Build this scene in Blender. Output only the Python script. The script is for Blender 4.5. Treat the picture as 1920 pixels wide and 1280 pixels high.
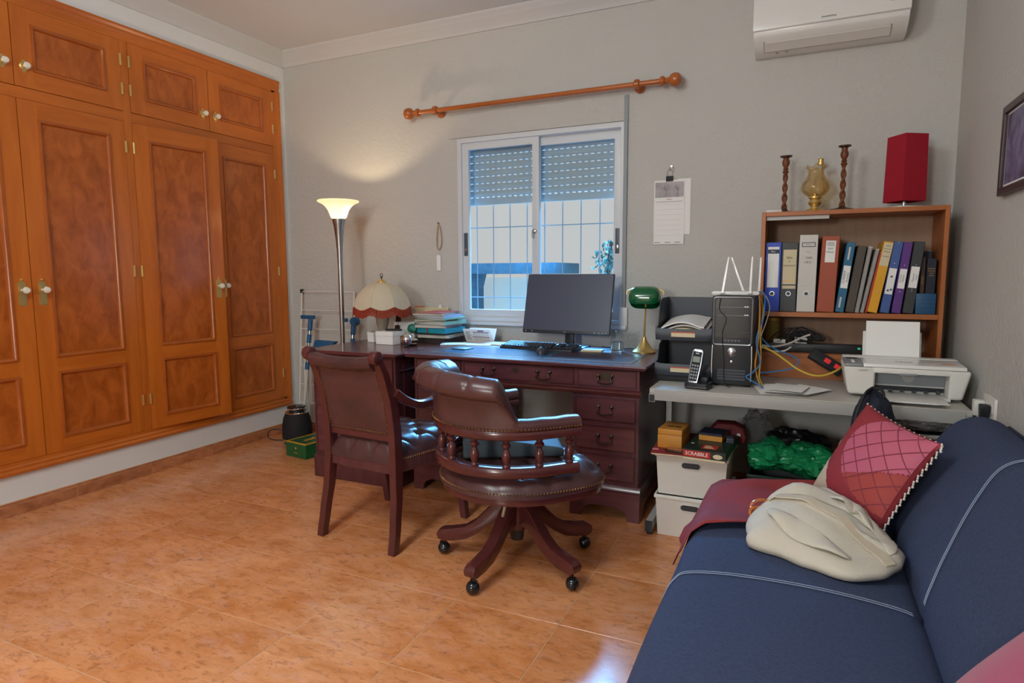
import bpy, bmesh, math, random
from mathutils import Vector, Matrix, Euler
PI = math.pi
random.seed(7)
for o in list(bpy.data.objects):
    bpy.data.objects.remove(o, do_unlink=True)
sc = bpy.context.scene
col = sc.collection

# ------------------------------------------------------------------ camera
cam_d = bpy.data.cameras.new('camera')
cam = bpy.data.objects.new('camera', cam_d)
col.objects.link(cam)
YAW, PITCH, ROLL = math.radians(24.62), math.radians(6.20), math.radians(-0.25)
fwd = Vector((-math.sin(YAW)*math.cos(PITCH), math.cos(YAW)*math.cos(PITCH), -math.sin(PITCH)))
rgt = Vector((math.cos(YAW), math.sin(YAW), 0))
upv = rgt.cross(fwd)
r2 = math.cos(ROLL)*rgt + math.sin(ROLL)*upv
u2 = -math.sin(ROLL)*rgt + math.cos(ROLL)*upv
cam.matrix_world = Matrix(((r2.x, u2.x, -fwd.x, 0), (r2.y, u2.y, -fwd.y, 0), (r2.z, u2.z, -fwd.z, 1.2), (0, 0, 0, 1)))
cam_d.sensor_width = 36.0
cam_d.lens = 1178.145*36.0/1920.0
cam_d.clip_start = 0.05
cam_d.clip_end = 200
sc.camera = cam

# ------------------------------------------------------------------ sky, daylight, exposure
world = bpy.data.worlds.new('sky')
sc.world = world
world.use_nodes = True
bg = world.node_tree.nodes['Background']
bg.inputs['Color'].default_value = (0.98, 0.94, 0.93, 1)
bg.inputs['Strength'].default_value = 0.73

def area_light(name, loc, target, sx, sy, power, color):
    d = bpy.data.lights.new(name, 'AREA')
    d.shape = 'RECTANGLE'
    d.size, d.size_y = sx, sy
    d.energy = power
    d.color = color
    o = bpy.data.objects.new(name, d)
    col.objects.link(o)
    o.location = loc
    o.rotation_euler = (Vector(target)-Vector(loc)).to_track_quat('-Z', 'Y').to_euler()
    return o

# open sky high outside: daylight that falls in through the lower, unshuttered half of the window
area_light('window_daylight', (-2.2, 7.0, 3.6), (-1.45, 3.5, 1.1), 3.2, 1.4, 2200, (0.15, 0.50, 1.0))

vs = sc.view_settings
vs.view_transform = 'Standard'
vs.look = 'None'
vs.exposure = -0.18
vs.gamma = 1.0
vs.use_curve_mapping = False

# ------------------------------------------------------------------ materials
def lin(h):
    if isinstance(h, str):
        h = h.lstrip('#')
        c = [int(h[i:i+2], 16)/255 for i in (0, 2, 4)]
        return tuple((x/12.92 if x <= 0.04045 else ((x+0.055)/1.055)**2.4) for x in c)
    return tuple(h)

MATS = {}
def mat(name, color, rough=0.5, metal=0.0, var=0.0, vscale=8.0, stretch=(1, 1, 1), color2=None, bump=0.0, bscale=60.0,
        coat=0.0, spec=0.5, trans=0.0, emit=None, estr=0.0, rand=0.0, ior=1.45, alpha=1.0, detail=4.0, sheen=0.0, subs=0.0, distort=0.0):
    """procedural material: base colour mixed with a second colour through noise, noise bump, optional per object variation"""
    if name in MATS:
        return MATS[name]
    m = bpy.data.materials.new(name)
    m.use_nodes = True
    nt = m.node_tree
    N, L = nt.nodes, nt.links
    b = N['Principled BSDF']
    c1 = lin(color)
    b.inputs['Base Color'].default_value = (*c1, 1)
    b.inputs['Roughness'].default_value = rough
    b.inputs['Metallic'].default_value = metal
    b.inputs['Coat Weight'].default_value = coat
    b.inputs['Coat Roughness'].default_value = 0.12
    b.inputs['Specular IOR Level'].default_value = spec
    b.inputs['Transmission Weight'].default_value = trans
    b.inputs['IOR'].default_value = ior
    b.inputs['Alpha'].default_value = alpha
    b.inputs['Sheen Weight'].default_value = sheen
    if subs:
        b.inputs['Subsurface Weight'].default_value = subs
        b.inputs['Subsurface Radius'].default_value = (0.02, 0.02, 0.02)
    if emit is not None:
        b.inputs['Emission Color'].default_value = (*lin(emit), 1)
        b.inputs['Emission Strength'].default_value = estr
    vec = None
    if var > 0 or bump > 0 or rand > 0:
        tc = N.new('ShaderNodeTexCoord')
        vec = tc.outputs['Object']
        oi = N.new('ShaderNodeObjectInfo')
        add = N.new('ShaderNodeVectorMath'); add.operation = 'MULTIPLY_ADD'
        comb = N.new('ShaderNodeCombineXYZ')
        for k in range(3):
            L.new(oi.outputs['Random'], comb.inputs[k])
        add.inputs[1].default_value = (17.0, 23.0, 31.0)
        L.new(comb.outputs[0], add.inputs[0])
        L.new(vec, add.inputs[2])
        vec = add.outputs[0]
    if var > 0:
        c2 = lin(color2) if color2 is not None else tuple(x*0.55 for x in c1)
        mp = N.new('ShaderNodeMapping')
        mp.inputs['Scale'].default_value = stretch
        L.new(vec, mp.inputs['Vector'])
        nz = N.new('ShaderNodeTexNoise')
        nz.inputs['Scale'].default_value = vscale
        nz.inputs['Detail'].default_value = detail
        nz.inputs['Roughness'].default_value = 0.6
        nz.inputs['Distortion'].default_value = distort
        L.new(mp.outputs[0], nz.inputs['Vector'])
        rp = N.new('ShaderNodeMapRange')
        rp.inputs['From Min'].default_value = 0.35
        rp.inputs['From Max'].default_value = 0.68
        rp.inputs['To Max'].default_value = var
        L.new(nz.outputs['Fac'], rp.inputs['Value'])
        mx = N.new('ShaderNodeMix'); mx.data_type = 'RGBA'
        mx.inputs['A'].default_value = (*c1, 1)
        mx.inputs['B'].default_value = (*c2, 1)
        L.new(rp.outputs[0], mx.inputs['Factor'])
        last = mx.outputs['Result']
        if rand > 0:
            hs = N.new('ShaderNodeHueSaturation')
            mr = N.new('ShaderNodeMapRange')
            mr.inputs['To Min'].default_value = 1-rand
            mr.inputs['To Max'].default_value = 1+rand
            L.new(oi.outputs['Random'], mr.inputs['Value'])
            L.new(mr.outputs[0], hs.inputs['Value'])
            L.new(last, hs.inputs['Color'])
            last = hs.outputs['Color']
        L.new(last, b.inputs['Base Color'])
    if bump > 0:
        n2 = N.new('ShaderNodeTexNoise')
        n2.inputs['Scale'].default_value = bscale
        n2.inputs['Detail'].default_value = 3
        L.new(vec, n2.inputs['Vector'])
        bp = N.new('ShaderNodeBump')
        bp.inputs['Strength'].default_value = bump
        bp.inputs['Distance'].default_value = 0.01
        L.new(n2.outputs['Fac'], bp.inputs['Height'])
        L.new(bp.outputs[0], b.inputs['Normal'])
    MATS[name] = m
    return m

M = {}
M['wall'] = mat('wall_plaster', '#C4C2BC', 0.85, bump=0.5, bscale=55, var=0.25, vscale=1.5, color2='#BDBAB3')
M['wall_plain'] = mat('wall_smooth', '#DEDEDC', 0.8, bump=0.1, bscale=40)
M['ceiling'] = mat('ceiling_paint', '#D3D6D8', 0.9)
M['cornice'] = mat('cornice_plaster', '#C9C9C8', 0.75)
M['grout'] = mat('grout', '#D6AC85', 0.8, var=0.4, vscale=9, color2='#B98A62')
def tile_material():
    """rustic terracotta stoneware: broad clouds, fine dark flecks and pale veins, shifted from tile to tile"""
    m = bpy.data.materials.new('floor_tile'); m.use_nodes = True
    nt = m.node_tree; N, L = nt.nodes, nt.links
    b = N['Principled BSDF']
    tc = N.new('ShaderNodeTexCoord'); oi = N.new('ShaderNodeObjectInfo')
    comb = N.new('ShaderNodeCombineXYZ'); add = N.new('ShaderNodeVectorMath'); add.operation = 'MULTIPLY_ADD'
    for k in range(3): L.new(oi.outputs['Random'], comb.inputs[k])
    add.inputs[1].default_value = (17, 23, 31)
    L.new(comb.outputs[0], add.inputs[0]); L.new(tc.outputs['Object'], add.inputs[2])
    mp = N.new('ShaderNodeMapping'); mp.inputs['Rotation'].default_value = (0, 0, 0.5); mp.inputs['Scale'].default_value = (0.8, 1.7, 1)
    L.new(add.outputs[0], mp.inputs['Vector'])
    def nz(scale, detail, dist, lo, hi, vec=mp.outputs[0]):
        n = N.new('ShaderNodeTexNoise'); n.inputs['Scale'].default_value = scale; n.inputs['Detail'].default_value = detail; n.inputs['Distortion'].default_value = dist
        n.inputs['Roughness'].default_value = 0.65
        L.new(vec, n.inputs['Vector'])
        r = N.new('ShaderNodeMapRange'); r.inputs['From Min'].default_value = lo; r.inputs['From Max'].default_value = hi
        L.new(n.outputs['Fac'], r.inputs['Value'])
        return r.outputs[0]
    def mix(fac, a_, b_, amt):
        x = N.new('ShaderNodeMix'); x.data_type = 'RGBA'
        mm = N.new('ShaderNodeMath'); mm.operation = 'MULTIPLY'; mm.inputs[1].default_value = amt
        L.new(fac, mm.inputs[0]); L.new(mm.outputs[0], x.inputs['Factor'])
        if isinstance(a_, str): x.inputs['A'].default_value = (*lin(a_), 1)
        else: L.new(a_, x.inputs['A'])
        x.inputs['B'].default_value = (*lin(b_), 1)
        return x.outputs['Result']
    c = mix(nz(6, 6, 0.4, 0.38, 0.66), '#E6A06E', '#CC7E44', 0.9)
    c = mix(nz(11, 5, 0.3, 0.52, 0.72), c, '#DDA288', 0.7)
    c = mix(nz(26, 8, 0.6, 0.52, 0.70), c, '#A4663E', 0.75)
    c = mix(nz(60, 6, 1.2, 0.60, 0.72), c, '#8A5638', 0.65)
    c = mix(nz(34, 6, 1.6, 0.63, 0.74), c, '#E6BE9A', 0.6)
    hs = N.new('ShaderNodeHueSaturation'); mr = N.new('ShaderNodeMapRange')
    mr.inputs['To Min'].default_value = 0.93; mr.inputs['To Max'].default_value = 1.06
    L.new(oi.outputs['Random'], mr.inputs['Value']); L.new(mr.outputs[0], hs.inputs['Value']); L.new(c, hs.inputs['Color'])
    L.new(hs.outputs['Color'], b.inputs['Base Color'])
    b.inputs['Roughness'].default_value = 0.21
    b.inputs['Specular IOR Level'].default_value = 0.45
    bp = N.new('ShaderNodeBump'); bp.inputs['Strength'].default_value = 0.05; bp.inputs['Distance'].default_value = 0.01
    L.new(nz(28, 4, 0.5, 0.0, 1.0), bp.inputs['Height']); L.new(bp.outputs[0], b.inputs['Normal'])
    MATS['floor_tile'] = m
    return m
M['tile'] = tile_material()
M['basetile'] = mat('skirting_tile', '#C5835A', 0.38, var=0.9, vscale=14, color2='#945636', stretch=(1, 1, 2), rand=0.08, detail=8)
M['wood'] = mat('honey_wood', '#C86E26', 0.24, var=0.55, vscale=5, color2='#A85416', stretch=(3, 3, 0.35), coat=0.12, distort=0.6)
M['wood_h'] = mat('honey_wood_cross', '#C66C25', 0.24, var=0.55, vscale=5, color2='#A65215', stretch=(3, 0.35, 3), coat=0.12, distort=0.6)
M['burl'] = mat('burl_panel_wood', '#BC6526', 0.20, var=0.85, vscale=7, color2='#8E4415', stretch=(2.0, 2.0, 1.1), coat=0.15, detail=10, distort=0.7)
M['moulding'] = mat('dark_honey_moulding', '#B05C22', 0.25, var=0.4, vscale=8, color2='#8C4216', coat=0.3)
M['brass'] = mat('brass', '#DDC07A', 0.38, metal=0.85)
M['brass_old'] = mat('aged_brass', '#54473C', 0.42, metal=1.0, var=0.5, vscale=30, color2='#2E2724')
M['glassknob'] = mat('knob_crystal', '#E9E4D5', 0.08, spec=0.8, coat=0.5)
M['rodwood'] = mat('orange_pine', '#B9662B', 0.3, var=0.5, vscale=6, color2='#93481A', stretch=(0.4, 4, 4), coat=0.2)
M['alu'] = mat('white_aluminium', '#D3D6D8', 0.35, spec=0.5)
M['alu_grey'] = mat('grey_lock', '#4A5560', 0.4)
M['shutter'] = mat('shutter_slat', '#B4BABE', 0.55)
def clear_glass(name, tint, gloss, rough=0.02):
    """thin clear glass: lets light straight through, with a weak mirror reflection"""
    m = bpy.data.materials.new(name); m.use_nodes = True
    nt = m.node_tree; N, L = nt.nodes, nt.links
    N.clear()
    out = N.new('ShaderNodeOutputMaterial'); mx = N.new('ShaderNodeMixShader')
    tr = N.new('ShaderNodeBsdfTransparent'); gl = N.new('ShaderNodeBsdfGlossy'); lw = N.new('ShaderNodeLayerWeight'); mr = N.new('ShaderNodeMapRange')
    tr.inputs['Color'].default_value = (*lin(tint), 1); gl.inputs['Roughness'].default_value = rough
    lw.inputs['Blend'].default_value = 0.25
    mr.inputs['To Min'].default_value = gloss*0.5; mr.inputs['To Max'].default_value = min(1, gloss*6)
    L.new(lw.outputs['Fresnel'], mr.inputs['Value']); L.new(mr.outputs[0], mx.inputs[0])
    L.new(tr.outputs[0], mx.inputs[1]); L.new(gl.outputs[0], mx.inputs[2]); L.new(mx.outputs[0], out.inputs['Surface'])
    MATS[name] = m
    return m
M['glass'] = clear_glass('window_glass', '#F6FBFC', 0.03)
M['mahog'] = mat('mahogany', '#5E3338', 0.26, var=0.6, vscale=6, color2='#3E2228', stretch=(4, 4, 0.6), coat=0.3, distort=0.5)
M['mahog_h'] = mat('mahogany_cross', '#64363A', 0.26, var=0.6, vscale=6, color2='#44252B', stretch=(0.6, 4, 4), coat=0.3, distort=0.5)
M['mahog_red'] = mat('mahogany_red', '#582A29', 0.24, var=0.5, vscale=7, color2='#3C1C1E', coat=0.35)
M['desk_leather'] = mat('desk_leather', '#4A3640', 0.30, bump=0.04, bscale=160, var=0.3, vscale=6, color2='#2A2028')
M['gold_line'] = mat('gilt_tooling', '#9C7A45', 0.4, metal=0.6)
M['oxblood'] = mat('oxblood_leather', '#583838', 0.30, var=0.7, vscale=4, color2='#3A2728', bump=0.05, bscale=140, spec=0.6)
M['oxblood_red'] = mat('red_worn_leather', '#5C3838', 0.32, var=0.9, vscale=5, color2='#3F2A2B', bump=0.05, bscale=140, spec=0.6)
M['button'] = mat('leather_button', '#3A1B18', 0.4)
M['nail'] = mat('nail_brass', '#A58A58', 0.3, metal=1.0)
M['black'] = mat('black_plastic', '#24262B', 0.4)
M['black_matt'] = mat('black_matt', '#202024', 0.65)
M['black_gloss'] = mat('black_gloss', '#1C1D22', 0.12, coat=0.4)
M['dgrey'] = mat('dark_grey_plastic', '#3A4049', 0.45)
M['grey'] = mat('grey_plastic', '#8C9094', 0.45)
M['silver'] = mat('silver_metal', '#B8BCC2', 0.25, metal=1.0)
M['chrome'] = mat('chrome', '#E4E6EA', 0.04, metal=1.0)
M['steel'] = mat('brushed_steel', '#A9A8A6', 0.3, metal=1.0)
M['white'] = mat('white_plastic', '#E2DFD8', 0.4)
M['white_gloss'] = mat('white_gloss_plastic', '#E6E4DF', 0.22)
M['paper'] = mat('paper', '#EFEDE9', 0.8)
M['paper_grey'] = mat('paper_grey', '#C9C7C3', 0.8)
M['ink'] = mat('ink', '#2B2B30', 0.7)
M['ink_grey'] = mat('ink_grey', '#8B8B92', 0.7)
M['table_grey'] = mat('table_laminate', '#B9B4AC', 0.45, var=0.2, vscale=6, color2='#A8A39B')
M['table_metal'] = mat('table_metal', '#A8A6A2', 0.4)
M['denim'] = mat('denim', '#434C66', 0.95, var=0.6, vscale=140, color2='#30384F', bump=0.3, bscale=420, spec=0.2)
M['stitch'] = mat('white_stitch', '#98A4B8', 0.8)
M['green_glass'] = mat('green_glass', '#0B6B3C', 0.06, trans=0.25, coat=0.6, ior=1.5)
M['red_fabric'] = mat('red_lampshade', '#A01028', 0.8, bump=0.05, bscale=300)
M['amber'] = clear_glass('amber_glass', '#FCF4E2', 0.05)
M['bookwood'] = mat('bookcase_wood', '#B36A38', 0.4, var=0.5, vscale=6, color2='#8F4F26', stretch=(0.5, 3, 3))
M['bookwood_v'] = mat('bookcase_wood_upright', '#B36A38', 0.4, var=0.5, vscale=6, color2='#8F4F26', stretch=(3, 3, 0.5))
M['bookback'] = mat('bookcase_back', '#A8876E', 0.6, var=0.4, vscale=8, color2='#8A6852', stretch=(4, 1, 0.4))
M['barley'] = mat('barley_wood', '#7A4426', 0.4, var=0.6, vscale=12, color2='#55301C')
M['darkwood'] = mat('dark_wood', '#4A2A1C', 0.4, var=0.5, vscale=12, color2='#33200F')

# ------------------------------------------------------------------ mesh helpers
class MB:
    """collects shapes; build() links them as ONE mesh object"""
    def __init__(self):
        self.v, self.f = [], []
    def add(self, vs_, fs_):
        n = len(self.v)
        self.v += [tuple(p) for p in vs_]
        self.f += [tuple(i+n for i in q) for q in fs_]
        return self
    def box(self, x0, x1, y0, y1, z0, z1):
        return self.add([(x0, y0, z0), (x1, y0, z0), (x1, y1, z0), (x0, y1, z0), (x0, y0, z1), (x1, y0, z1), (x1, y1, z1), (x0, y1, z1)],
                        [(0, 3, 2, 1), (4, 5, 6, 7), (0, 1, 5, 4), (1, 2, 6, 5), (2, 3, 7, 6), (3, 0, 4, 7)])
    def cbox(self, c, s, rot=None):
        m = MB().box(-s[0]/2, s[0]/2, -s[1]/2, s[1]/2, -s[2]/2, s[2]/2)
        R = Euler(rot).to_matrix() if rot else Matrix.Identity(3)
        return self.add([R @ Vector(p)+Vector(c) for p in m.v], m.f)
    def taper(self, x0, x1, y0, y1, z0, z1, dx, dy):
        """box whose bottom is smaller by dx, dy on every side"""
        return self.add([(x0+dx, y0+dy, z0), (x1-dx, y0+dy, z0), (x1-dx, y1-dy, z0), (x0+dx, y1-dy, z0), (x0, y0, z1), (x1, y0, z1), (x1, y1, z1), (x0, y1, z1)],
                        [(0, 3, 2, 1), (4, 5, 6, 7), (0, 1, 5, 4), (1, 2, 6, 5), (2, 3, 7, 6), (3, 0, 4, 7)])
    def prism(self, pts, axis, a0, a1):
        """polygon of 2D points extruded along axis; x: (y,z), y: (x,z), z: (x,y)"""
        def to(p, a):
            return {'x': (a, p[0], p[1]), 'y': (p[0], a, p[1]), 'z': (p[0], p[1], a)}[axis]
        n = len(pts)
        vs_ = [to(p, a0) for p in pts]+[to(p, a1) for p in pts]
        fs_ = [tuple(range(n))[::-1], tuple(range(n, 2*n))]+[(i, (i+1) % n, n+(i+1) % n, n+i) for i in range(n)]
        return self.add(vs_, fs_)
    def lathe(self, prof, n=24, c=(0, 0, 0), axis='z', caps=True):
        vs_, fs_ = [], []
        for r, z in prof:
            for k in range(n):
                a = 2*PI*k/n
                p = (r*math.cos(a), r*math.sin(a), z)
                if axis == 'x': p = (p[2], p[0], p[1])
                if axis == 'y': p = (p[1], p[2], p[0])
                vs_.append((p[0]+c[0], p[1]+c[1], p[2]+c[2]))
        for i in range(len(prof)-1):
            for k in range(n):
                k2 = (k+1) % n
                fs_.append((i*n+k, i*n+k2, (i+1)*n+k2, (i+1)*n+k))
        if caps:
            fs_.append(tuple(range(n))[::-1])
            fs_.append(tuple(range((len(prof)-1)*n, len(prof)*n)))
        return self.add(vs_, fs_)
    def tube(self, pts, r, n=8, closed=False, sec=None):
        """round (or sec: list of 2D) section swept along a path"""
        P = [Vector(p) for p in pts]
        m = len(P)
        rr = r if isinstance(r, (list, tuple)) else [r]*m
        T = []
        for i in range(m):
            a = P[(i-1) % m] if (closed or i > 0) else P[i]
            b = P[(i+1) % m] if (closed or i < m-1) else P[i]
            t = b-a
            T.append(t.normalized() if t.length > 1e-9 else Vector((0, 0, 1)))
        up = Vector((0, 0, 1)) if abs(T[0].z) < 0.9 else Vector((1, 0, 0))
        nrm = (up-T[0]*up.dot(T[0])).normalized()
        vs_, fs_ = [], []
        for i in range(m):
            nrm = nrm-T[i]*nrm.dot(T[i])
            nrm = nrm.normalized() if nrm.length > 1e-9 else T[i].orthogonal().normalized()
            bn = T[i].cross(nrm)
            if sec:
                for (u, w) in sec:
                    vs_.append(P[i]+nrm*(w*rr[i])+bn*(u*rr[i]))
            else:
                for k in range(n):
                    a = 2*PI*k/n
                    vs_.append(P[i]+nrm*(rr[i]*math.cos(a))+bn*(rr[i]*math.sin(a)))
        if sec: n = len(sec)
        for i in range(m if closed else m-1):
            j = (i+1) % m
            for k in range(n):
                k2 = (k+1) % n
                fs_.append((i*n+k, i*n+k2, j*n+k2, j*n+k))
        if not closed:
            fs_.append(tuple(range(n))[::-1])
            fs_.append(tuple(range((m-1)*n, m*n)))
        return self.add(vs_, fs_)
    def grid(self, fn, nu, nv, wu=False, wv=False):
        vs_, fs_ = [], []
        cu, cv = (nu if wu else nu+1), (nv if wv else nv+1)
        for i in range(cu):
            for j in range(cv):
                vs_.append(fn(i/nu, j/nv))
        for i in range(nu):
            for j in range(nv):
                i2, j2 = (i+1) % cu, (j+1) % cv
                fs_.append((i*cv+j, i2*cv+j, i2*cv+j2, i*cv+j2))
        return self.add(vs_, fs_)
    def ball(self, c, r, nu=14, nv=9):
        r = r if isinstance(r, (tuple, list)) else (r, r, r)
        prof = []
        vs_, fs_ = [], []
        for j in range(nv+1):
            t = PI*j/nv
            s = max(math.sin(t), 1e-3)
            for k in range(nu):
                a = 2*PI*k/nu
                vs_.append((c[0]+r[0]*s*math.cos(a), c[1]+r[1]*s*math.sin(a), c[2]-r[2]*math.cos(t)))
        for j in range(nv):
            for k in range(nu):
                k2 = (k+1) % nu
                fs_.append((j*nu+k, j*nu+k2, (j+1)*nu+k2, (j+1)*nu+k))
        return self.add(vs_, fs_)
    def xform(self, mtx):
        self.v = [tuple(mtx @ Vector(p)) for p in self.v]
        return self
    def merge(self, other, mtx=None):
        vs_ = [mtx @ Vector(p) for p in other.v] if mtx else other.v
        return self.add(vs_, other.f)
    def mesh(self, name, m, smooth=True, bevel=0.0, seg=2, ang=0.6, fixn=True):
        me = bpy.data.meshes.new(name)
        me.from_pydata(self.v, [], self.f)
        bm = bmesh.new(); bm.from_mesh(me)
        bmesh.ops.remove_doubles(bm, verts=bm.verts, dist=1e-6)
        if fixn:
            bmesh.ops.recalc_face_normals(bm, faces=bm.faces)
        if bevel > 0:
            ed = [e for e in bm.edges if len(e.link_faces) == 2 and e.calc_face_angle(0) > 0.5]
            bmesh.ops.bevel(bm, geom=ed, offset=bevel, segments=seg, profile=0.6, affect='EDGES', clamp_overlap=True)
        for fc in bm.faces: fc.smooth = smooth
        if smooth:
            for e in bm.edges:
                if len(e.link_faces) == 2 and e.calc_face_angle(0) > ang: e.smooth = False
        bm.to_mesh(me); bm.free()
        if m: me.materials.append(M[m] if isinstance(m, str) else m)
        return me
    def build(self, name, m, parent=None, loc=(0, 0, 0), rot=(0, 0, 0), **kw):
        return link(name, self.mesh(name, m, **kw), parent, loc, rot)

def link(name, me, parent=None, loc=(0, 0, 0), rot=(0, 0, 0)):
    o = bpy.data.objects.new(name, me)
    col.objects.link(o)
    o.location = loc
    o.rotation_euler = rot
    if parent: o.parent = parent
    return o

def thing(name, label, cat, loc=(0, 0, 0), rotz=0.0, group=None):
    o = bpy.data.objects.new(name, None)
    o.empty_display_size = 0.05
    col.objects.link(o)
    o.location = loc
    o.rotation_euler = (0, 0, rotz)
    o['label'] = label; o['category'] = cat
    if group: o['group'] = group
    return o

def tag(o, label, cat, group=None):
    o['label'] = label; o['category'] = cat
    if group: o['group'] = group
    return o

def struct(o):
    o['kind'] = 'structure'
    return o

def text(s, size, m, parent, loc, rot, name='lettering', ext=0.0006, align='CENTER', sx=1.0):
    c = bpy.data.curves.new(name, 'FONT')
    c.body = s; c.size = size; c.align_x = align; c.align_y = 'CENTER'; c.extrude = ext
    c.resolution_u = 2
    t = bpy.data.objects.new(name, c)
    col.objects.link(t)
    bpy.context.view_layer.update()
    dg = bpy.context.evaluated_depsgraph_get()
    me = bpy.data.meshes.new_from_object(t.evaluated_get(dg))
    bpy.data.objects.remove(t, do_unlink=True)
    me.materials.clear(); me.materials.append(M[m] if isinstance(m, str) else m)
    o = link(name, me, parent, loc, rot)
    o.scale = (sx, 1, 1)
    return o

def lerp(a, b, t): return a+(b-a)*t
def sstep(a, b, x):
    t = min(1, max(0, (x-a)/(b-a)))
    return t*t*(3-2*t)
def bez(p0, p1, p2, p3, n=12):
    out = []
    for i in range(n+1):
        t = i/n; u = 1-t
        out.append(tuple(u*u*u*a+3*u*u*t*b+3*u*t*t*c+t*t*t*d for a, b, c, d in zip(p0, p1, p2, p3)))
    return out
def smooth_path(pts, n=6):
    """Catmull-Rom through points"""
    P = [Vector(p) for p in pts]
    out = []
    for i in range(len(P)-1):
        p0 = P[max(i-1, 0)]; p1 = P[i]; p2 = P[i+1]; p3 = P[min(i+2, len(P)-1)]
        for k in range(n):
            t = k/n
            out.append(0.5*((2*p1)+(p2-p0)*t+(2*p0-5*p1+4*p2-p3)*t*t+(3*p1-p0-3*p2+p3)*t*t*t))
    out.append(P[-1])
    return out
def noise1(x, y, s=0.0):
    return (math.sin(x*1.7+s)+math.sin(y*2.3+s*1.3)+math.sin((x+y)*1.1+2.1*s)+0.6*math.sin(x*4.1-y*3.3+s))/3.6
# ================================================================== the room
XL, XR, YB, YR, ZC = -3.545, 0.652, 3.69, -1.7, 2.80
DX0_, DX1_ = -1.55, -0.55      # made-up doorway in the rear wall, lets the hall fill light in
WX0, WX1, WZ0, WZ1 = -2.075, -0.955, 0.885, 2.07      # window opening
VY0, VY1, VZ0, VZ1 = 0.17, 3.62, 0.215, 2.59          # wardrobe opening in the left wall
T = 0.16

# floor: a grout bed that carries every tile
TX, TY, JX, JY = 0.405, 0.42, -0.71, 1.50
fl = struct(MB().box(XL-0.02, XR+0.02, YR-0.02, YB+0.02, -0.05, -0.0012).build('floor', 'grout', smooth=False))
full_tile = MB().box(-TX/2+0.0016, TX/2-0.0016, -TY/2+0.0016, TY/2-0.0016, -0.01, 0.0).mesh('tile', 'tile', smooth=False, bevel=0.0008, seg=1)
for i in range(-9, 6):
    for j in range(-9, 8):
        x0, x1 = JX+i*TX, JX+(i+1)*TX
        y0, y1 = JY+j*TY, JY+(j+1)*TY
        cx0, cx1, cy0, cy1 = max(x0, XL), min(x1, XR), max(y0, YR), min(y1, YB)
        if cx1-cx0 < 0.02 or cy1-cy0 < 0.02: continue
        if (cx0, cx1, cy0, cy1) == (x0, x1, y0, y1):
            link('tile', full_tile, fl, ((x0+x1)/2, (y0+y1)/2, 0))
        else:
            MB().box(cx0+0.0016, cx1-0.0016, cy0+0.0016, cy1-0.0016, -0.01, 0.0).build('tile', 'tile', fl, smooth=False)

struct(MB().box(XL-T, XR+T, YR-T, YB+T, ZC, ZC+0.1).build('ceiling', 'ceiling', smooth=False))
w = MB()
w.box(XL-T, WX0, YB, YB+T, -0.05, ZC); w.box(WX1, XR+T, YB, YB+T, -0.05, ZC)
w.box(WX0, WX1, YB, YB+T, -0.05, WZ0); w.box(WX0, WX1, YB, YB+T, WZ1, ZC)
struct(w.build('wall_back', 'wall', smooth=False))
w = MB()
w.box(XL-0.52, XL, YR-T, YB, -0.05, VZ0); w.box(XL-0.52, XL, YR-T, YB, VZ1, ZC)
w.box(XL-0.52, XL, YR-T, VY0, VZ0, VZ1); w.box(XL-0.52, XL, VY1, YB, VZ0, VZ1)
struct(w.build('wall_left', 'wall_plain', smooth=False))
struct(MB().box(XR, XR+T, YR-T, YB, -0.05, ZC).build('wall_right', 'wall', smooth=False))
w = MB()
w.box(XL, DX0_, YR-T, YR, -0.05, ZC); w.box(DX1_, XR, YR-T, YR, -0.05, ZC); w.box(DX0_, DX1_, YR-T, YR, 2.08, ZC)
struct(w.build('wall_rear', 'wall', smooth=False))
# unseen hallway, made up to hold a fill lamp behind the doorway
HY = YR-T-1.7
struct(MB().box(DX0_-0.9, DX1_+0.9, HY, YR-T, -0.05, -0.001).build('floor_added_hall', 'grout', smooth=False))
struct(MB().box(DX0_-0.9, DX1_+0.9, HY, YR-T, 2.5, 2.6).build('ceiling_added_hall', 'ceiling', smooth=False))
w = MB().box(DX0_-1.0, DX1_+1.0, HY-0.1, HY, -0.05, 2.6)
w.box(DX0_-1.0, DX0_-0.9, HY, YR-T, -0.05, 2.6); w.box(DX1_+0.9, DX1_+1.0, HY, YR-T, -0.05, 2.6)
struct(w.build('wall_added_hall', 'wall', smooth=False))

# cornice
CP = [(0, 2.71), (0.010, 2.71), (0.016, 2.725), (0.024, 2.733), (0.05, 2.762), (0.062, 2.770), (0.066, 2.780), (0.082, 2.786), (0.088, 2.80), (0, 2.80)]
struct(MB().prism([(YB-a, z) for a, z in CP], 'x', XL, XR).build('trim_1', 'cornice', ang=0.9))
struct(MB().prism([(XL+a, z) for a, z in CP], 'y', YR, YB).build('trim_2', 'cornice', ang=0.9))
struct(MB().prism([(XR-a, z) for a, z in CP], 'y', YR, YB).build('trim_3', 'cornice', ang=0.9))

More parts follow.
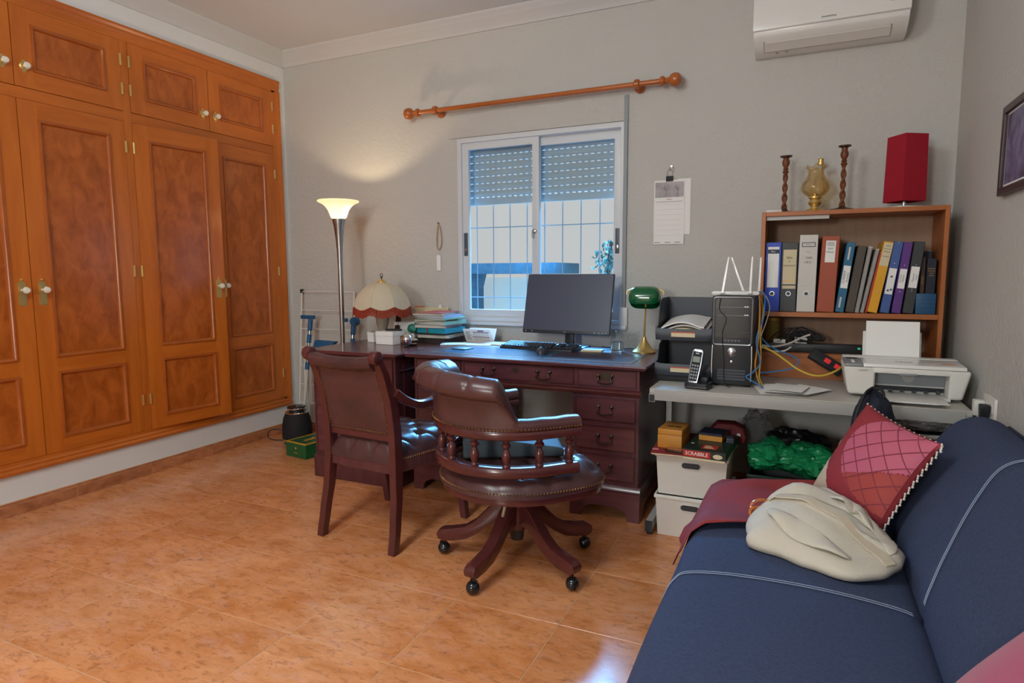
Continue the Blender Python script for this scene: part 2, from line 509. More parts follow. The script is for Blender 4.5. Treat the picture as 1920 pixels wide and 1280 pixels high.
# skirting of cut floor tiles with a pale joint along the top
def skirting(name, axis, at, a0, a1, j0, step, side):
    n = 0.009*side
    def bx(mb, p0, p1, t0, t1, z0, z1):
        lo, hi = sorted((at+t0, at+t1))
        return mb.box(lo, hi, p0, p1, z0, z1) if axis == 'y' else mb.box(p0, p1, lo, hi, z0, z1)
    root = struct(bx(MB(), a0, a1, 0, n*0.75, 0.0, 0.074).build(name, 'grout', smooth=False))
    k = math.floor((a0-j0)/step)
    while j0+k*step < a1:
        p0, p1 = max(a0, j0+k*step), min(a1, j0+(k+1)*step)
        k += 1
        if p1-p0 < 0.02: continue
        bx(MB(), p0+0.002, p1-0.002, 0, n, 0.0005, 0.056).build('tile', 'basetile', root, smooth=False)
        bx(MB(), p0+0.002, p1-0.002, 0, n, 0.060, 0.072).build('tile', 'basetile', root, smooth=False)
    return root
skirting('baseboard_left', 'y', XL, YR, YB, 2.026, 0.4355, 1)
skirting('baseboard_back', 'x', YB, XL+0.01, XR-0.01, -3.4, 0.4355, -1)
skirting('baseboard_right', 'y', XR, YR, YB-0.01, 1.2, 0.4355, -1)

# ------------------------------------------------------------------ window
def frame_mb(x0, x1, z0, z1, y0, y1, w, wb=None):
    """mitred rectangular frame as one closed ring"""
    wb = wb or w
    o = [(x0, z0), (x1, z0), (x1, z1), (x0, z1)]
    i = [(x0+w, z0+wb), (x1-w, z0+wb), (x1-w, z1-w), (x0+w, z1-w)]
    vs_ = [(p[0], y, p[1]) for y in (y0, y1) for p in o+i]
    fs_ = []
    for k in range(4):
        j = (k+1) % 4
        fs_ += [(k, j, 4+j, 4+k), (8+k, 12+k, 12+j, 8+j), (k, 8+k, 8+j, j), (4+k, 4+j, 12+j, 12+k)]
    return MB().add(vs_, fs_)
win = struct(frame_mb(WX0, WX1, WZ0, WZ1, YB-0.012, YB+0.085, 0.03).build('window_1', 'alu', bevel=0.003))
sl = frame_mb(-2.046, -1.506, 0.914, 2.041, YB+0.005, YB+0.032, 0.045, 0.05).build('sash', 'alu', win, bevel=0.003)
sr = frame_mb(-1.565, -0.984, 0.914, 2.041, YB+0.04, YB+0.067, 0.052, 0.05).build('sash', 'alu', win, bevel=0.003)
MB().box(-2.002, -1.550, YB+0.016, YB+0.021, 0.963, 1.997).build('pane', 'glass', sl, smooth=False)
MB().box(-1.514, -1.035, YB+0.051, YB+0.056, 0.963, 1.990).build('pane', 'glass', sr, smooth=False)
for sash, x, y in ((sl, -2.024, YB+0.005), (sr, -1.010, YB+0.04)):
    MB().box(x-0.014, x+0.014, y-0.004, y+0.001, 1.315, 1.465).build('pull', 'alu_grey', sash, bevel=0.002)
    MB().box(x-0.006, x+0.006, y-0.008, y-0.003, 1.345, 1.365).build('latch', 'silver', sash, bevel=0.001)
lk = MB().lathe([(0.014, 0), (0.014, -0.012), (0.006, -0.016)], 16, (-1.532, YB+0.006, 1.462), 'y').box(-1.545, -1.533, YB-0.016, YB-0.004, 1.42, 1.462)
lk.build('catch', 'silver', win)
MB().box(WX0-0.03, WX1+0.02, YB-0.035, YB+0.02, WZ0-0.022, WZ0).build('sill', 'alu', win, bevel=0.003)
# shutter box lid above the window
MB().box(-2.137, -0.942, YB-0.010, YB+0.0, WZ1+0.004, 2.218).build('shutter_box_lid', 'wall', win, bevel=0.002)
# belt of the roller shutter
MB().box(-0.966, -0.944, YB-0.0165, YB-0.0125, 0.99, 2.214).build('strap', 'grey', win, smooth=False)
MB().box(-0.975, -0.930, YB-0.022, YB-0.0005, 0.865, 0.995).build('strap_coiler', 'white', win, bevel=0.003)
# roller shutter: every slat with a row of light slots below it
shut = MB().box(WX0+0.012, WX1-0.012, YB+0.112, YB+0.130, 1.652, 1.700).build('roller_shutter', 'shutter', win, bevel=0.003)
sm = MB()
SH, SG = 0.0385, 0.0065
prof = [(0.0, 0.0), (-0.004, 0.008), (-0.006, SH/2), (-0.004, SH-0.008), (0.0, SH), (0.007, SH), (0.007, 0.0)]
sm.prism(prof, 'x', WX0+0.012, WX1-0.012)
x = WX0+0.012
while x < WX1-0.03:
    sm.box(x, x+0.017, 0.0005, 0.0065, -SG, 0.0); x += 0.040
slat = sm.mesh('slat', 'shutter', smooth=False)
for k in range(9):
    link('slat', slat, shut, (0, YB+0.114, 1.7065+k*(SH+SG)))
# security grille outside
M['barsteel'] = mat('grille_paint', '#8C959C', 0.7)
gr = MB()
for z in (1.038, 1.506):
    gr.box(WX0, WX1, YB+0.152, YB+0.162, z-0.003, z+0.003)
gr = gr.build('grille', 'barsteel', win, smooth=False)
bar = MB().lathe([(0.0035, 0.886), (0.0035, 2.069)], 6).mesh('bar', 'barsteel')
for k in range(9):
    link('bar', bar, gr, (-2.02+k*0.1235, YB+0.157, 0))

# ------------------------------------------------------------------ outside the window
M['ground'] = mat('terrace_ground', '#C9BFAF', 0.9, var=0.3, vscale=2)
M['gardenwall'] = mat('garden_wall', '#FAF4EA', 0.9, var=0.3, vscale=1.2, color2='#EFE6D8')
M['roofing'] = mat('far_roof', '#4A7288', 0.8, var=0.6, vscale=14, color2='#2E5468')
M['leaf'] = mat('leaf', '#3E6660', 0.7, var=0.5, vscale=3, color2='#28484C')
struct(MB().box(-30, 20, YB+T+0.05, 40, -0.30, -0.15).build('ground', 'ground', smooth=False))
gw = MB().box(-12, 4, 9.2, 9.4, -0.15, 1.13).build('garden_wall', 'gardenwall', smooth=False)
tag(gw, 'pale garden wall outside, seen low through the window', 'wall')
cp = thing('carport', 'bluish carport roof and post outside, low behind the left window pane', 'shelter', (-4.28, 8.4, -0.15))
MB().box(-0.32, 1.30, -0.5, 0.5, 1.34, 1.49).build('roof', 'roofing', cp, bevel=0.01)
MB().box(-0.25, -0.08, -0.1, 0.1, 0, 1.34).build('post', 'roofing', cp, bevel=0.01)
MB().prism([(-0.31, 1.34), (-0.02, 1.34), (-0.08, 1.12), (-0.25, 1.12)], 'y', -0.08, 0.08).build('bracket', 'roofing', cp)
tr = thing('garden_tree', 'leafy bluish green tree outside, at the right edge of the window', 'tree', (-2.02, 7.0, -0.15))
MB().tube([(0, 0, 0), (0.03, 0, 0.6), (0, 0.02, 1.2), (0.05, 0, 1.7)], [0.05, 0.045, 0.035, 0.02], 8).build('trunk', 'darkwood', tr)
lf = MB()
rnd = random.Random(3)
for k in range(260):
    a, b, r = rnd.uniform(0, 2*PI), rnd.uniform(-1, 1), rnd.random()**0.4
    s = math.sqrt(1-b*b)
    c = Vector((0.08+0.24*r*s*math.cos(a), 0.24*r*s*math.sin(a), 1.45+0.30*r*b))
    R = Euler((rnd.uniform(0, 6), rnd.uniform(0, 6), rnd.uniform(0, 6))).to_matrix()
    q = [R @ Vector(p)+c for p in ((-0.035, 0, 0), (0, -0.014, 0.004), (0.035, 0, 0), (0, 0.014, 0.004), (0, 0, -0.004))]
    lf.add(q, [(0, 1, 3), (1, 2, 3), (0, 4, 1), (1, 4, 2), (2, 4, 3), (3, 4, 0)])
lo = lf.build('foliage', 'leaf', tr, smooth=False, fixn=False)
lo['kind'] = 'stuff'

# ------------------------------------------------------------------ fitted wardrobe
FX = XL+0.015       # front plane of the doors
wd = thing('fitted_wardrobe', 'honey brown fitted wardrobe with panelled doors along the left wall', 'wardrobe', (XL, 0, 0.216))
Z = -0.216           # parts below are written in room heights
b = MB()
b.box(-0.50, -0.48, VY0+0.003, VY1-0.003, VZ0+Z+0.003, VZ1+Z-0.003)
b.box(-0.48, -0.004, VY0+0.003, VY0+0.02, VZ0+Z+0.003, VZ1+Z-0.003); b.box(-0.48, -0.004, VY1-0.02, VY1-0.003, VZ0+Z+0.003, VZ1+Z-0.003)
b.box(-0.48, -0.004, VY0+0.02, VY1-0.02, VZ0+Z+0.003, VZ0+Z+0.02); b.box(-0.48, -0.004, VY0+0.02, VY1-0.02, VZ1+Z-0.02, VZ1+Z-0.003)
b.build('carcass', 'wood', wd, smooth=False)
fr = MB()
fr.prism([(0.0, VZ1+Z+0.005), (0.024, VZ1+Z+0.005), (0.026, VZ1+Z-0.008), (0.018, VZ1+Z-0.02), (0.020, VZ1+Z-0.035), (0.013, VZ1+Z-0.05), (0.013, 2.51+Z), (-0.02, 2.51+Z), (-0.02, VZ1+Z-0.03), (0.0, VZ1+Z-0.025)], 'y', VY0-0.005, VY1+0.006)
fr.build('frame_rail', 'wood_h', wd, ang=0.5)
fr = MB()
fr.prism([(0.0, VZ0+Z-0.005), (0.024, VZ0+Z-0.005), (0.026, VZ0+Z+0.008), (0.018, VZ0+Z+0.018), (0.020, VZ0+Z+0.030), (0.013, VZ0+Z+0.040), (0.013, 0.27+Z), (-0.02, 0.27+Z), (-0.02, VZ0+Z+0.03), (0.0, VZ0+Z+0.025)], 'y', VY0-0.005, VY1+0.006)
fr.build('frame_rail', 'wood_h', wd, ang=0.5)
f2 = MB()
f2.prism([(0.0, VY1+0.005), (0.022, VY1+0.005), (0.024, VY1-0.008), (0.017, VY1-0.02), (0.013, VY1-0.035), (0.013, 3.552), (-0.02, 3.552), (-0.02, VY1-0.02), (0.0, VY1-0.015)], 'z', 0.262+Z, 2.52+Z)
f2.build('frame_stile', 'wood', wd, ang=0.5)
f2 = MB()
f2.prism([(0.0, VY0-0.005), (0.022, VY0-0.005), (0.024, VY0+0.008), (0.013, VY0+0.03), (0.013, 0.238), (-0.02, 0.238), (-0.02, VY0+0.02), (0.0, VY0+0.015)], 'z', 0.262+Z, 2.52+Z)
f2.build('frame_stile', 'wood', wd, ang=0.5)
MB().box(-0.02, 0.012, 0.238, 3.552, 2.067+Z, 2.123+Z).build('rail', 'wood_h', wd, bevel=0.002)
for y in (2.4325, 1.3125):
    MB().box(-0.02, 0.0125, y, y+0.045, 0.270+Z, 2.51+Z).build('mullion', 'wood', wd, bevel=0.002)

def mould(mb, y0, y1, z0, z1):
    """raised quarter moulding around a panel"""
    P = [(0.0, 0.0), (0.007, 0.002), (0.009, 0.008), (0.006, 0.013), (0.001, 0.017), (-0.006, 0.022), (-0.010, 0.022), (-0.010, 0.0)]
    n = len(P)
    vs_, fs_ = [], []
    for (sy, sz, cy, cz) in ((1, 1, y0, z0), (-1, 1, y1, z0), (-1, -1, y1, z1), (1, -1, y0, z1)):
        for (h, d) in P:
            vs_.append((0.015+h, cy+sy*d, cz+sz*d))
    for k in range(4):
        k2 = (k+1) % 4
        for i in range(n):
            i2 = (i+1) % n
            fs_.append((k*n+i, k2*n+i, k2*n+i2, k*n+i2))
    return mb.add(vs_, fs_)

def door(y0, y1, z0, z1, panels, hinge_left, handle, ajar=0.0, hz=()):
    g = 0.002
    y0 += g; y1 -= g; z0 += g; z1 -= g
    py = y0 if hinge_left else y1
    root = thing('door', '', '', (0, py, 0)); del root['label']; del root['category']
    root.parent = wd
    root.rotation_euler = (0, 0, -ajar if hinge_left else ajar)
    S = 0.088
    a, e = y0-py, y1-py
    MB().box(-0.005, 0.015, a, a+S, z0, z1).build('stile', 'wood', root, smooth=False)
    MB().box(-0.005, 0.015, e-S, e, z0, z1).build('stile', 'wood', root, smooth=False)
    zz = [z0]+[v for p in panels for v in p]+[z1]
    for k in range(0, len(zz), 2):
        MB().box(-0.005, 0.0148, a+S, e-S, zz[k], zz[k+1]).build('rail', 'wood_h', root, smooth=False)
    for (p0, p1) in panels:
        MB().box(-0.004, 0.006, a+S-0.001, e-S+0.001, p0-0.001, p1+0.001).build('panel', 'burl', root, smooth=False)
        mould(MB(), a+S-0.002, e-S+0.002, p0-0.002, p1+0.002).build('moulding', 'moulding', root, ang=0.9)
    ky = (e-0.045) if hinge_left else (a+0.045)
    if handle == 'knob':
        kz = z0+0.10
        k = MB().lathe([(0.021, 0), (0.021, 0.003), (0.016, 0.006), (0.012, 0.007)], 8, (0.015, ky, kz), 'x')
        k.box(0.015, 0.018, ky-0.007, ky+0.007, kz-0.03, kz+0.03)
        k.build('back_plate', 'brass', root)
        MB().lathe([(0.006, 0), (0.006, 0.012), (0.014, 0.018), (0.017, 0.028), (0.012, 0.036), (0.003, 0.038)], 10, (0.020, ky, kz), 'x').build('knob', 'glassknob', root, ang=0.2)
    else:
        kz = 1.108+Z
        pl = []
        for t in range(9):
            q = PI*t/8
            pl.append((ky+0.017*math.cos(q), kz+0.047+0.017*math.sin(q)))
        pl = [(ky+0.019, kz-0.052), (ky+0.019, kz+0.047)]+pl+[(ky-0.019, kz+0.047), (ky-0.019, kz-0.052), (ky-0.012, kz-0.060), (ky+0.012, kz-0.060)]
        p = MB().prism(pl, 'x', 0.015, 0.018)
        p.ball((0.017, ky, kz+0.07), 0.007, 8, 6)
        p.build('back_plate', 'brass', root)
        MB().lathe([(0.007, 0), (0.007, 0.022), (0.015, 0.028), (0.018, 0.038), (0.013, 0.048), (0.003, 0.050)], 12, (0.018, ky, kz+0.018), 'x').build('knob', 'glassknob', root, ang=0.25)
    for h in hz:
        MB().lathe([(0.0065, -0.032), (0.0065, 0.032)], 8, (0.018, 0.0, h+Z)).build('hinge', 'brass', root)
    return root
LP = [(0.345+Z, 0.695+Z), (0.773+Z, 1.98+Z)]
UP = [(2.21+Z, 2.435+Z)]
for (a, m_, e, aj) in ((0.238, 0.775, 1.3125, 0), (1.3575, 1.887, 2.4325, 0), (2.4775, 3.008, 3.552, math.radians(8))):
    for (y0, y1, left) in ((a, m_, True), (m_, e, False)):
        door(y0, y1, 0.270+Z, 2.067+Z, LP, left, 'plate', aj if left else 0, (0.46, 1.222, 1.925))
        door(y0, y1, 2.123+Z, 2.51+Z, UP, left, 'knob', 0, (2.245, 2.403))

# ------------------------------------------------------------------ curtain pole
cr = thing('curtain_rod', 'orange wooden curtain rod with ball finials above the window', 'curtain rod', (-1.53, YB-0.085, 2.245))
MB().lathe([(0.0145, -0.80), (0.0145, 0.80)], 16, (0, 0, 0), 'x').build('pole', 'rodwood', cr)
fin = [(0.0145, 0), (0.024, 0.004), (0.027, 0.016), (0.022, 0.026), (0.014, 0.030), (0.017, 0.038), (0.014, 0.046), (0.019, 0.050), (0.033, 0.064), (0.037, 0.082), (0.032, 0.102), (0.018, 0.114), (0.003, 0.117)]
for s in (-1, 1):
    MB().lathe([(r, s*(0.78+h)) for r, h in fin], 18, (0, 0, 0), 'x').build('finial', 'rodwood', cr)
    bx_ = -0.660 if s < 0 else 0.652
    m = MB().lathe([(0.030, 0.085), (0.031, 0.070), (0.022, 0.060), (0.015, 0.050), (0.015, 0.0)], 16, (bx_, 0, 0), 'y')
    m.lathe([(0.020, -0.016), (0.027, -0.010), (0.027, 0.010), (0.020, 0.016)], 16, (bx_, 0, 0), 'x')
    m.build('bracket', 'rodwood', cr)

# ------------------------------------------------------------------ air conditioner
ac = thing('air_conditioner', 'white split air conditioner high on the wall above the bookcase', 'air conditioner', (0.069, YB, 2.31))
pr_ = [(0, 0.0), (-0.06, -0.001), (-0.11, 0.006), (-0.165, 0.030), (-0.195, 0.055), (-0.205, 0.085), (-0.207, 0.16), (-0.196, 0.265), (-0.16, 0.285), (0, 0.285)]
MB().prism(pr_, 'x', -0.335, 0.335).build('body', 'white_gloss', ac, bevel=0.006)
MB().prism([(-0.201, 0.075), (-0.213, 0.080), (-0.215, 0.16), (-0.203, 0.268), (-0.195, 0.268), (-0.205, 0.16)], 'x', -0.337, 0.337).build('front_panel', 'white_gloss', ac, bevel=0.002)
MB().prism([(-0.112, 0.0035), (-0.170, 0.0290), (-0.1715, 0.0260), (-0.113, 0.0005)], 'x', -0.285, 0.265).build('louvre', 'white', ac)
MB().prism([(-0.107, 0.0040), (-0.1115, 0.0060), (-0.1125, 0.0030), (-0.108, 0.0010)], 'x', -0.287, 0.267).build('air_slot', 'black', ac)
for xx in (-0.287, 0.264):
    MB().prism([(-0.107, 0.0040), (-0.172, 0.0330), (-0.1735, 0.0300), (-0.108, 0.0010)], 'x', xx, xx+0.003).build('air_slot', 'black', ac)
text('mundoclima', 0.013, 'ink', ac, (0.0, -0.2145, 0.098), (PI/2, 0, 0))
text('Inverter', 0.013, 'ink', ac, (0.275, -0.2155, 0.125), (PI/2, 0, 0))
for xx in (-0.235, -0.19):
    MB().prism([(xx, 0), (xx+0.016, 0), (xx+0.008, 0.012)], 'y', 0, 0.001).build('warning_sticker', mat('warning_yellow', '#8F8A4A', 0.6), ac, (0, -0.085, 0.0005), (-PI/2-0.10, 0, 0))
# ================================================================== lamps that light the room
def translucent(name, color, amount, extra=None, estr=0.0):
    m = bpy.data.materials.new(name); m.use_nodes = True
    nt = m.node_tree; N, L = nt.nodes, nt.links
    N.clear()
    out = N.new('ShaderNodeOutputMaterial')
    d = N.new('ShaderNodeBsdfDiffuse'); t = N.new('ShaderNodeBsdfTranslucent'); mx = N.new('ShaderNodeMixShader')
    d.inputs['Color'].default_value = (*lin(color), 1); t.inputs['Color'].default_value = (*lin(color), 1)
    mx.inputs[0].default_value = amount
    L.new(d.outputs[0], mx.inputs[1]); L.new(t.outputs[0], mx.inputs[2])
    last = mx.outputs[0]
    if estr > 0:
        e = N.new('ShaderNodeEmission'); e.inputs['Color'].default_value = (*lin(extra), 1); e.inputs['Strength'].default_value = estr
        a = N.new('ShaderNodeAddShader'); L.new(last, a.inputs[0]); L.new(e.outputs[0], a.inputs[1]); last = a.outputs[0]
    L.new(last, out.inputs['Surface'])
    return m

def point_light(name, loc, power, color, radius, parent=None):
    d = bpy.data.lights.new(name, 'POINT'); d.energy = power; d.color = color; d.shadow_soft_size = radius
    o = bpy.data.objects.new(name, d); col.objects.link(o); o.location = loc
    if parent: o.parent = parent
    return o

# floor lamp in the corner
fl_ = thing('floor_lamp', 'lit steel uplighter floor lamp with flared frosted glass bowl in the corner', 'floor lamp', (-2.755, 3.31, 0))
MB().lathe([(0.14, 0), (0.14, 0.012), (0.125, 0.022), (0.03, 0.03), (0.016, 0.045)], 40).build('base', 'steel', fl_)
MB().lathe([(0.0145, 0.03), (0.0145, 0.92)], 20).build('pole', 'steel', fl_)
MB().lathe([(0.0150, 0.92), (0.0150, 0.925), (0.0160, 0.925), (0.0160, 1.20), (0.0165, 1.28), (0.0195, 1.36), (0.025, 1.44), (0.034, 1.51), (0.042, 1.548), (0.0425, 1.556), (0.036, 1.556)], 28, caps=False).build('flared_neck', 'steel', fl_)
M['bowl'] = translucent('frosted_glass', '#FFF6E6', 0.72, '#FFD8A8', 0.55)
bp = [(0.038, 1.556), (0.050, 1.566), (0.058, 1.590), (0.067, 1.612), (0.082, 1.634), (0.102, 1.651), (0.122, 1.660), (0.130, 1.664), (0.133, 1.669), (0.130, 1.673)]
bp_in = [(r-0.004, z+0.002) for r, z in bp[:-1]]
MB().lathe(bp+bp_in[::-1], 48, caps=False).build('glass_bowl', M['bowl'], fl_)
point_light('floor_lamp_bulb', (0, 0, 1.580), 11.2, (1.0, 0.76, 0.48), 0.012, fl_)

# invented lamp on the ceiling, out of view, added to fill the room with light
cl = thing('fill_ceiling_lamp', 'added round opal fill lamp overhead, out of view', 'fill lamp', (-1.35, 0.35, 2.80))
MB().lathe([(0.17, 0), (0.17, -0.02), (0.16, -0.03)], 32).build('fitting', 'white', cl)
MB().lathe([(0.20, -0.03), (0.215, -0.05), (0.19, -0.085), (0.12, -0.11), (0.02, -0.12)], 32).build('shade', mat('opal_shade', '#FFFFFF', 0.5, emit='#FFE9CC', estr=1.0), cl)
point_light('ceiling_fill_light', (0, 0, -0.36), 82, (0.90, 0.99, 1.0), 0.30, cl)

hl = thing('fill_hall_lamp', 'added opal globe fill lamp in the made-up hallway, out of view', 'fill lamp', (-1.05, -2.75, 2.5))  # invented globe lamp, added to brighten low parts of the room through the doorway
MB().lathe([(0.05, 0), (0.05, -0.02), (0.008, -0.03), (0.008, -0.40)], 20).build('pendant', 'white', hl)
MB().ball((0, 0, -0.48), 0.11, 24, 14).build('globe', mat('opal_shade', '#FFFFFF', 0.5), hl)
point_light('hall_fill_light', (0.0, 0.45, -0.85), 208, (0.97, 1.0, 0.99), 0.30, hl)

# ================================================================== writing desk
DZ = 0.765
dk = thing('pedestal_desk', 'dark mahogany pedestal desk with leather top beneath the window', 'desk', (-1.2985, 3.21, 0))
DX, DY = -1.2985, 3.21
def dbox(mb, x0, x1, y0, y1, z0, z1): return mb.box(x0-DX, x1-DX, y0-DY, y1-DY, z0, z1)
tp = MB().prism([(-1.965-DX, 0), (-0.632-DX, 0), (-0.632-DX, 0)], 'y', 0, 0.0) if False else MB()
TPR = [(0.028, 0.738), (0.014, 0.742), (0.006, 0.748), (0.004, 0.755), (0.0, 0.758), (0.002, 0.765)]
def top_mb(x0, x1, y0, y1, prof):
    vs_, fs_ = [], []
    for d, z in prof:
        vs_ += [(x0+d, y0+d, z), (x1-d, y0+d, z), (x1-d, y1-d, z), (x0+d, y1-d, z)]
    for i in range(len(prof)-1):
        for k in range(4):
            k2 = (k+1) % 4
            fs_.append((i*4+k, i*4+k2, i*4+4+k2, i*4+4+k))
    fs_ += [(3, 2, 1, 0), tuple(len(vs_)-4+k for k in range(4))]
    return MB().add(vs_, fs_)
top = top_mb(-1.965-DX, -0.632-DX, 2.86-DY, 3.58-DY, TPR).build('top', 'mahog_h', dk, ang=0.4)
dbox(MB(), -1.965+0.09, -0.632-0.09, 2.955, 3.50, 0.7645, 0.7660).build('leather_insert', 'desk_leather', top, smooth=False)
g = frame_mb(-1.875-DX+0.012, -0.722-DX-0.012, 2.967-DY, 3.488-DY, 0.7655, 0.7664, 0.006)
g.v = [(x, z, y) for x, y, z in g.v]
g.build('gilt_border', 'gold_line', top, smooth=False)
dbox(MB(), -1.925, -0.672, 2.905, 3.55, 0.640, 0.739).build('frieze', 'mahog_h', dk, smooth=False)
m = MB().prism([(2.905-DY, 0.612), (2.895-DY, 0.616), (2.890-DY, 0.630), (2.897-DY, 0.640), (2.905-DY, 0.644)], 'x', -1.935-DX, -0.662-DX)
m.build('frieze_moulding', 'mahog_red', dk)
def bail_handle(parent, x, y, z, w=0.066, plate=False):
    """swan neck drop handle"""
    for s in (-1, 1):
        q = MB().lathe([(0.010, 0), (0.009, -0.004), (0.005, -0.006), (0.005, -0.014), (0.007, -0.016), (0.002, -0.019)], 10, (x+s*w/2, y, z+0.012), 'y')
        q.build('rosette', 'brass_old', parent)
    pts = [(x-w/2, y-0.014, z+0.012), (x-w/2+0.004, y-0.017, z-0.004), (x-w/2-0.004, y-0.018, z-0.014), (x-w/2+0.010, y-0.018, z-0.023), (x, y-0.018, z-0.026),
           (x+w/2-0.010, y-0.018, z-0.023), (x+w/2+0.004, y-0.018, z-0.014), (x+w/2-0.004, y-0.017, z-0.004), (x+w/2, y-0.014, z+0.012)]
    MB().tube(smooth_path(pts, 4), 0.0032, 6).build('bail', 'brass_old', parent)
    if plate:
        P = [(-0.046, 0.0), (-0.040, 0.014), (-0.028, 0.012), (-0.020, 0.026), (-0.008, 0.024), (0, 0.034), (0.008, 0.024), (0.020, 0.026), (0.028, 0.012), (0.040, 0.014), (0.046, 0.0),
             (0.036, -0.010), (0.024, -0.008), (0.014, -0.018), (0, -0.012), (-0.014, -0.018), (-0.024, -0.008), (-0.036, -0.010)]
        MB().prism([(x+a, z+c+0.004) for a, c in P], 'y', y-0.0015, y).build('pierced_plate', 'brass_old', parent)
def drawer(x0, x1, z0, z1, handles, yf=2.905, root=dk, plate=False, ox=None, oy=None):
    ox = DX if ox is None else ox; oy = DY if oy is None else oy
    d = MB().box(x0-ox, x1-ox, yf-oy-0.004, yf-oy+0.002, z0, z1).build('drawer', 'mahog_red' if False else 'mahog_h', root, smooth=False)
    fm = frame_mb(x0-ox, x1-ox, z0, z1, yf-oy-0.0075, yf-oy-0.003, 0.004)
    fm.build('cock_bead', 'mahog_red', d, smooth=False)
    for hx in handles:
        bail_handle(d, hx-ox, yf-oy-0.004, (z0+z1)/2, plate=plate)
    return d
drawer(-1.912, -1.632, 0.655, 0.735, (-1.772,), plate=True)
dd = drawer(-1.612, -0.996, 0.655, 0.735, (-1.465, -1.155))
MB().prism([(-1.31-DX+a, 0.705+c) for a, c in ((-0.026, 0), (-0.018, 0.012), (-0.006, 0.010), (0, 0.02), (0.006, 0.010), (0.018, 0.012), (0.026, 0), (0.012, -0.006), (0, -0.016), (-0.012, -0.006))], 'y', 2.901-DY-0.0015, 2.901-DY).build('escutcheon', 'brass_old', dd)
drawer(-0.976, -0.686, 0.655, 0.735, (-0.836,), plate=True)
for (px0, px1) in ((-1.925, -1.600), (-1.000, -0.672)):
    pm = dbox(MB(), px0, px1, 2.905, 3.55, 0.150, 0.641)
    pm.build('pedestal', 'mahog', dk, smooth=False)
    for (z0, z1) in ((0.487, 0.600), (0.344, 0.461), (0.195, 0.318)):
        drawer(px0+0.016, px1-0.016, z0, z1, ((px0+px1)/2,))
    # plinth with bracket feet
    MB().prism([(2.893-DY, 0.140), (2.888-DY, 0.148), (2.893-DY, 0.160), (2.905-DY, 0.172), (3.555-DY, 0.172), (3.560-DY, 0.140)], 'x', px0-0.014-DX, px1+0.014-DX).build('plinth_moulding', 'mahog', dk)
    a, e = px0-0.012-DX, px1+0.012-DX
    br = [(a, 0), (a, 0.142), (e, 0.142), (e, 0), (e-0.060, 0), (e-0.066, 0.035), (e-0.080, 0.050), (e-0.115, 0.065), (a+0.115, 0.065), (a+0.080, 0.050), (a+0.066, 0.035), (a+0.060, 0)]
    MB().prism(br, 'y', 2.893-DY, 2.915-DY).build('bracket_foot', 'mahog_h', dk)
    MB().prism(br, 'y', 3.535-DY, 3.555-DY).build('bracket_foot', 'mahog_h', dk)
    ya, ye = 2.9155-DY, 3.5345-DY
    bs = [(ya, 0), (ya, 0.142), (ye, 0.142), (ye, 0), (ye-0.055, 0), (ye-0.07, 0.04), (ye-0.11, 0.065), (ya+0.11, 0.065), (ya+0.07, 0.04), (ya+0.055, 0)]
    for xx in (a, e-0.02):
        MB().prism(bs, 'x', xx, xx+0.02).build('bracket_foot', 'mahog', dk)

# ================================================================== matching cabinet left of the desk
cb = thing('desk_cabinet', 'dark mahogany cabinet with inset side panels left of the desk', 'cabinet', (-2.2975, 3.21, 0))
CX, CY = -2.2975, 3.21
top2 = top_mb(-2.62-CX, -1.975-CX, 2.80-CY, 3.62-CY, TPR).build('top', 'mahog_h', cb, ang=0.4)
MB().box(-2.59-CX, -2.008-CX, 2.840-CY, 3.60-CY, 0.130, 0.739).build('body', 'mahog', cb, smooth=False)
MB().box(-2.60-CX, -1.998-CX, 2.830-CY, 3.61-CY, 0.0, 0.132).build('plinth', 'mahog', cb, bevel=0.004)
for (z0, z1) in ((0.455, 0.730), (0.155, 0.435)):
    drawer(-2.575, -2.023, z0, z1, (-2.299,), yf=2.840, root=cb, plate=True, ox=CX, oy=CY)
# shaped panel line on the side that faces the room
pp = []
ya, ye, za, ze, rr = 2.875-CY, 3.56-CY, 0.165, 0.705, 0.045
for (cy, cz, a0) in ((ya, ze, 0), (ye, ze, 0), (ye, za, 0), (ya, za, 0)):
    sy = 1 if cy == ya else -1; sz = 1 if cz == za else -1
    arc = []
    for t in range(7):
        q = PI/2*t/6
        arc.append((cy+sy*rr*math.cos(q), cz+sz*rr*math.sin(q)))
    if (cy == ya) != (cz == ze): arc = arc[::-1]
    pp += arc if cy == ya and cz == ze or cy == ye and cz == za else arc
MB().tube([(-2.006-CX, y, z) for y, z in pp], 0.004, 6, closed=True).build('side_moulding', 'mahog_red', cb)

# ================================================================== leather seats
def tufted(u, v, nx, ny, depth):
    """diamond tufting: deep at buttons, shallow grooves between"""
    a, c = u*nx, v*ny
    d = 0.0
    # nearest button of a staggered lattice
    best = 9
    for oy in (0, 0.5):
        for ox in (0, 0.5):
            if (ox == 0.5) != (oy == 0.5): continue
            dx = (a-ox) - round(a-ox); dy = (c-oy) - round(c-oy)
            best = min(best, math.hypot(dx, dy))
    g1 = abs(((a+c) - round(a+c))); g2 = abs(((a-c) - round(a-c)))
    d = math.exp(-(best/0.13)**2)*depth + 0.22*depth*(math.exp(-(g1/0.07)**2)+math.exp(-(g2/0.07)**2))
    return d

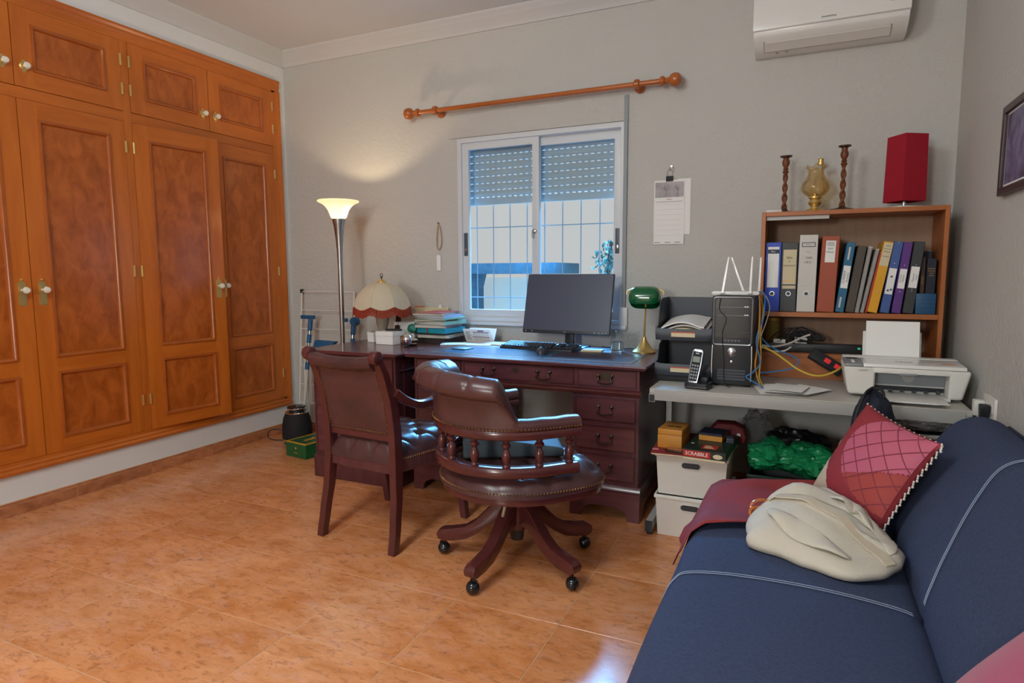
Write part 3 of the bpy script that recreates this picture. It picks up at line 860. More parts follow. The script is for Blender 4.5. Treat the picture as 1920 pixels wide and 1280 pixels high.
def nails(pts, r=0.0045):
    m = MB()
    for p, n in pts:
        p, n = Vector(p), Vector(n).normalized()
        R = n.to_track_quat('Z', 'X').to_matrix()
        vs_ = [p+R @ Vector((r*math.cos(2*PI*k/6), r*math.sin(2*PI*k/6), 0)) for k in range(6)]+[p+R @ Vector((0.5*r*math.cos(2*PI*k/6), 0.5*r*math.sin(2*PI*k/6), 0.75*r)) for k in range(6)]
        fs_ = [(k, (k+1) % 6, 6+(k+1) % 6, 6+k) for k in range(6)]+[tuple(range(6, 12)), (5, 4, 3, 2, 1, 0)]
        m.add(vs_, fs_)
    return m
def resample(pts, step):
    P = [Vector(p) for p in pts]
    out, acc = [], 0.0
    out.append(P[0].copy())
    for a, c in zip(P, P[1:]):
        L_ = (c-a).length
        while acc+L_ >= step:
            t = (step-acc)/L_
            a = a.lerp(c, t); L_ = (c-a).length; acc = 0
            out.append(a.copy())
        acc += L_
    return out

# ------------------------------------------------------------------ armchair on four legs
ch = thing('carver_chair', 'oxblood leather armchair on four sabre legs, left of the swivel chair', 'chair', (-1.7325, 2.396, 0), math.radians(-5.5))
def ypost(z):
    pts = [(0, -0.240), (0.12, -0.218), (0.25, -0.196), (0.40, -0.186), (0.52, -0.188), (0.64, -0.205), (0.76, -0.243), (0.83, -0.277), (0.86, -0.292)]
    for (z0, y0), (z1, y1) in zip(pts, pts[1:]):
        if z <= z1:
            return lerp(y0, y1, sstep(0, 1, (z-z0)/(z1-z0))*0.5+(z-z0)/(z1-z0)*0.5)
    return pts[-1][1]
def xpost(z):
    return lerp(0.212, 0.192, sstep(0.0, 0.45, z))
for s in (-1, 1):
    zs = [0.86*k/22 for k in range(23)]
    hw = [lerp(0.019, 0.026, sstep(0, 0.42, z))*(1-0.25*sstep(0.55, 0.85, z)) for z in zs]
    vs_, fs_ = [], []
    for z, h in zip(zs, hw):
        yc = ypost(z); xc = s*xpost(z)
        for (dx, dy) in ((-0.018, -1), (0.018, -1), (0.018, 1), (-0.018, 1)):
            vs_.append((xc+dx, yc+dy*h, z))
    for i in range(len(zs)-1):
        for k in range(4):
            k2 = (k+1) % 4
            fs_.append((i*4+k, i*4+k2, i*4+4+k2, i*4+4+k))
    fs_ += [(3, 2, 1, 0), tuple(len(vs_)-4+k for k in range(4))]
    MB().add(vs_, fs_).lathe([(0.026, -0.019), (0.030, -0.015), (0.030, 0.015), (0.026, 0.019)], 18, (s*0.192, -0.296, 0.856), 'x').build('back_post', 'mahog_red', ch, bevel=0.003, seg=1)
    # front leg
    fp = [(0.272, 0), (0.258, 0.12), (0.243, 0.24), (0.236, 0.35), (0.190, 0.35), (0.195, 0.24), (0.218, 0.12), (0.240, 0)]
    MB().prism(fp, 'x', s*0.245-0.018, s*0.245+0.018).build('front_leg', 'mahog', ch, bevel=0.003, seg=1)
    # arm that sweeps down and scrolls over its support
    ap = smooth_path([(s*0.208, -0.200, 0.700), (s*0.222, -0.150, 0.660), (s*0.235, -0.08, 0.632), (s*0.245, 0.0, 0.632), (s*0.25, 0.08, 0.652), (s*0.25, 0.135, 0.655), (s*0.25, 0.165, 0.635), (s*0.25, 0.160, 0.612)], 5)
    MB().tube(ap, 0.019, sec=[(-1, -0.8), (-0.6, -1), (0.6, -1), (1, -0.8), (1, 0.7), (0.5, 1), (-0.5, 1), (-1, 0.7)]).build('arm', 'mahog_red', ch, ang=0.9)
    sp = smooth_path([(s*0.25, 0.118, 0.645), (s*0.25, 0.090, 0.58), (s*0.25, 0.085, 0.50), (s*0.25, 0.12, 0.42), (s*0.25, 0.13, 0.36)], 5)
    MB().tube(sp, 0.017, sec=[(-1, -1), (1, -1), (1, 1), (-1, 1)]).build('arm_support', 'mahog_red', ch, ang=0.9)
# seat rails
def wseat(y): return lerp(0.188, 0.262, (y+0.2)/0.45)
for s in (-1, 1):
    MB().add([(s*0.190, -0.190, 0.335), (s*0.165, -0.190, 0.335), (s*0.236, 0.235, 0.335), (s*0.262, 0.235, 0.335), (s*0.190, -0.190, 0.405), (s*0.165, -0.190, 0.405), (s*0.236, 0.235, 0.405), (s*0.262, 0.235, 0.405)],
             [(0, 1, 2, 3), (4, 5, 6, 7), (0, 1, 5, 4), (1, 2, 6, 5), (2, 3, 7, 6), (3, 0, 4, 7)]).build('seat_rail', 'mahog', ch, bevel=0.003, seg=1)
MB().box(-0.236, 0.236, 0.212, 0.236, 0.335, 0.405).build('seat_rail', 'mahog', ch, bevel=0.003, seg=1)
MB().box(-0.176, 0.176, -0.200, -0.176, 0.335, 0.400).build('seat_rail', 'mahog', ch, bevel=0.003, seg=1)
def seat_fn(u, v):
    y = lerp(-0.205, 0.245, v); w_ = wseat(y)
    x = lerp(-w_, w_, u)
    eu, ev = min(u, 1-u)*2, min(v, 1-v)*2
    e = min(1, (1-(1-min(1, eu*2.6))**2.4)) * min(1, (1-(1-min(1, ev*3.0))**2.4))
    z = 0.402+0.070*e**0.6+0.018*e*(1-(2*u-1)**2)
    z -= tufted(u, v, 3.0, 3.0, 0.030)*sstep(0.0, 0.5, e)
    return (x, y, z)
sm = MB().grid(seat_fn, 66, 66)
n = 67
loop = [i*n for i in range(n)]+[66*n+j for j in range(1, n)]+[i*n+66 for i in range(65, -1, -1)]+[j for j in range(65, 0, -1)]
base = len(sm.v)
for i in loop:
    sm.v.append((sm.v[i][0], sm.v[i][1], 0.378))
for k in range(len(loop)):
    k2 = (k+1) % len(loop)
    sm.f.append((loop[k], loop[k2], base+k2, base+k))
sm.f.append(tuple(base+k for k in range(len(loop))))
seat = sm.build('seat', 'oxblood', ch, ang=1.2)
rim = [(-wseat(y)-0.001, y, 0.396) for y in [0.245-0.45*k/12 for k in range(13)]]
nn = [(p, (-1, 0, 0.2)) for p in resample(rim, 0.013)]+[((-p[0], p[1], p[2]), (1, 0, 0.2)) for p in resample(rim, 0.013)]
no = nails(nn, 0.0042).build('nail_trim', 'nail', ch); no['kind'] = 'stuff'
# upholstered back: flat leather outside, rolled top
def back_fn(u, v):
    # v runs round the section: outside bottom -> top roll -> inside bottom
    x = lerp(-0.176, 0.176, u)
    sag = 0.012*(1-(2*u-1)**2)
    bul = 0.010*math.sin(PI*u)
    sec = [(0.012, 0.505), (-0.012, 0.508), (-0.018, 0.56), (-0.018, 0.64), (-0.018, 0.72), (-0.015, 0.775), (-0.012, 0.798), (-0.028, 0.803), (-0.040, 0.818), (-0.040, 0.838), (-0.026, 0.856), (-0.004, 0.864), (0.020, 0.858), (0.036, 0.838), (0.038, 0.80), (0.036, 0.74), (0.042, 0.66), (0.042, 0.58), (0.030, 0.515)]
    t = v*(len(sec)-1); i = min(int(t), len(sec)-2); q = t-i
    dy, z = lerp(sec[i][0], sec[i+1][0], q), lerp(sec[i][1], sec[i+1][1], q)
    tuck = 0.0
    if z > 0.79:
        tuck = 0.004*sum(math.exp(-((u-c)/0.012)**2) for c in (0.25, 0.5, 0.75))
    y = ypost(min(z, 0.86))+dy*(1-tuck*12)
    if 1.5 < t < 6 : y -= bul*math.sin(PI*(z-0.5)/0.3)
    return (x, y, z-sag*sstep(0.7, 0.86, z)-tuck)
bk = MB().grid(back_fn, 36, 54)
nb = 55
bk.f.append(tuple(range(nb))); bk.f.append(tuple(36*nb+k for k in range(nb))[::-1])
back = bk.build('backrest', 'oxblood_red', ch, ang=1.1)
MB().box(-0.176, 0.176, -0.200, -0.172, 0.478, 0.508).build('back_rail', 'mahog_red', ch, bevel=0.003, seg=1)
nn = []
for z in [0.53+0.0125*k for k in range(21)]:
    for s in (-1, 1):
        nn.append(((s*0.168, ypost(z)-0.0195, z), (0, -1, 0)))
for k in range(27):
    x = -0.164+0.328*k/26
    nn.append(((x, ypost(0.515)-0.016-0.001*math.sin(PI*k/26), 0.516), (0, -1, 0)))
no = nails(nn, 0.0042).build('nail_trim', 'nail', back); no['kind'] = 'stuff'
bt = MB()
for ox, oy in ((0.5, 0.5),):
    for i in range(3):
        for j in range(3):
            u, v = (i+0.5)/3.0, (j+0.5)/3.0
            p = seat_fn(u, v)
            MB().ball((p[0], p[1], p[2]+0.002), (0.009, 0.009, 0.005), 10, 6).build('button', 'button', seat)

# ------------------------------------------------------------------ swivel captain's chair
cc = thing('swivel_chair', 'oxblood leather captain swivel chair with spindles and five caster base', 'chair', (-1.035, 2.30, 0), math.radians(-42))
RU, YA, YC = 0.285, 0.12, -0.02
def upath(s):
    """horseshoe: s in metres from the middle of the back, positive to the right; returns x, y, outward normal"""
    h = RU*PI/2
    if abs(s) <= h:
        a = s/RU
        return (RU*math.sin(a), YC-RU*math.cos(a), math.sin(a), -math.cos(a))
    sg = 1 if s > 0 else -1
    return (sg*RU, YC+(abs(s)-h), sg, 0.0)
SMAX = RU*PI/2+(YA-YC)
def usweep(sec, s0, s1, n):
    m = MB()
    def fn(u, v):
        s = lerp(s0, s1, u)
        x, y, nx, ny = upath(s)
        pts = sec(s)
        o, z = pts[int(round(v*len(pts))) % len(pts)]
        return (x+nx*o, y+ny*o, z)
    k = len(sec(0))
    m.grid(fn, n, k, wv=True)
    m.f.append(tuple(range(k))); m.f.append(tuple(n*k+j for j in range(k))[::-1])
    return m
def rect(o0, o1, z0, z1, b=0.006):
    return [(o0+b, z0), (o1-b, z0), (o1, z0+b), (o1, z1-b), (o1-b, z1), (o0+b, z1), (o0, z1-b), (o0, z0+b)]
usweep(lambda s: rect(-0.028, 0.028, 0.457, 0.495), -SMAX, SMAX, 60).build('lower_rail', 'mahog_red', cc, ang=0.9)
usweep(lambda s: rect(-0.030, 0.032, 0.600, 0.636), -SMAX-0.004, SMAX+0.004, 60).build('arm_rail', 'mahog_red', cc, ang=0.9)
spn = [(0.015, 0.494), (0.016, 0.500), (0.011, 0.506), (0.013, 0.514), (0.017, 0.526), (0.018, 0.538), (0.014, 0.552), (0.009, 0.562), (0.010, 0.566), (0.018, 0.574), (0.018, 0.580), (0.011, 0.588), (0.014, 0.596), (0.015, 0.602)]
spm = MB().lathe(spn, 16).mesh('baluster', 'mahog_red')
for k in range(10):
    s = -SMAX+0.03+(2*SMAX-0.06)*k/9
    x, y, nx, ny = upath(s)
    link('baluster', spm, cc, (x, y, 0))
LOW = [(0.031, 0.634), (0.035, 0.642), (0.036, 0.648), (0.036, 0.654), (0.034, 0.660), (0.030, 0.666), (0.022, 0.671), (0.012, 0.674), (0.0, 0.675), (-0.012, 0.674), (-0.022, 0.671), (-0.030, 0.666), (-0.034, 0.660), (-0.036, 0.652), (-0.035, 0.643), (-0.031, 0.634)]
HIGH = [(0.030, 0.634), (0.032, 0.68), (0.038, 0.73), (0.048, 0.765), (0.078, 0.762), (0.100, 0.778), (0.108, 0.802), (0.100, 0.828), (0.078, 0.845), (0.045, 0.848), (0.012, 0.835), (-0.012, 0.805), (-0.026, 0.76), (-0.034, 0.71), (-0.036, 0.665), (-0.031, 0.634)]
def upsec(s):
    k = 1-sstep(0.285, 0.355, abs(s))
    drop = 0.020*(s/0.3)**2*k
    t1 = 0.0
    for c in (-0.21, -0.105, 0.0, 0.105, 0.21):
        t1 += 0.006*math.exp(-((s-c)/0.006)**2)
    out = []
    for i, ((a, z), (a2, z2)) in enumerate(zip(LOW, HIGH)):
        o, zz = lerp(a, a2, k), lerp(z, z2, k)
        if k > 0.5 and 4 <= i <= 10:
            o -= t1*0.8*math.copysign(1, o-0.06); zz -= t1*0.7
        out.append((o, zz-drop*sstep(0.64, 0.84, zz)))
    return out
bk = usweep(upsec, -0.36, 0.36, 110).build('backrest', 'oxblood', cc, ang=1.3)
for s0, s1 in ((-SMAX-0.003, -0.3585), (0.3585, SMAX+0.003)):
    usweep(lambda s: [(o, z+(0.0012*math.sin(s*60))) for o, z in LOW], s0, s1, 16).build('arm_pad', 'oxblood_red', cc, ang=1.3)
nn = []
s = -SMAX
while s < SMAX:
    x, y, nx, ny = upath(s)
    nn.append(((x+nx*0.035, y+ny*0.035, 0.641), (nx, ny, 0))); s += 0.0125
no = nails(nn, 0.0042).build('nail_trim', 'nail', cc); no['kind'] = 'stuff'
# seat: wide at the front, round at the back
def seat_r(a):
    c, sn = math.cos(a), math.sin(a)
    p = 2.0+1.4*sstep(-0.4, 0.7, sn)
    return 1.0/((abs(c)/0.315)**p+(abs(sn)/0.31)**p)**(1/p)
def cs_fn(u, v):
    a = 2*PI*u
    r = seat_r(a)
    t = v
    x, y = r*t*math.cos(a), r*t*math.sin(a)
    z = 0.405+0.075*(1-t**5)**0.75*0.85+0.012*(1-t*t)
    z -= tufted(x/0.62+0.5, y/0.62+0.5, 4, 4, 0.026)*sstep(1.0, 0.82, t)
    if t > 0.8: z -= 0.007*(0.5+0.5*math.cos(a*18))**8*sstep(0.8, 0.95, t)
    return (x, y, z)
sm = MB().grid(cs_fn, 110, 34, wu=True)
sd = len(sm.v)
edge = [i*35+34 for i in range(110)]
for zz, dr in ((0.392, 1.01), (0.378, 1.0)):
    b0 = len(sm.v)
    for i in range(110):
        x, y, z = sm.v[edge[i]] if zz == 0.392 else sm.v[sd+i]
        sm.v.append((x*dr, y*dr, zz))
    src = edge if zz == 0.392 else [sd+i for i in range(110)]
    for i in range(110):
        i2 = (i+1) % 110
        sm.f.append((src[i], src[i2], b0+i2, b0+i))
sm.f.append(tuple(len(sm.v)-110+i for i in range(110)))
cst = sm.build('seat', 'oxblood', cc, ang=1.3)
cloop = [(seat_r(2*PI*i/160)*math.cos(2*PI*i/160), seat_r(2*PI*i/160)*math.sin(2*PI*i/160)) for i in range(161)]
nn = [((p.x*1.012, p.y*1.012, 0.398), (p.x, p.y, 0)) for p in resample([(x, y, 0) for x, y in cloop], 0.0125)]
no = nails(nn, 0.0042).build('nail_trim', 'nail', cst); no['kind'] = 'stuff'
ap = [(x*0.985, y*0.985) for x, y in cloop[:-1:2]]
MB().prism(ap, 'z', 0.350, 0.380).build('seat_frame', 'mahog_red', cc, bevel=0.006)
MB().lathe([(0.10, 0.352), (0.10, 0.338), (0.035, 0.325), (0.028, 0.30), (0.030, 0.24), (0.030, 0.12), (0.026, 0.10)], 24).build('column', 'black', cc)
MB().lathe([(0.040, 0.285), (0.050, 0.280), (0.052, 0.20), (0.045, 0.15), (0.036, 0.145)], 10).build('hub', 'mahog_red', cc, ang=0.3)
lv = MB().tube([(0.03, -0.02, 0.325), (0.10, -0.08, 0.325), (0.115, -0.10, 0.315), (0.118, -0.105, 0.285), (0.135, -0.12, 0.262)], 0.006, 8)
lv.build('tilt_lever', mat('cream_lever', '#B9A98C', 0.4), cc)
legp = [(0.030, 0.272), (0.065, 0.268), (0.10, 0.248), (0.14, 0.205), (0.18, 0.165), (0.225, 0.136), (0.28, 0.124), (0.325, 0.118), (0.345, 0.107), (0.350, 0.092), (0.343, 0.074), (0.325, 0.066), (0.27, 0.070), (0.215, 0.083), (0.165, 0.112), (0.12, 0.150), (0.085, 0.172), (0.030, 0.172)]
lm = MB().prism(legp, 'y', -0.024, 0.024).mesh('base_leg', 'mahog_red', bevel=0.006, seg=2)
cm = MB()
for s in (-1, 1):
    cm.lathe([(0.002, 0), (0.016, 0.001), (0.023, 0.006), (0.026, 0.013), (0.026, 0.016)] if s > 0 else [(0.026, -0.016), (0.026, -0.013), (0.023, -0.006), (0.016, -0.001), (0.002, 0)], 18, (0, -s*0.017, 0.026), 'y')
casm = MB().lathe([(0.004, -0.0262), (0.013, -0.0235), (0.0205, -0.017), (0.0252, -0.009), (0.0265, -0.003), (0.0225, -0.002), (0.0225, 0.002), (0.0265, 0.003), (0.0252, 0.009), (0.0205, 0.017), (0.013, 0.0235), (0.004, 0.0262)], 20, (0, 0, 0.0268), 'y').box(-0.010, 0.020, -0.0018, 0.0018, 0.030, 0.060).mesh('caster', 'black_gloss')
stm = MB().lathe([(0.008, 0.045), (0.008, 0.085)], 8).mesh('caster_stem', 'brass_old')
for k in range(5):
    a = math.radians(191+72*k+42)
    lg = link('base_leg', lm, cc, (0, 0, 0), (0, 0, a))
    ca = link('caster', casm, lg, (0.322, 0, 0), (0, 0, 0.7+k))
    link('caster_stem', stm, lg, (0.318, 0, 0))
for i in range(-2, 3):
    for j in range(-2, 3):
        for o_ in (0.0, 0.5):
            x, y = (i+o_)*0.155, (j+o_)*0.155
            if math.hypot(x, y) < 0.225:
                a = math.atan2(y, x); t = math.hypot(x, y)/seat_r(a)
                p = cs_fn(a/(2*PI), t)
                MB().ball((p[0], p[1], p[2]+0.002), (0.008, 0.008, 0.004), 8, 5).build('button', 'button', cst)

# grey wedge cushion lying on the swivel seat
M['slate'] = mat('slate_fabric', '#47545C', 0.7, bump=0.1, bscale=250)
sc_ = thing('wedge_cushion', 'slate grey wedge cushion with a zip lying on the swivel chair seat', 'cushion', (-1.075, 2.335, 0.476), math.radians(-62))
cu = MB().prism([(-0.20, 0.004), (0.20, 0.004), (0.20, 0.035), (0.18, 0.042), (-0.17, 0.092), (-0.195, 0.088), (-0.20, 0.075)], 'x', -0.17, 0.17)
cu.build('body', 'slate', sc_, bevel=0.018, seg=3, ang=1.0)
MB().box(-0.12, 0.12, -0.2015, -0.199, 0.044, 0.049).build('zip', 'black', sc_)
# ================================================================== computer table
from mathutils import noise as mnoise
TZ = 0.68
tb = thing('computer_table', 'grey laminate computer table with metal legs beside the sofa', 'table', (0.0, 3.23, 0))
TYc = 3.23
MB().box(-0.604, 0.604, 2.812-TYc, 3.66-TYc, TZ-0.022, TZ).build('tabletop', 'table_grey', tb, bevel=0.002)
MB().box(-0.580, 0.580, 2.802-TYc, 2.815-TYc, TZ-0.052, TZ-0.004).build('front_rail', 'table_metal', tb, bevel=0.002)
for s in (-1, 1):
    xx = s*0.590
    e = MB().box(xx-0.014, xx+0.014, 2.80-TYc, 3.64-TYc, TZ-0.060, TZ-0.0225)
    e.build('side_rail', 'table_metal', tb, bevel=0.002)
    MB().box(xx-0.011, xx+0.011, 2.797-TYc, 2.801-TYc, TZ-0.056, TZ-0.026).build('end_cap', 'black', tb)
    MB().box(xx-0.014, xx+0.014, 3.22-TYc, 3.27-TYc, 0.04, TZ-0.060).build('leg', 'table_metal', tb, bevel=0.002)
    f_ = MB().prism([(2.785-TYc, 0.022), (2.785-TYc, 0.062), (2.80-TYc, 0.066), (3.55-TYc, 0.075), (3.60-TYc, 0.065), (3.60-TYc, 0.022)], 'x', xx-0.016, xx+0.016)
    f_.build('foot', 'table_metal', tb, bevel=0.003)
    for yy in (2.81, 3.57):
        MB().lathe([(0.014, 0.0), (0.014, 0.020)], 12, (xx, yy-TYc, 0.001)).build('glide', 'black', tb)
    MB().box(xx-0.0165, xx+0.0165, 2.780-TYc, 2.787-TYc, 0.018, 0.068).build('end_cap', 'black', tb)

# ------------------------------------------------------------------ bookcase on the table
BX0, BX1, BY0, BY1, BZ1 = -0.187, 0.587, 3.36, 3.655, 1.492
bc = thing('bookcase', 'orange brown wooden bookcase standing on the computer table', 'bookcase', (0.2, 3.5, TZ))
OX, OY = 0.2, 3.5
def bb(x0, x1, y0, y1, z0, z1): return MB().box(x0-OX, x1-OX, y0-OY, y1-OY, z0-TZ, z1-TZ)
bb(BX0, BX0+0.019, BY0, BY1, TZ+0.001, BZ1-0.001).build('side_panel', 'bookwood_v', bc, bevel=0.0015, seg=1)
bb(BX1-0.019, BX1, BY0, BY1, TZ+0.001, BZ1-0.001).build('side_panel', 'bookwood_v', bc, bevel=0.0015, seg=1)
bb(BX0+0.019, BX1-0.019, BY0, BY1, BZ1-0.022, BZ1-0.001).build('top_board', 'bookwood', bc, bevel=0.0015, seg=1)
bb(BX0+0.019, BX1-0.019, BY0+0.002, BY1-0.006, 0.982, 1.005).build('shelf', 'bookwood', bc, bevel=0.0015, seg=1)
bb(BX0+0.019, BX1-0.019, BY0, BY1-0.006, 0.782, 0.805).build('bottom_shelf', 'bookwood', bc, bevel=0.0015, seg=1)
bb(BX0+0.019, BX1-0.019, BY0+0.004, BY0+0.022, TZ+0.001, 0.782).build('plinth', 'bookwood', bc, smooth=False)
bb(BX0+0.019, BX1-0.019, BY1-0.006, BY1-0.001, TZ+0.001, BZ1-0.022).build('back_panel', 'bookback', bc, smooth=False)
bb(BX0+0.020, 0.11, BY0+0.02, BY0+0.026, BZ1-0.040, BZ1-0.0225).build('edge_strip', 'paper_grey', bc, smooth=False)

# ------------------------------------------------------------------ files and books on the shelf
SZ = 1.0055
def hexmat(name, h, rough=0.45, **k): return mat(name, h, rough, **k)
M['f_blue'] = hexmat('file_blue', '#2B49B8'); M['f_dgrey'] = hexmat('file_charcoal', '#3A3D3F', var=0.3, vscale=90, color2='#2C2F31')
M['f_white'] = hexmat('file_white', '#CFCBC4'); M['f_navy'] = hexmat('file_navy', '#1D2440'); M['f_orange'] = hexmat('file_rust', '#A3492B')
M['f_teal'] = hexmat('file_teal', '#1F6488'); M['f_brown'] = hexmat('file_brown', '#4A3F35'); M['f_red'] = hexmat('file_red', '#B33A25')
M['f_yellow'] = hexmat('file_yellow', '#E0A11B'); M['f_steel'] = hexmat('file_steelblue', '#3F5C9A'); M['f_purple'] = hexmat('file_purple', '#5B2F80')
M['f_box'] = hexmat('file_box_blue', '#1E5078'); M['f_ink'] = hexmat('book_midnight', '#141C30'); M['cream'] = hexmat('cream_paper', '#D8C9A6', 0.8)
M['pagewhite'] = hexmat('page_edges', '#CFCBC2', 0.85, var=0.5, vscale=200, color2='#9C9890', stretch=(8, 0.1, 0.1)); M['gold'] = hexmat('gold_print', '#B9934A', 0.4, metal=0.5)
M['wire'] = hexmat('binding_wire', '#A9A9AE', 0.35, metal=0.8)
def leaning(name, label, cat, x0, x1, xt0, h, d=0.22, y0=3.395, group='files and books on the shelf', z=SZ):
    """a file standing between x0 and x1 whose top has moved to xt0; returns the root whose local axes follow the lean"""
    tilt = math.atan2(xt0-x0, h)
    w_ = (x1-x0)*math.cos(tilt)
    t = thing(name, label, cat, (x0, y0, z), 0, group)
    t.rotation_euler = (0, tilt, 0)
    t.location.z = z+(0.0 if tilt <= 0 else w_*math.sin(tilt))*0.999+0.0003
    hh = h/math.cos(tilt)
    return t, w_, hh
def lever_file(name, label, x0, x1, xt0, h, m, edge=None, hole=True, rad=0.012, y0=3.395, d=0.235):
    t, w_, hh = leaning(name, label, 'file', x0, x1, xt0, h, y0=y0)
    sp = MB().box(0.0012, w_-0.0012, 0, 0.004, 0, hh)
    sp.build('spine', m, t, bevel=0.0012, seg=1)
    for xx in (0.0, w_-0.003):
        MB().box(xx, xx+0.003, 0.004, d, 0, hh).build('cover', edge or m, t, bevel=0.0008, seg=1)
    MB().box(0.006, w_-0.006, 0.03, d-0.02, 0.006, hh-0.02).build('papers', 'pagewhite', t, smooth=False)
    if hole:
        MB().lathe([(rad*0.72, 0), (rad, 0), (rad, -0.002), (rad*0.72, -0.002), (rad*0.72, 0)], 24, (w_/2, 0, 0.088), 'y', caps=False).build('finger_ring', 'silver', t)
        MB().lathe([(rad*0.7, 0.0), (rad*0.7, -0.0006)], 20, (w_/2, 0, 0.088), 'y').build('finger_hole', 'black', t)
    return t, w_, hh
def plate(t, x0, x1, z0, z1, m='paper', y=-0.0008, name='spine_label'):
    return MB().box(x0, x1, y, y+0.001, z0, z1).build(name, m, t, smooth=False)
def wr(t, s, size, x, z, m='ink', rot=0.0, y=-0.0010, sx=1.0):
    return text(s, size, m, t, (x, y, z), (PI/2, rot, 0), ext=0.0003, sx=sx)
t, w_, hh = lever_file('lever_arch_file', 'bright blue lever arch file, first on the shelf at the left', -0.166, -0.093, -0.166, 0.340, 'f_blue')
plate(t, 0.012, w_-0.010, 0.118, hh-0.022); plate(t, 0.012, w_-0.010, hh-0.055, hh-0.035, 'f_navy', -0.0012, 'title_band')
wr(t, 'Box', 0.012, w_/2, hh-0.045, 'paper', y=-0.0016)
t, w_, hh = lever_file('lever_arch_file', 'charcoal lever arch file with cream handwritten label beside the bright blue file', -0.0915, -0.018, -0.0915, 0.338, 'f_dgrey')
plate(t, 0.008, w_-0.006, 0.112, hh-0.035, 'cream'); wr(t, 'Bills', 0.016, w_/2, hh-0.075); wr(t, '&', 0.012, w_/2, hh-0.092); wr(t, 'Statements', 0.0125, w_/2, hh-0.112)
plate(t, 0.008, w_-0.006, 0.128, 0.134, 'f_dgrey', -0.0011, 'stripe'); plate(t, 0.008, w_-0.006, 0.150, 0.153, 'gold', -0.0011, 'stripe')
t, w_, hh = lever_file('lever_arch_file', 'tall white lever arch file with navy covers on the shelf', -0.0165, 0.066, -0.0135, 0.372, 'f_white', 'f_navy')
fm = frame_mb(0.012, w_-0.012, hh-0.058, hh-0.036, -0.0012, 0.0, 0.003); fm.build('title_frame', 'f_navy', t, smooth=False)
wr(t, 'FAX 5', 0.010, w_/2, hh-0.047, 'ink_grey'); wr(t, 'A 4', 0.009, w_/2, hh-0.083, 'ink_grey'); wr(t, 'CAR', 0.014, w_/2+0.004, hh-0.110); wr(t, 'C.R.C.', 0.013, w_/2, hh-0.132)
plate(t, 0.010, w_-0.03, 0.126, 0.1265, 'ink_grey', -0.0006, 'line')
t, w_, hh = lever_file('box_file', 'rust orange box file with a white label on the shelf', 0.0735, 0.150, 0.086, 0.363, 'f_orange', None, hole=False)
plate(t, 0.018, w_-0.016, hh-0.125, hh-0.022); wr(t, 'GAS', 0.013, w_/2, hh-0.060); wr(t, 'Water', 0.013, w_/2, hh-0.076); plate(t, 0.022, w_-0.022, hh-0.048, hh-0.028, 'paper_grey', -0.0011, 'print')
t, w_, hh = lever_file('ring_binder', 'teal blue ring binder leaning right of the rust orange file', 0.155, 0.192, 0.192, 0.330, 'f_teal', None, hole=False)
plate(t, 0.004, w_-0.003, 0.115, 0.222); wr(t, 'CURRENT', 0.014, w_/2-0.006, 0.168, rot=-PI/2); wr(t, 'Accounts', 0.012, w_/2+0.008, 0.168, rot=-PI/2)
plate(t, 0.012, 0.020, 0.25, 0.31, 'paper_grey', name='print'); plate(t, 0.010, 0.018, 0.022, 0.072, 'paper_grey', name='print')
t, w_, hh = lever_file('ring_binder', 'dull brown folder leaning beside the spiral notebooks', 0.198, 0.236, 0.238, 0.312, 'f_brown', None, hole=False)
for (x0, x1, xt, h, lab) in ((0.2365, 0.258, 0.280, 0.310, 'thicker wire bound notebook leaning beside the brown folder'), (0.2595, 0.279, 0.311, 0.298, 'thinner wire bound notebook leaning against the red folder')):
    t, w_, hh = leaning('spiral_notebook', lab, 'notebook', x0, x1, xt, h, group='spiral notebooks on the shelf')
    MB().box(0.002, w_-0.002, 0.008, 0.20, 0, hh).build('pages', 'pagewhite', t, smooth=False)
    m = MB()
    k = 0
    while 0.006+k*0.0062 < hh-0.004:
        zc = 0.006+k*0.0062
        m.lathe([(w_*0.34, -0.0012), (w_*0.46, -0.0012), (w_*0.46, 0.0012), (w_*0.34, 0.0012), (w_*0.34, -0.0012)], 10, (w_/2, 0.006, zc), caps=False); k += 1
    o = m.build('spiral_wire', 'wire', t); o['kind'] = 'stuff'
t, w_, hh = leaning('folder', 'thin orange red folder leaning against the yellow file', 'folder', 0.2805, 0.288, 0.329, 0.283)
MB().box(0, w_, 0, 0.21, 0, hh).build('cover', 'f_red', t, bevel=0.001, seg=1)
MB().box(0.002, w_-0.002, 0.004, 0.212, 0.003, hh+0.002).build('papers', 'pagewhite', t, smooth=False)
def studs(t, w_, zs):
    for z in zs: MB().lathe([(0.0028, 0), (0.0026, -0.0008)], 10, (w_/2, -0.0002, z), 'y').build('rivet', 'silver', t)
t, w_, hh = lever_file('ring_binder', 'golden yellow ring binder leaning to the right on the shelf', 0.290, 0.332, 0.343, 0.328, 'f_yellow', None, hole=False)
plate(t, 0.003, w_-0.003, hh-0.112, hh-0.006, 'cream'); [wr(t, s, 0.0085, w_/2, hh-0.020-0.013*k) for k, s in enumerate(('1956/7', 'Accounts', 'Medical'))]; wr(t, 'Receipts', 0.0085, w_/2, hh-0.068); studs(t, w_, (0.10, hh-0.118))
t, w_, hh = lever_file('ring_binder', 'medium blue ring binder with a flowered label between yellow and purple', 0.342, 0.380, 0.384, 0.328, 'f_steel', None, hole=False)
plate(t, 0.003, w_-0.004, 0.088, 0.208, 'paper')
for (cx, cz) in ((0.018, 0.17), (0.014, 0.105), (0.026, 0.11)):
    P = [(cx+(0.008 if k % 2 else 0.003)*math.cos(PI*k/5), cz+(0.008 if k % 2 else 0.003)*math.sin(PI*k/5)) for k in range(10)]
    MB().prism(P, 'y', -0.0014, -0.0006).build('flower_print', 'f_navy', t)
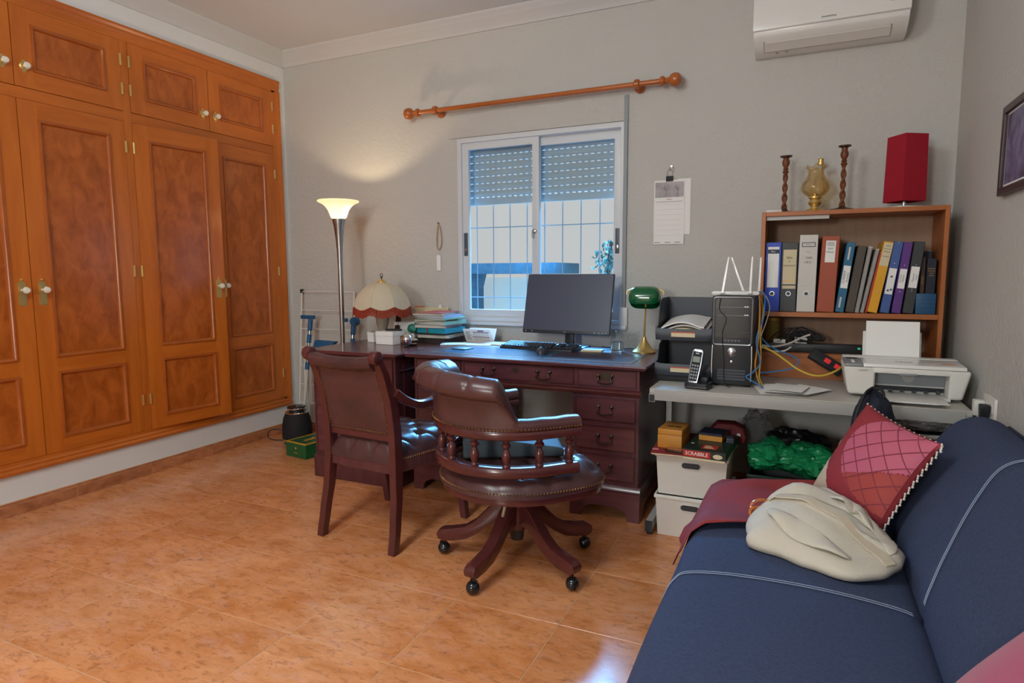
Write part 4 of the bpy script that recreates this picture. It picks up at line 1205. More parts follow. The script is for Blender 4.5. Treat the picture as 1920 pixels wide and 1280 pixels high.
studs(t, w_, (hh-0.10, hh-0.004))
t, w_, hh = lever_file('ring_binder', 'purple ring binder with white written label on the shelf', 0.389, 0.426, 0.422, 0.325, 'f_purple', None, hole=False)
plate(t, 0.005, w_-0.004, 0.115, 0.205); wr(t, 'Medical', 0.011, w_/2+0.004, 0.16, rot=-PI/2); wr(t, 'Insurance', 0.009, w_/2-0.007, 0.16, rot=-PI/2); studs(t, w_, (0.10, hh-0.105))
t, w_, hh = lever_file('ring_binder', 'slate grey ring binder at the right of the purple one', 0.433, 0.476, 0.464, 0.327, 'f_dgrey', None, hole=False)
plate(t, 0.005, w_-0.005, 0.118, 0.215); wr(t, 'Passports', 0.010, w_/2-0.003, 0.165, rot=-PI/2); wr(t, 'Travel', 0.010, w_/2+0.009, 0.165, rot=-PI/2); studs(t, w_, (0.104, 0.112, hh-0.105))
t = thing('document_box', 'blue cardboard document box lying at the right end of the shelf', 'box', (0.483, 3.395, SZ), 0, 'files and books on the shelf')
MB().box(0.0, 0.078, 0, 0.21, 0.0, 0.094).build('body', 'f_box', t, bevel=0.002)
for z in (0.028, 0.047, 0.066):
    MB().box(0.001, 0.077, -0.0004, 0.001, z, z+0.0008).build('crease', 'f_ink', t, smooth=False)
t = thing('hardback_book', 'midnight blue hardback with gilt title standing on the blue box', 'book', (0.5195, 3.40, SZ+0.0945), 0, 'files and books on the shelf')
MB().box(0, 0.034, 0, 0.003, 0, 0.158).box(0, 0.003, 0.003, 0.13, 0, 0.158).box(0.031, 0.034, 0.003, 0.13, 0, 0.158).build('cover', 'f_ink', t, smooth=False)
MB().box(0.003, 0.031, 0.003, 0.126, 0.003, 0.155).build('pages', 'pagewhite', t, smooth=False)
for k, s in enumerate(('BREWER', 'PHRASE', 'AND', 'FABLE')): wr(t, s, 0.0075, 0.017, 0.112-0.0105*k, 'gold')
t = thing('hardback_book', 'brown hardback with gilt spine wedged beside the midnight blue book', 'book', (0.500, 3.425, SZ+0.0945), 0, 'files and books on the shelf')
MB().box(0, 0.016, 0, 0.003, 0, 0.165).box(0, 0.002, 0.003, 0.12, 0, 0.165).box(0.014, 0.016, 0.003, 0.12, 0, 0.165).build('cover', 'darkwood', t, smooth=False)
MB().box(0.002, 0.014, 0.003, 0.118, 0.003, 0.162).build('pages', 'pagewhite', t, smooth=False)
wr(t, 'HISTORY', 0.010, 0.008, 0.06, 'gold', rot=-PI/2)
t = thing('tall_folder', 'dark blue folder standing behind the midnight blue book', 'folder', (0.520, 3.555, SZ+0.095), 0, 'files and books on the shelf')
MB().box(0, 0.040, 0, 0.03, 0, 0.195).build('cover', 'f_navy', t, bevel=0.001, seg=1)
MB().box(0.003, 0.037, 0.003, 0.027, 0.19, 0.197).build('papers', 'pagewhite', t, smooth=False)

# ------------------------------------------------------------------ on top of the bookcase
def barley(name, label, x, y, h, rbase, group='barley twist candlesticks'):
    t = thing(name, label, 'candlestick', (x, y, BZ1), 0, group)
    MB().lathe([(rbase, 0.0), (rbase, 0.006), (rbase*0.86, 0.011), (rbase*0.45, 0.014), (0.014, 0.022), (0.012, 0.028)], 28).build('base', 'darkwood', t)
    z0, z1 = 0.028, h*0.70
    def fn(u, v):
        z = lerp(z0, z1, v); a = 2*PI*u
        r = 0.0105+0.0042*math.cos(2*a-(z-z0)*2*PI/0.050*1.0)
        r *= 1-0.15*v
        return (r*math.cos(a), r*math.sin(a), z)
    MB().grid(fn, 24, 64, wu=True).build('twisted_stem', 'barley', t, ang=1.5)
    MB().lathe([(0.010, z1-0.002), (0.016, z1+0.006), (0.010, z1+0.014), (0.014, z1+0.020), (0.009, z1+0.026), (0.017, z1+0.042), (0.018, z1+0.056), (0.013, z1+0.070), (0.014, h-0.012)], 20).build('turned_cup', 'barley', t)
    MB().lathe([(0.013, h-0.012), (0.028, h-0.006), (0.028, h-0.001), (0.012, h)], 24).build('drip_pan', 'darkwood', t)
barley('candlestick', 'shorter barley twist candlestick left of the oil lamp', -0.092, 3.50, 0.285, 0.040)
barley('candlestick', 'taller barley twist candlestick right of the oil lamp', 0.166, 3.49, 0.312, 0.060)
t = thing('oil_lamp', 'brass oil lamp with amber glass chimney between the candlesticks', 'oil lamp', (0.046, 3.50, BZ1))
MB().lathe([(0.050, 0.0), (0.050, 0.006), (0.042, 0.013), (0.020, 0.020), (0.017, 0.028), (0.027, 0.038), (0.031, 0.048), (0.027, 0.058), (0.020, 0.062), (0.024, 0.066), (0.030, 0.070), (0.030, 0.076)], 28).build('base', 'brass', t)
def chim(u, v):
    a = 2*PI*u
    P = [(0.030, 0.076), (0.046, 0.086), (0.062, 0.102), (0.067, 0.120), (0.060, 0.142), (0.045, 0.165), (0.036, 0.185), (0.035, 0.200), (0.043, 0.215), (0.053, 0.222)]
    q = v*(len(P)-1); i = min(int(q), len(P)-2); f = q-i
    r, z = lerp(P[i][0], P[i+1][0], f), lerp(P[i][1], P[i+1][1], f)
    if v > 0.75:
        k = (v-0.75)*4
        z += 0.006*k*math.cos(8*a); r += 0.004*k*math.cos(8*a)
    return (r*math.cos(a), r*math.sin(a), z)
def chim2(u, v):
    x, y, z = chim(u, 1-abs(2*v-1))
    if v > 0.5:
        s = 1-0.0018/max(0.02, math.hypot(x, y)); x *= s; y *= s
    return (x, y, z)
MB().grid(chim2, 48, 40, wu=True).build('glass_chimney', 'amber', t, ang=2)
MB().lathe([(0.012, 0.076), (0.013, 0.090), (0.006, 0.094)], 16).build('burner', 'brass', t)
hk = MB().tube(smooth_path([(0.030, 0.02, 0.03), (0.040, 0.045, 0.045), (0.040, 0.055, 0.12), (0.030, 0.052, 0.22), (0.020, 0.045, 0.24)], 6), 0.003, 6)
hk.build('carrying_bracket', 'brass', t)
MB().lathe([(0.017, 0.236), (0.016, 0.250), (0.012, 0.252), (0.012, 0.262), (0.016, 0.265)], 16, (0.020, 0.045, 0)).build('ring_holder', 'brass', t)
# red square lamp
t = thing('table_lamp', 'table lamp with tall red square shade on the bookcase', 'table lamp', (0.425, 3.50, BZ1), math.radians(33))
MB().box(-0.062, 0.062, -0.062, 0.062, 0.0, 0.010).build('base', 'white', t, bevel=0.003)
MB().lathe([(0.013, 0.010), (0.013, 0.055)], 16).build('stem', 'silver', t)
def sq(z, a): return [(-a, -a, z), (a, -a, z), (a, a, z), (-a, a, z)]
vs_ = sq(0.032, 0.062)+sq(0.335, 0.058)+sq(0.335, 0.0555)+sq(0.032, 0.0595)
fs_ = []
for i in range(4):
    for k in range(4):
        k2 = (k+1) % 4; j = (i+1) % 4
        fs_.append((i*4+k, i*4+k2, j*4+k2, j*4+k))
MB().add(vs_, fs_).build('shade', 'red_fabric', t, bevel=0.001, seg=1)
t = thing('small_white_box', 'small white flat box on the bookcase left of the candlesticks', 'box', (-0.135, 3.43, BZ1))
MB().box(-0.035, 0.035, -0.025, 0.025, 0, 0.010).build('body', 'white', t, bevel=0.002)
MB().box(-0.036, 0.036, -0.026, 0.026, 0.007, 0.012).build('lid', 'white', t, bevel=0.002)

# ------------------------------------------------------------------ tower computer
t = thing('computer_tower', 'black tower computer with silver bezel on the grey table', 'computer', (-0.273, 2.992, TZ))
MB().box(-0.088, 0.088, 0.014, 0.34, 0.008, 0.412).build('case', 'black', t, bevel=0.003)
for sx in (-0.07, 0.07):
    for yy in (0.03, 0.31):
        MB().lathe([(0.012, 0.0), (0.012, 0.009)], 12, (sx, yy, 0)).build('foot', 'black_matt', t)
MB().box(-0.090, 0.090, -0.004, 0.014, 0.010, 0.414).build('front_panel', 'black', t, bevel=0.006)
fp = []
for (cx, cz, a0) in ((0.070, 0.205, -90), (0.070, 0.395, 0), (-0.070, 0.395, 90), (-0.070, 0.205, 180)):
    for q in range(5):
        a = math.radians(a0+90*q/4)
        fp.append((cx+0.012*math.cos(a), -0.005, cz+0.012*math.sin(a)))
MB().tube(fp, 0.004, 8, closed=True).build('bezel', 'silver', t)
MB().box(-0.072, 0.072, -0.0055, -0.0035, 0.225, 0.400).build('drive_panel', 'black_gloss', t, smooth=False)
for z in (0.362, 0.325, 0.285, 0.250):
    MB().box(-0.070, 0.070, -0.0062, -0.0050, z, z+0.0015).build('bay_line', 'grey' if z > 0.3 else 'dgrey', t, smooth=False)
for x in (0.052, 0.062):
    for z in (0.366, 0.329):
        MB().box(x-0.003, x+0.003, -0.0070, -0.005, z-0.002, z+0.002).build('drive_button', 'silver', t, smooth=False)
for k in range(5):
    MB().box(-0.034+k*0.015, -0.026+k*0.015, -0.0065, -0.005, 0.210, 0.214).build('port', 'grey', t, smooth=False)
MB().lathe([(0.020, 0), (0.020, -0.004), (0.017, -0.006), (0.003, -0.0075)], 28, (0.0, -0.004, 0.160), 'y').build('power_button', 'silver', t)
MB().lathe([(0.006, 0), (0.006, -0.003), (0.002, -0.004)], 16, (0.0, -0.004, 0.116), 'y').build('reset_button', 'silver', t)
for sx in (-1, 1):
    MB().tube([(sx*0.084, -0.003, 0.19), (sx*0.086, -0.004, 0.11), (sx*0.084, -0.003, 0.03)], 0.003, 6).build('side_trim', 'silver', t)
for r in range(4):
    MB().box(-0.060, 0.060, -0.0050, -0.0035, 0.032+r*0.013, 0.041+r*0.013).build('vent', 'dgrey', t, smooth=False)

# router on the tower
t = thing('wifi_router', 'white router with upright antennas on the tower computer', 'router', (-0.275, 3.14, TZ+0.4145))
MB().prism([(-0.105, 0.004), (-0.098, 0.0), (0.098, 0.0), (0.105, 0.004), (0.105, 0.012), (0.095, 0.018), (-0.095, 0.018), (-0.105, 0.012)], 'y', -0.06, 0.06).build('body', 'white_gloss', t, bevel=0.004)
for (x, y, dx, dy) in ((-0.055, -0.062, 0.022, 0.006), (0.030, 0.062, -0.060, 0.0), (0.066, -0.062, 0.004, 0.0), (0.096, 0.062, 0.004, 0.0)):
    a = MB().tube([(x, y, 0.010), (x+dx*0.5, y+dy*0.5, 0.09), (x+dx, y+dy, 0.175)], [0.0085, 0.008, 0.005], sec=[(-1, -0.55), (1, -0.55), (1, 0.55), (-1, 0.55)])
    a.lathe([(0.008, -0.008), (0.008, 0.008)], 10, (x, y, 0.012), 'x')
    a.build('antenna', 'white_gloss', t, ang=0.8)

# ------------------------------------------------------------------ letter trays
t = thing('letter_tray', 'stacked dark grey letter trays with papers left of the tower computer', 'letter tray', (-0.494, 3.02, TZ))
def tray(z0, name, wh):
    d = MB()
    x0, x1 = -0.130, 0.130
    # floor and back
    MB().box(x0, x1, 0.0, 0.30, z0, z0+0.003).build(name+'_floor', 'dgrey', t, bevel=0.001, seg=1)
    MB().box(x0, x1, 0.297, 0.30, z0, z0+wh).build(name+'_back', 'dgrey', t, bevel=0.001, seg=1)
    for s in (-1, 1):
        xx = s*0.1285
        pf = [(0.0, z0), (0.30, z0), (0.30, z0+wh), (0.14, z0+wh), (0.085, z0+wh*0.92), (0.05, z0+0.066), (0.0, z0+0.060)]
        MB().prism(pf, 'x', xx-0.0015, xx+0.0015).build(name+'_side', 'dgrey', t, bevel=0.0007, seg=1)
    # curved front lip
    def lip(u, v):
        x = lerp(x0, x1, u)
        c = 0.030*(1-min(1, min(u, 1-u)/0.12))**2
        y = -0.006*math.sin(PI*v)+0.0
        z = z0+c*0.4+(0.055-c*0.1)*v
        return (x, y-0.004, z)
    lm_ = MB().grid(lip, 24, 6)
    n0 = len(lm_.v)
    lm_.add([(p[0], p[1]+0.003, p[2]) for p in lm_.v], [tuple(reversed(q)) for q in lm_.f])
    lm_.f += [(i*7, (i+1)*7, n0+(i+1)*7, n0+i*7) for i in range(24)]+[(i*7+6, n0+i*7+6, n0+(i+1)*7+6, (i+1)*7+6) for i in range(24)]
    lm_.build(name+'_front', 'dgrey', t, ang=1)
    MB().box(-0.055, 0.055, -0.0125, -0.0110, z0+0.018, z0+0.043).build('label_strip', 'cream', t, smooth=False)
    MB().box(-0.055, 0.055, -0.0130, -0.0124, z0+0.037, z0+0.043).build('label_edge', mat('label_red', '#B5554A', 0.7), t, smooth=False)
tray(0.032, 'lower_tray', 0.150)
tray(0.200, 'upper_tray', 0.195)
for s in (-1, 1):
    for yy in (0.10, 0.27):
        MB().box(s*0.124-0.004, s*0.124+0.004, yy, yy+0.02, 0.180, 0.202).build('spacer', 'dgrey', t, smooth=False)
MB().box(-0.125, 0.125, 0.01, 0.29, 0.0, 0.031).build('base', 'black_matt', t, bevel=0.004)
for k, (dx, w2, m_) in enumerate(((0.0, 0.11, 'paper'), (-0.005, 0.108, 'cream'), (0.004, 0.105, 'paper_grey'), (-0.008, 0.10, 'paper'))):
    rr_ = random.Random(k)
    def sheet(u, v, k=k, dx=dx, w2=w2):
        x = lerp(-w2, w2, u)+dx
        y = lerp(0.004, 0.27, v)
        z = 0.2065+k*0.014+0.022*math.sin(PI*min(1, u*1.1))*(1-v*0.5)+0.012*math.sin(2.2*u)+0.03*v
        return (x, y, z)
    g = MB().grid(sheet, 16, 10); n0 = len(g.v)
    g.add([(p[0], p[1], p[2]+0.006) for p in g.v], g.f)
    ed = [i*11 for i in range(17)]
    g.f += [(ed[i], ed[i+1], n0+ed[i+1], n0+ed[i]) for i in range(16)]
    o = g.build('magazine', m_, None, loc=(-0.494, 3.02, TZ+0.0005*k), ang=1)
    tag(o, ('lowest folded paper', 'cream paper', 'grey leaflet', 'topmost white letter')[k]+' lying in the upper letter tray', 'paper', 'papers in the letter tray')

# ------------------------------------------------------------------ cordless phone
t = thing('cordless_phone', 'black cordless phone standing in its cradle before the tower', 'telephone', (-0.402, 2.895, TZ), math.radians(-8))
MB().prism([(-0.055, -0.030), (-0.045, -0.040), (0.045, -0.040), (0.055, -0.030), (0.052, 0.045), (0.040, 0.055), (-0.040, 0.055), (-0.052, 0.045)], 'z', 0.0, 0.028).build('cradle', 'black', t, bevel=0.007, seg=3)
MB().tube([(-0.053, -0.028, 0.010), (-0.044, -0.040, 0.010), (0.044, -0.040, 0.010), (0.053, -0.028, 0.010)], 0.002, 6).build('cradle_trim', 'silver', t)
MB().box(0.012, 0.040, -0.005, 0.030, 0.028, 0.052).build('rear_rest', 'black', t, bevel=0.004)
h = thing('handset', '', '', (-0.022, -0.012, 0.020)); del h['label']; del h['category']
h.parent = t; h.rotation_euler = (math.radians(-14), math.radians(5), 0)
MB().prism([(-0.022, 0.010), (-0.018, 0.0), (0.018, 0.0), (0.022, 0.010), (0.026, 0.09), (0.025, 0.150), (0.018, 0.160), (-0.018, 0.160), (-0.025, 0.150), (-0.026, 0.09)], 'y', -0.011, 0.012).build('shell', 'silver', h, bevel=0.005, seg=3)
MB().prism([(-0.0175, 0.012), (0.0175, 0.012), (0.0205, 0.09), (0.0195, 0.147), (-0.0195, 0.147), (-0.0205, 0.09)], 'y', -0.0125, -0.0105).build('face', 'black_gloss', h, bevel=0.001, seg=1)
MB().box(-0.016, 0.016, -0.0135, -0.0120, 0.098, 0.124).build('display', mat('lcd', '#7F8A80', 0.3), h)
text('AEG', 0.008, 'silver', h, (0, -0.0132, 0.138), (PI/2, 0, 0))
for r in range(5):
    for c in range(3):
        MB().box(-0.0155+c*0.0112, -0.0070+c*0.0112, -0.0142, -0.0123, 0.020+r*0.0145, 0.0295+r*0.0145).build('key', 'grey', h, bevel=0.001, seg=1)

# ------------------------------------------------------------------ printer
t = thing('printer', 'white inkjet printer with paper in its rear feed on the table', 'printer', (0.398, 2.945, TZ))
# body: a wedge shell with the paper opening in front
def pbox(w0, w1, y0, y1, z0, z1, yb0=None):
    return MB().add([(-w0, y0, z0), (w0, y0, z0), (w0, y1, z0), (-w0, y1, z0), (-w1, y0-0.018, z1), (w1, y0-0.018, z1), (w1, y1, z1), (-w1, y1, z1)],
                    [(0, 3, 2, 1), (4, 5, 6, 7), (0, 1, 5, 4), (1, 2, 6, 5), (2, 3, 7, 6), (3, 0, 4, 7)])
PW = 0.212
for s in (-1, 1):
    a0, a1 = (-PW, -0.105) if s < 0 else (0.150, PW)
    vs_ = [(a0+(0.012 if s < 0 else 0), 0.0, 0.012), (a1-(0.012 if s > 0 else 0), 0.0, 0.012), (a1-(0.012 if s > 0 else 0), 0.24, 0.012), (a0+(0.012 if s < 0 else 0), 0.24, 0.012),
           (a0-(0.010 if s < 0 else 0), -0.018, 0.130), (a1+(0.010 if s > 0 else 0), -0.018, 0.130), (a1+(0.010 if s > 0 else 0), 0.25, 0.130), (a0-(0.010 if s < 0 else 0), 0.25, 0.130)]
    MB().add(vs_, [(0, 3, 2, 1), (4, 5, 6, 7), (0, 1, 5, 4), (1, 2, 6, 5), (2, 3, 7, 6), (3, 0, 4, 7)]).build('body_end', 'white', t, bevel=0.014, seg=3)
MB().box(-0.118, 0.160, -0.014, 0.25, 0.108, 0.131).build('body_bridge', 'white', t, bevel=0.006)
MB().box(-0.118, 0.160, 0.090, 0.25, 0.012, 0.110).build('body_core', 'white', t, bevel=0.003)
MB().box(-0.118, 0.160, -0.004, 0.25, 0.004, 0.016).build('base_plate', 'white', t, bevel=0.003)
MB().box(-0.104, 0.149, 0.074, 0.092, 0.050, 0.108).build('inner_door', 'grey', t, smooth=False)
MB().prism([(-0.104, 0.0), (0.149, 0.0), (0.149, 0.004), (-0.104, 0.004)], 'y', 0.0, 0.0005).build('slot_edge', 'white', t, (0, 0.075, 0.046))
m = MB().box(-0.100, 0.145, 0.060, 0.076, 0.030, 0.046)
m.build('paper_slot', 'black', t, smooth=False)
for k in range(6):
    MB().lathe([(0.007, -0.006), (0.007, 0.006)], 10, (-0.085+k*0.042, 0.056, 0.030), 'x').build('roller', 'dgrey', t)
MB().prism([(-0.008, 0.006), (-0.135, 0.014), (-0.136, 0.018), (0.05, 0.018), (0.05, 0.012)], 'x', -0.092, 0.135).build('output_tray', 'white', t, bevel=0.002)
MB().box(-0.05, 0.10, -0.137, -0.130, 0.013, 0.020).build('tray_stop', 'white_gloss', t, bevel=0.002)
MB().prism([(-0.016, 0.1315), (-0.012, 0.146), (0.15, 0.151), (0.185, 0.146), (0.19, 0.1315)], 'x', -0.150, 0.205).build('scanner_lid', 'white_gloss', t, bevel=0.004)
MB().prism([(-0.014, 0.1315), (-0.012, 0.142), (0.17, 0.148), (0.19, 0.1315)], 'x', -0.216, -0.152).build('control_panel', 'grey', t, bevel=0.003)
MB().box(-0.205, -0.165, 0.12, 0.15, 0.145, 0.1485).build('display', 'black_gloss', t)
for k in range(3):
    MB().lathe([(0.007, 0.144), (0.006, 0.1475)], 12, (-0.184, 0.02+k*0.028, 0)).build('button', 'white', t)
MB().box(-0.216, 0.212, 0.188, 0.252, 0.128, 0.150).build('rear_cover', 'white', t, bevel=0.005)
text('hp DeskJet', 0.014, 'ink_grey', t, (0.0, 0.06, 0.1500), (0.03, 0, 0))
text('DeskJet 2720', 0.006, 'ink_grey', t, (-0.150, -0.0188, 0.118), (PI/2, 0, 0))
MB().box(0.128, 0.175, 0.035, 0.060, 0.1475, 0.1485).build('sticker', mat('orange_sticker', '#C8805A', 0.6), t, smooth=False)
MB().box(-0.02, 0.04, -0.0150, -0.0135, 0.104, 0.112).build('finger_notch', 'grey', t, bevel=0.002)
MB().lathe([(0.022, 0.0), (0.022, 0.0006)], 16, (0.022, 0.0735, 0.085), 'y').xform(Matrix.Translation((0, 0, 0))).build('inner_oval', 'table_metal', t)
pp_ = MB().cbox((-0.02, 0.268, 0.222), (0.205, 0.004, 0.160), (math.radians(-14), 0, 0))
o = pp_.build('paper_stack', 'paper', None, loc=(0.398, 2.945, TZ), smooth=False)
tag(o, 'white sheets standing in the rear feed of the printer', 'paper')
MB().cbox((-0.02, 0.285, 0.190), (0.225, 0.006, 0.130), (math.radians(-14), 0, 0)).build('paper_support', 'white', t, bevel=0.002)

# papers spread on the table
for k, (x, y, a, w2, l2) in enumerate(((-0.085, 2.955, 12, 0.148, 0.21), (-0.02, 2.965, -6, 0.148, 0.21), (0.03, 2.975, -28, 0.148, 0.21), (-0.055, 2.945, 2, 0.15, 0.20), (-0.03, 2.950, -10, 0.14, 0.19))):
    t = thing('loose_sheet', ('undermost loose sheet, poking out at the left of the printer pile', 'second loose sheet under the printed pages on the table', 'loose sheet turned askew towards the printer', 'upper printed page on the grey table', 'topmost page of the loose sheets before the bookcase')[k], 'paper', (x, y, TZ+0.0006+k*0.0040), math.radians(a+90), 'loose sheets on the table')
    def sh(u, v, k=k, w2=w2, l2=l2):
        return (lerp(-l2/2, l2/2, v), lerp(-w2/2, w2/2, u), 0.0022+0.0020*math.sin(3*u+k)*math.sin(2.5*v+k))
    g = MB().grid(sh, 8, 8); n0 = len(g.v)
    g.add([(p[0], p[1], p[2]+0.0005) for p in g.v], [tuple(reversed(q)) for q in g.f])
    g.build('sheet', 'paper', t, ang=1)
    if k >= 3:
        for q in range(7):
            MB().box(-0.08+q*0.022, -0.078+q*0.022, -0.055, 0.05-0.02*(q % 3), 0.0030, 0.0034).build('print_line', 'ink_grey', t, smooth=False)

# ------------------------------------------------------------------ cables, adaptors and sockets
def cable(name, label, pts, r, m, group='cables around the computer', n=6):
    o = MB().tube(smooth_path(pts, n), r, 6).build(name, m, None)
    return tag(o, label, 'cable', group)
M['c_blue'] = mat('cable_blue', '#2F74B5', 0.45); M['c_yellow'] = mat('cable_yellow', '#CDAA3A', 0.5); M['c_white'] = mat('cable_white', '#CFCAC0', 0.5); M['c_orange'] = mat('cable_ochre', '#A8823E', 0.5)
cable('network_cable', 'bright blue network cable looping down beside the tower', [(-0.19, 3.19, 1.105), (-0.150, 3.10, 1.10), (-0.145, 3.02, 1.00), (-0.165, 2.985, 0.93), (-0.168, 2.975, 0.88), (-0.150, 2.975, 0.80), (-0.180, 2.960, 0.755), (-0.205, 2.955, 0.735), (-0.165, 2.95, 0.712), (-0.130, 2.955, 0.690)], 0.003, 'c_blue')
cable('network_cable', 'blue network cable swinging right in front of the bookcase', [(-0.160, 3.05, 0.915), (-0.13, 3.08, 0.875), (-0.08, 3.12, 0.84), (-0.02, 3.14, 0.815), (0.005, 3.13, 0.79), (-0.02, 3.10, 0.765), (-0.09, 3.07, 0.75), (-0.155, 3.04, 0.745)], 0.003, 'c_blue')
cable('network_cable', 'yellow network cable sagging in a curve to the printer', [(-0.145, 3.08, 0.860), (-0.10, 3.10, 0.835), (-0.05, 3.10, 0.800), (0.0, 3.09, 0.765), (0.06, 3.08, 0.742), (0.11, 3.09, 0.742), (0.16, 3.12, 0.762), (0.19, 3.20, 0.775)], 0.0045, 'c_yellow')
cable('power_cable', 'ochre cable hanging down the right side of the tower', [(-0.175, 3.12, 1.095), (-0.163, 3.02, 1.06), (-0.160, 2.99, 0.95), (-0.166, 2.985, 0.85), (-0.170, 2.98, 0.78), (-0.155, 2.975, 0.72), (-0.140, 2.98, 0.688)], 0.0035, 'c_orange')
cable('power_cable', 'dark yellow cable hanging behind the blue one', [(-0.178, 3.16, 1.095), (-0.150, 3.06, 1.04), (-0.155, 3.02, 0.92), (-0.150, 3.01, 0.82), (-0.152, 2.99, 0.73), (-0.13, 3.0, 0.688)], 0.003, 'c_yellow')
cable('power_cable', 'white cable reaching up in front of the lower bookshelf', [(-0.150, 3.12, 0.862), (-0.10, 3.18, 0.852), (-0.04, 3.25, 0.862), (0.01, 3.30, 0.885), (0.05, 3.33, 0.90)], 0.0045, 'c_white')
cable('power_cable', 'short white cable with plug lying under the lower bookshelf', [(-0.155, 3.12, 0.855), (-0.11, 3.15, 0.835), (-0.06, 3.16, 0.835), (-0.03, 3.20, 0.850)], 0.004, 'c_white')
cable('power_cable', 'pale blue white cable rising to the shelf edge', [(-0.185, 3.22, 1.105), (-0.15, 3.20, 1.09), (-0.13, 3.22, 1.03), (-0.145, 3.15, 0.95), (-0.16, 3.05, 0.90)], 0.0025, 'c_white')
cable('power_cable', 'thin black cable drooping over the tower front', [(-0.31, 3.07, 1.096), (-0.325, 2.985, 1.085), (-0.33, 2.983, 1.03), (-0.30, 2.983, 0.99), (-0.315, 2.983, 0.92), (-0.305, 2.983, 0.80), (-0.30, 2.975, 0.70), (-0.27, 2.95, 0.684)], 0.0016, 'black')
rr_ = random.Random(11)
ct = thing('cable_tangle', 'heap of tangled black cables on the lower bookshelf', 'cable', (0.03, 3.40, 0.85))
for k in range(10):
    x = rr_.uniform(-0.04, 0.10); z0 = rr_.uniform(0.855, 0.875); w3 = rr_.uniform(0.04, 0.10); y = 3.37+rr_.uniform(-0.004, 0.06)
    pts = [(x-w3, y+0.02, 0.856), (x-w3*0.7, y, z0+0.02), (x-w3*0.1, y-0.006, z0+rr_.uniform(0.03, 0.06)), (x+w3*0.6, y+0.01, z0+0.035), (x+w3, y, z0+0.008), (x+w3*0.4, y-0.01, z0-0.004+0.012), (x-w3*0.3, y+0.02, z0+0.016)]
    MB().tube(smooth_path([(a-0.03, c-3.40, z-0.85) for a, c, z in pts], 6), 0.0032, 6).build('cable', 'black_matt', ct)
t = thing('power_strip', 'black power strip lying along the lower bookshelf', 'power strip', (0.06, 3.44, 0.8055))
MB().box(-0.20, 0.24, -0.035, 0.035, 0.0, 0.042).build('body', 'black', t, bevel=0.005)
for k in range(6):
    MB().lathe([(0.019, 0.042), (0.019, 0.044), (0.015, 0.044)], 16, (-0.16+k*0.06, 0, 0)).build('socket', 'dgrey', t)
MB().box(0.20, 0.212, -0.036, -0.033, 0.024, 0.032).build('indicator', mat('green_light', '#30B070', 0.4, emit='#30C080', estr=0.6), t)
t = thing('switched_strip', 'black socket strip with two red lit switches left of the printer', 'power strip', (0.128, 3.285, 0.774), math.radians(8))
t.rotation_euler = (math.radians(62), math.radians(32), 0)
MB().box(-0.085, 0.075, -0.026, 0.026, -0.016, 0.016).build('body', 'black', t, bevel=0.004)
for x in (-0.005, 0.045):
    MB().box(x-0.014, x+0.014, -0.010, 0.012, 0.016, 0.021).build('switch', mat('red_switch', '#C23030', 0.35, emit='#E03030', estr=0.35), t, bevel=0.002)
for k, (x, z, lab) in enumerate(((-0.085, 0.0, 'white plug adaptor at the left of the lower bookshelf'), (0.012, 0.0, 'small white adaptor among the black cables'))):
    t = thing('plug_adaptor', lab, 'adaptor', (x, 3.395+k*0.01, 0.8055+0.0435))
    MB().box(-0.028, 0.028, -0.018, 0.018, 0, 0.020 if k == 0 else 0.03).build('body', 'white', t, bevel=0.004)
    for s in (-1, 1): MB().lathe([(0.0025, 0), (0.0025, -0.0)], 6, (s*0.009, -0.018, 0.01)).build('pin', 'silver', t) if False else None
    MB().box(-0.010, 0.010, -0.0185, -0.0175, 0.006, 0.014).build('rating_plate', 'grey', t, smooth=False)
t = thing('yellow_tin', 'tall ochre yellow tin at the left of the lower bookshelf', 'tin', (-0.128, 3.53, 0.8055))
MB().lathe([(0.036, 0), (0.037, 0.004), (0.037, 0.146), (0.036, 0.150)], 28).build('body', mat('tin_ochre', '#8F7B34', 0.4, var=0.3, vscale=10), t)
MB().lathe([(0.038, 0.146), (0.038, 0.160), (0.034, 0.163)], 28).build('lid', 'gold', t)
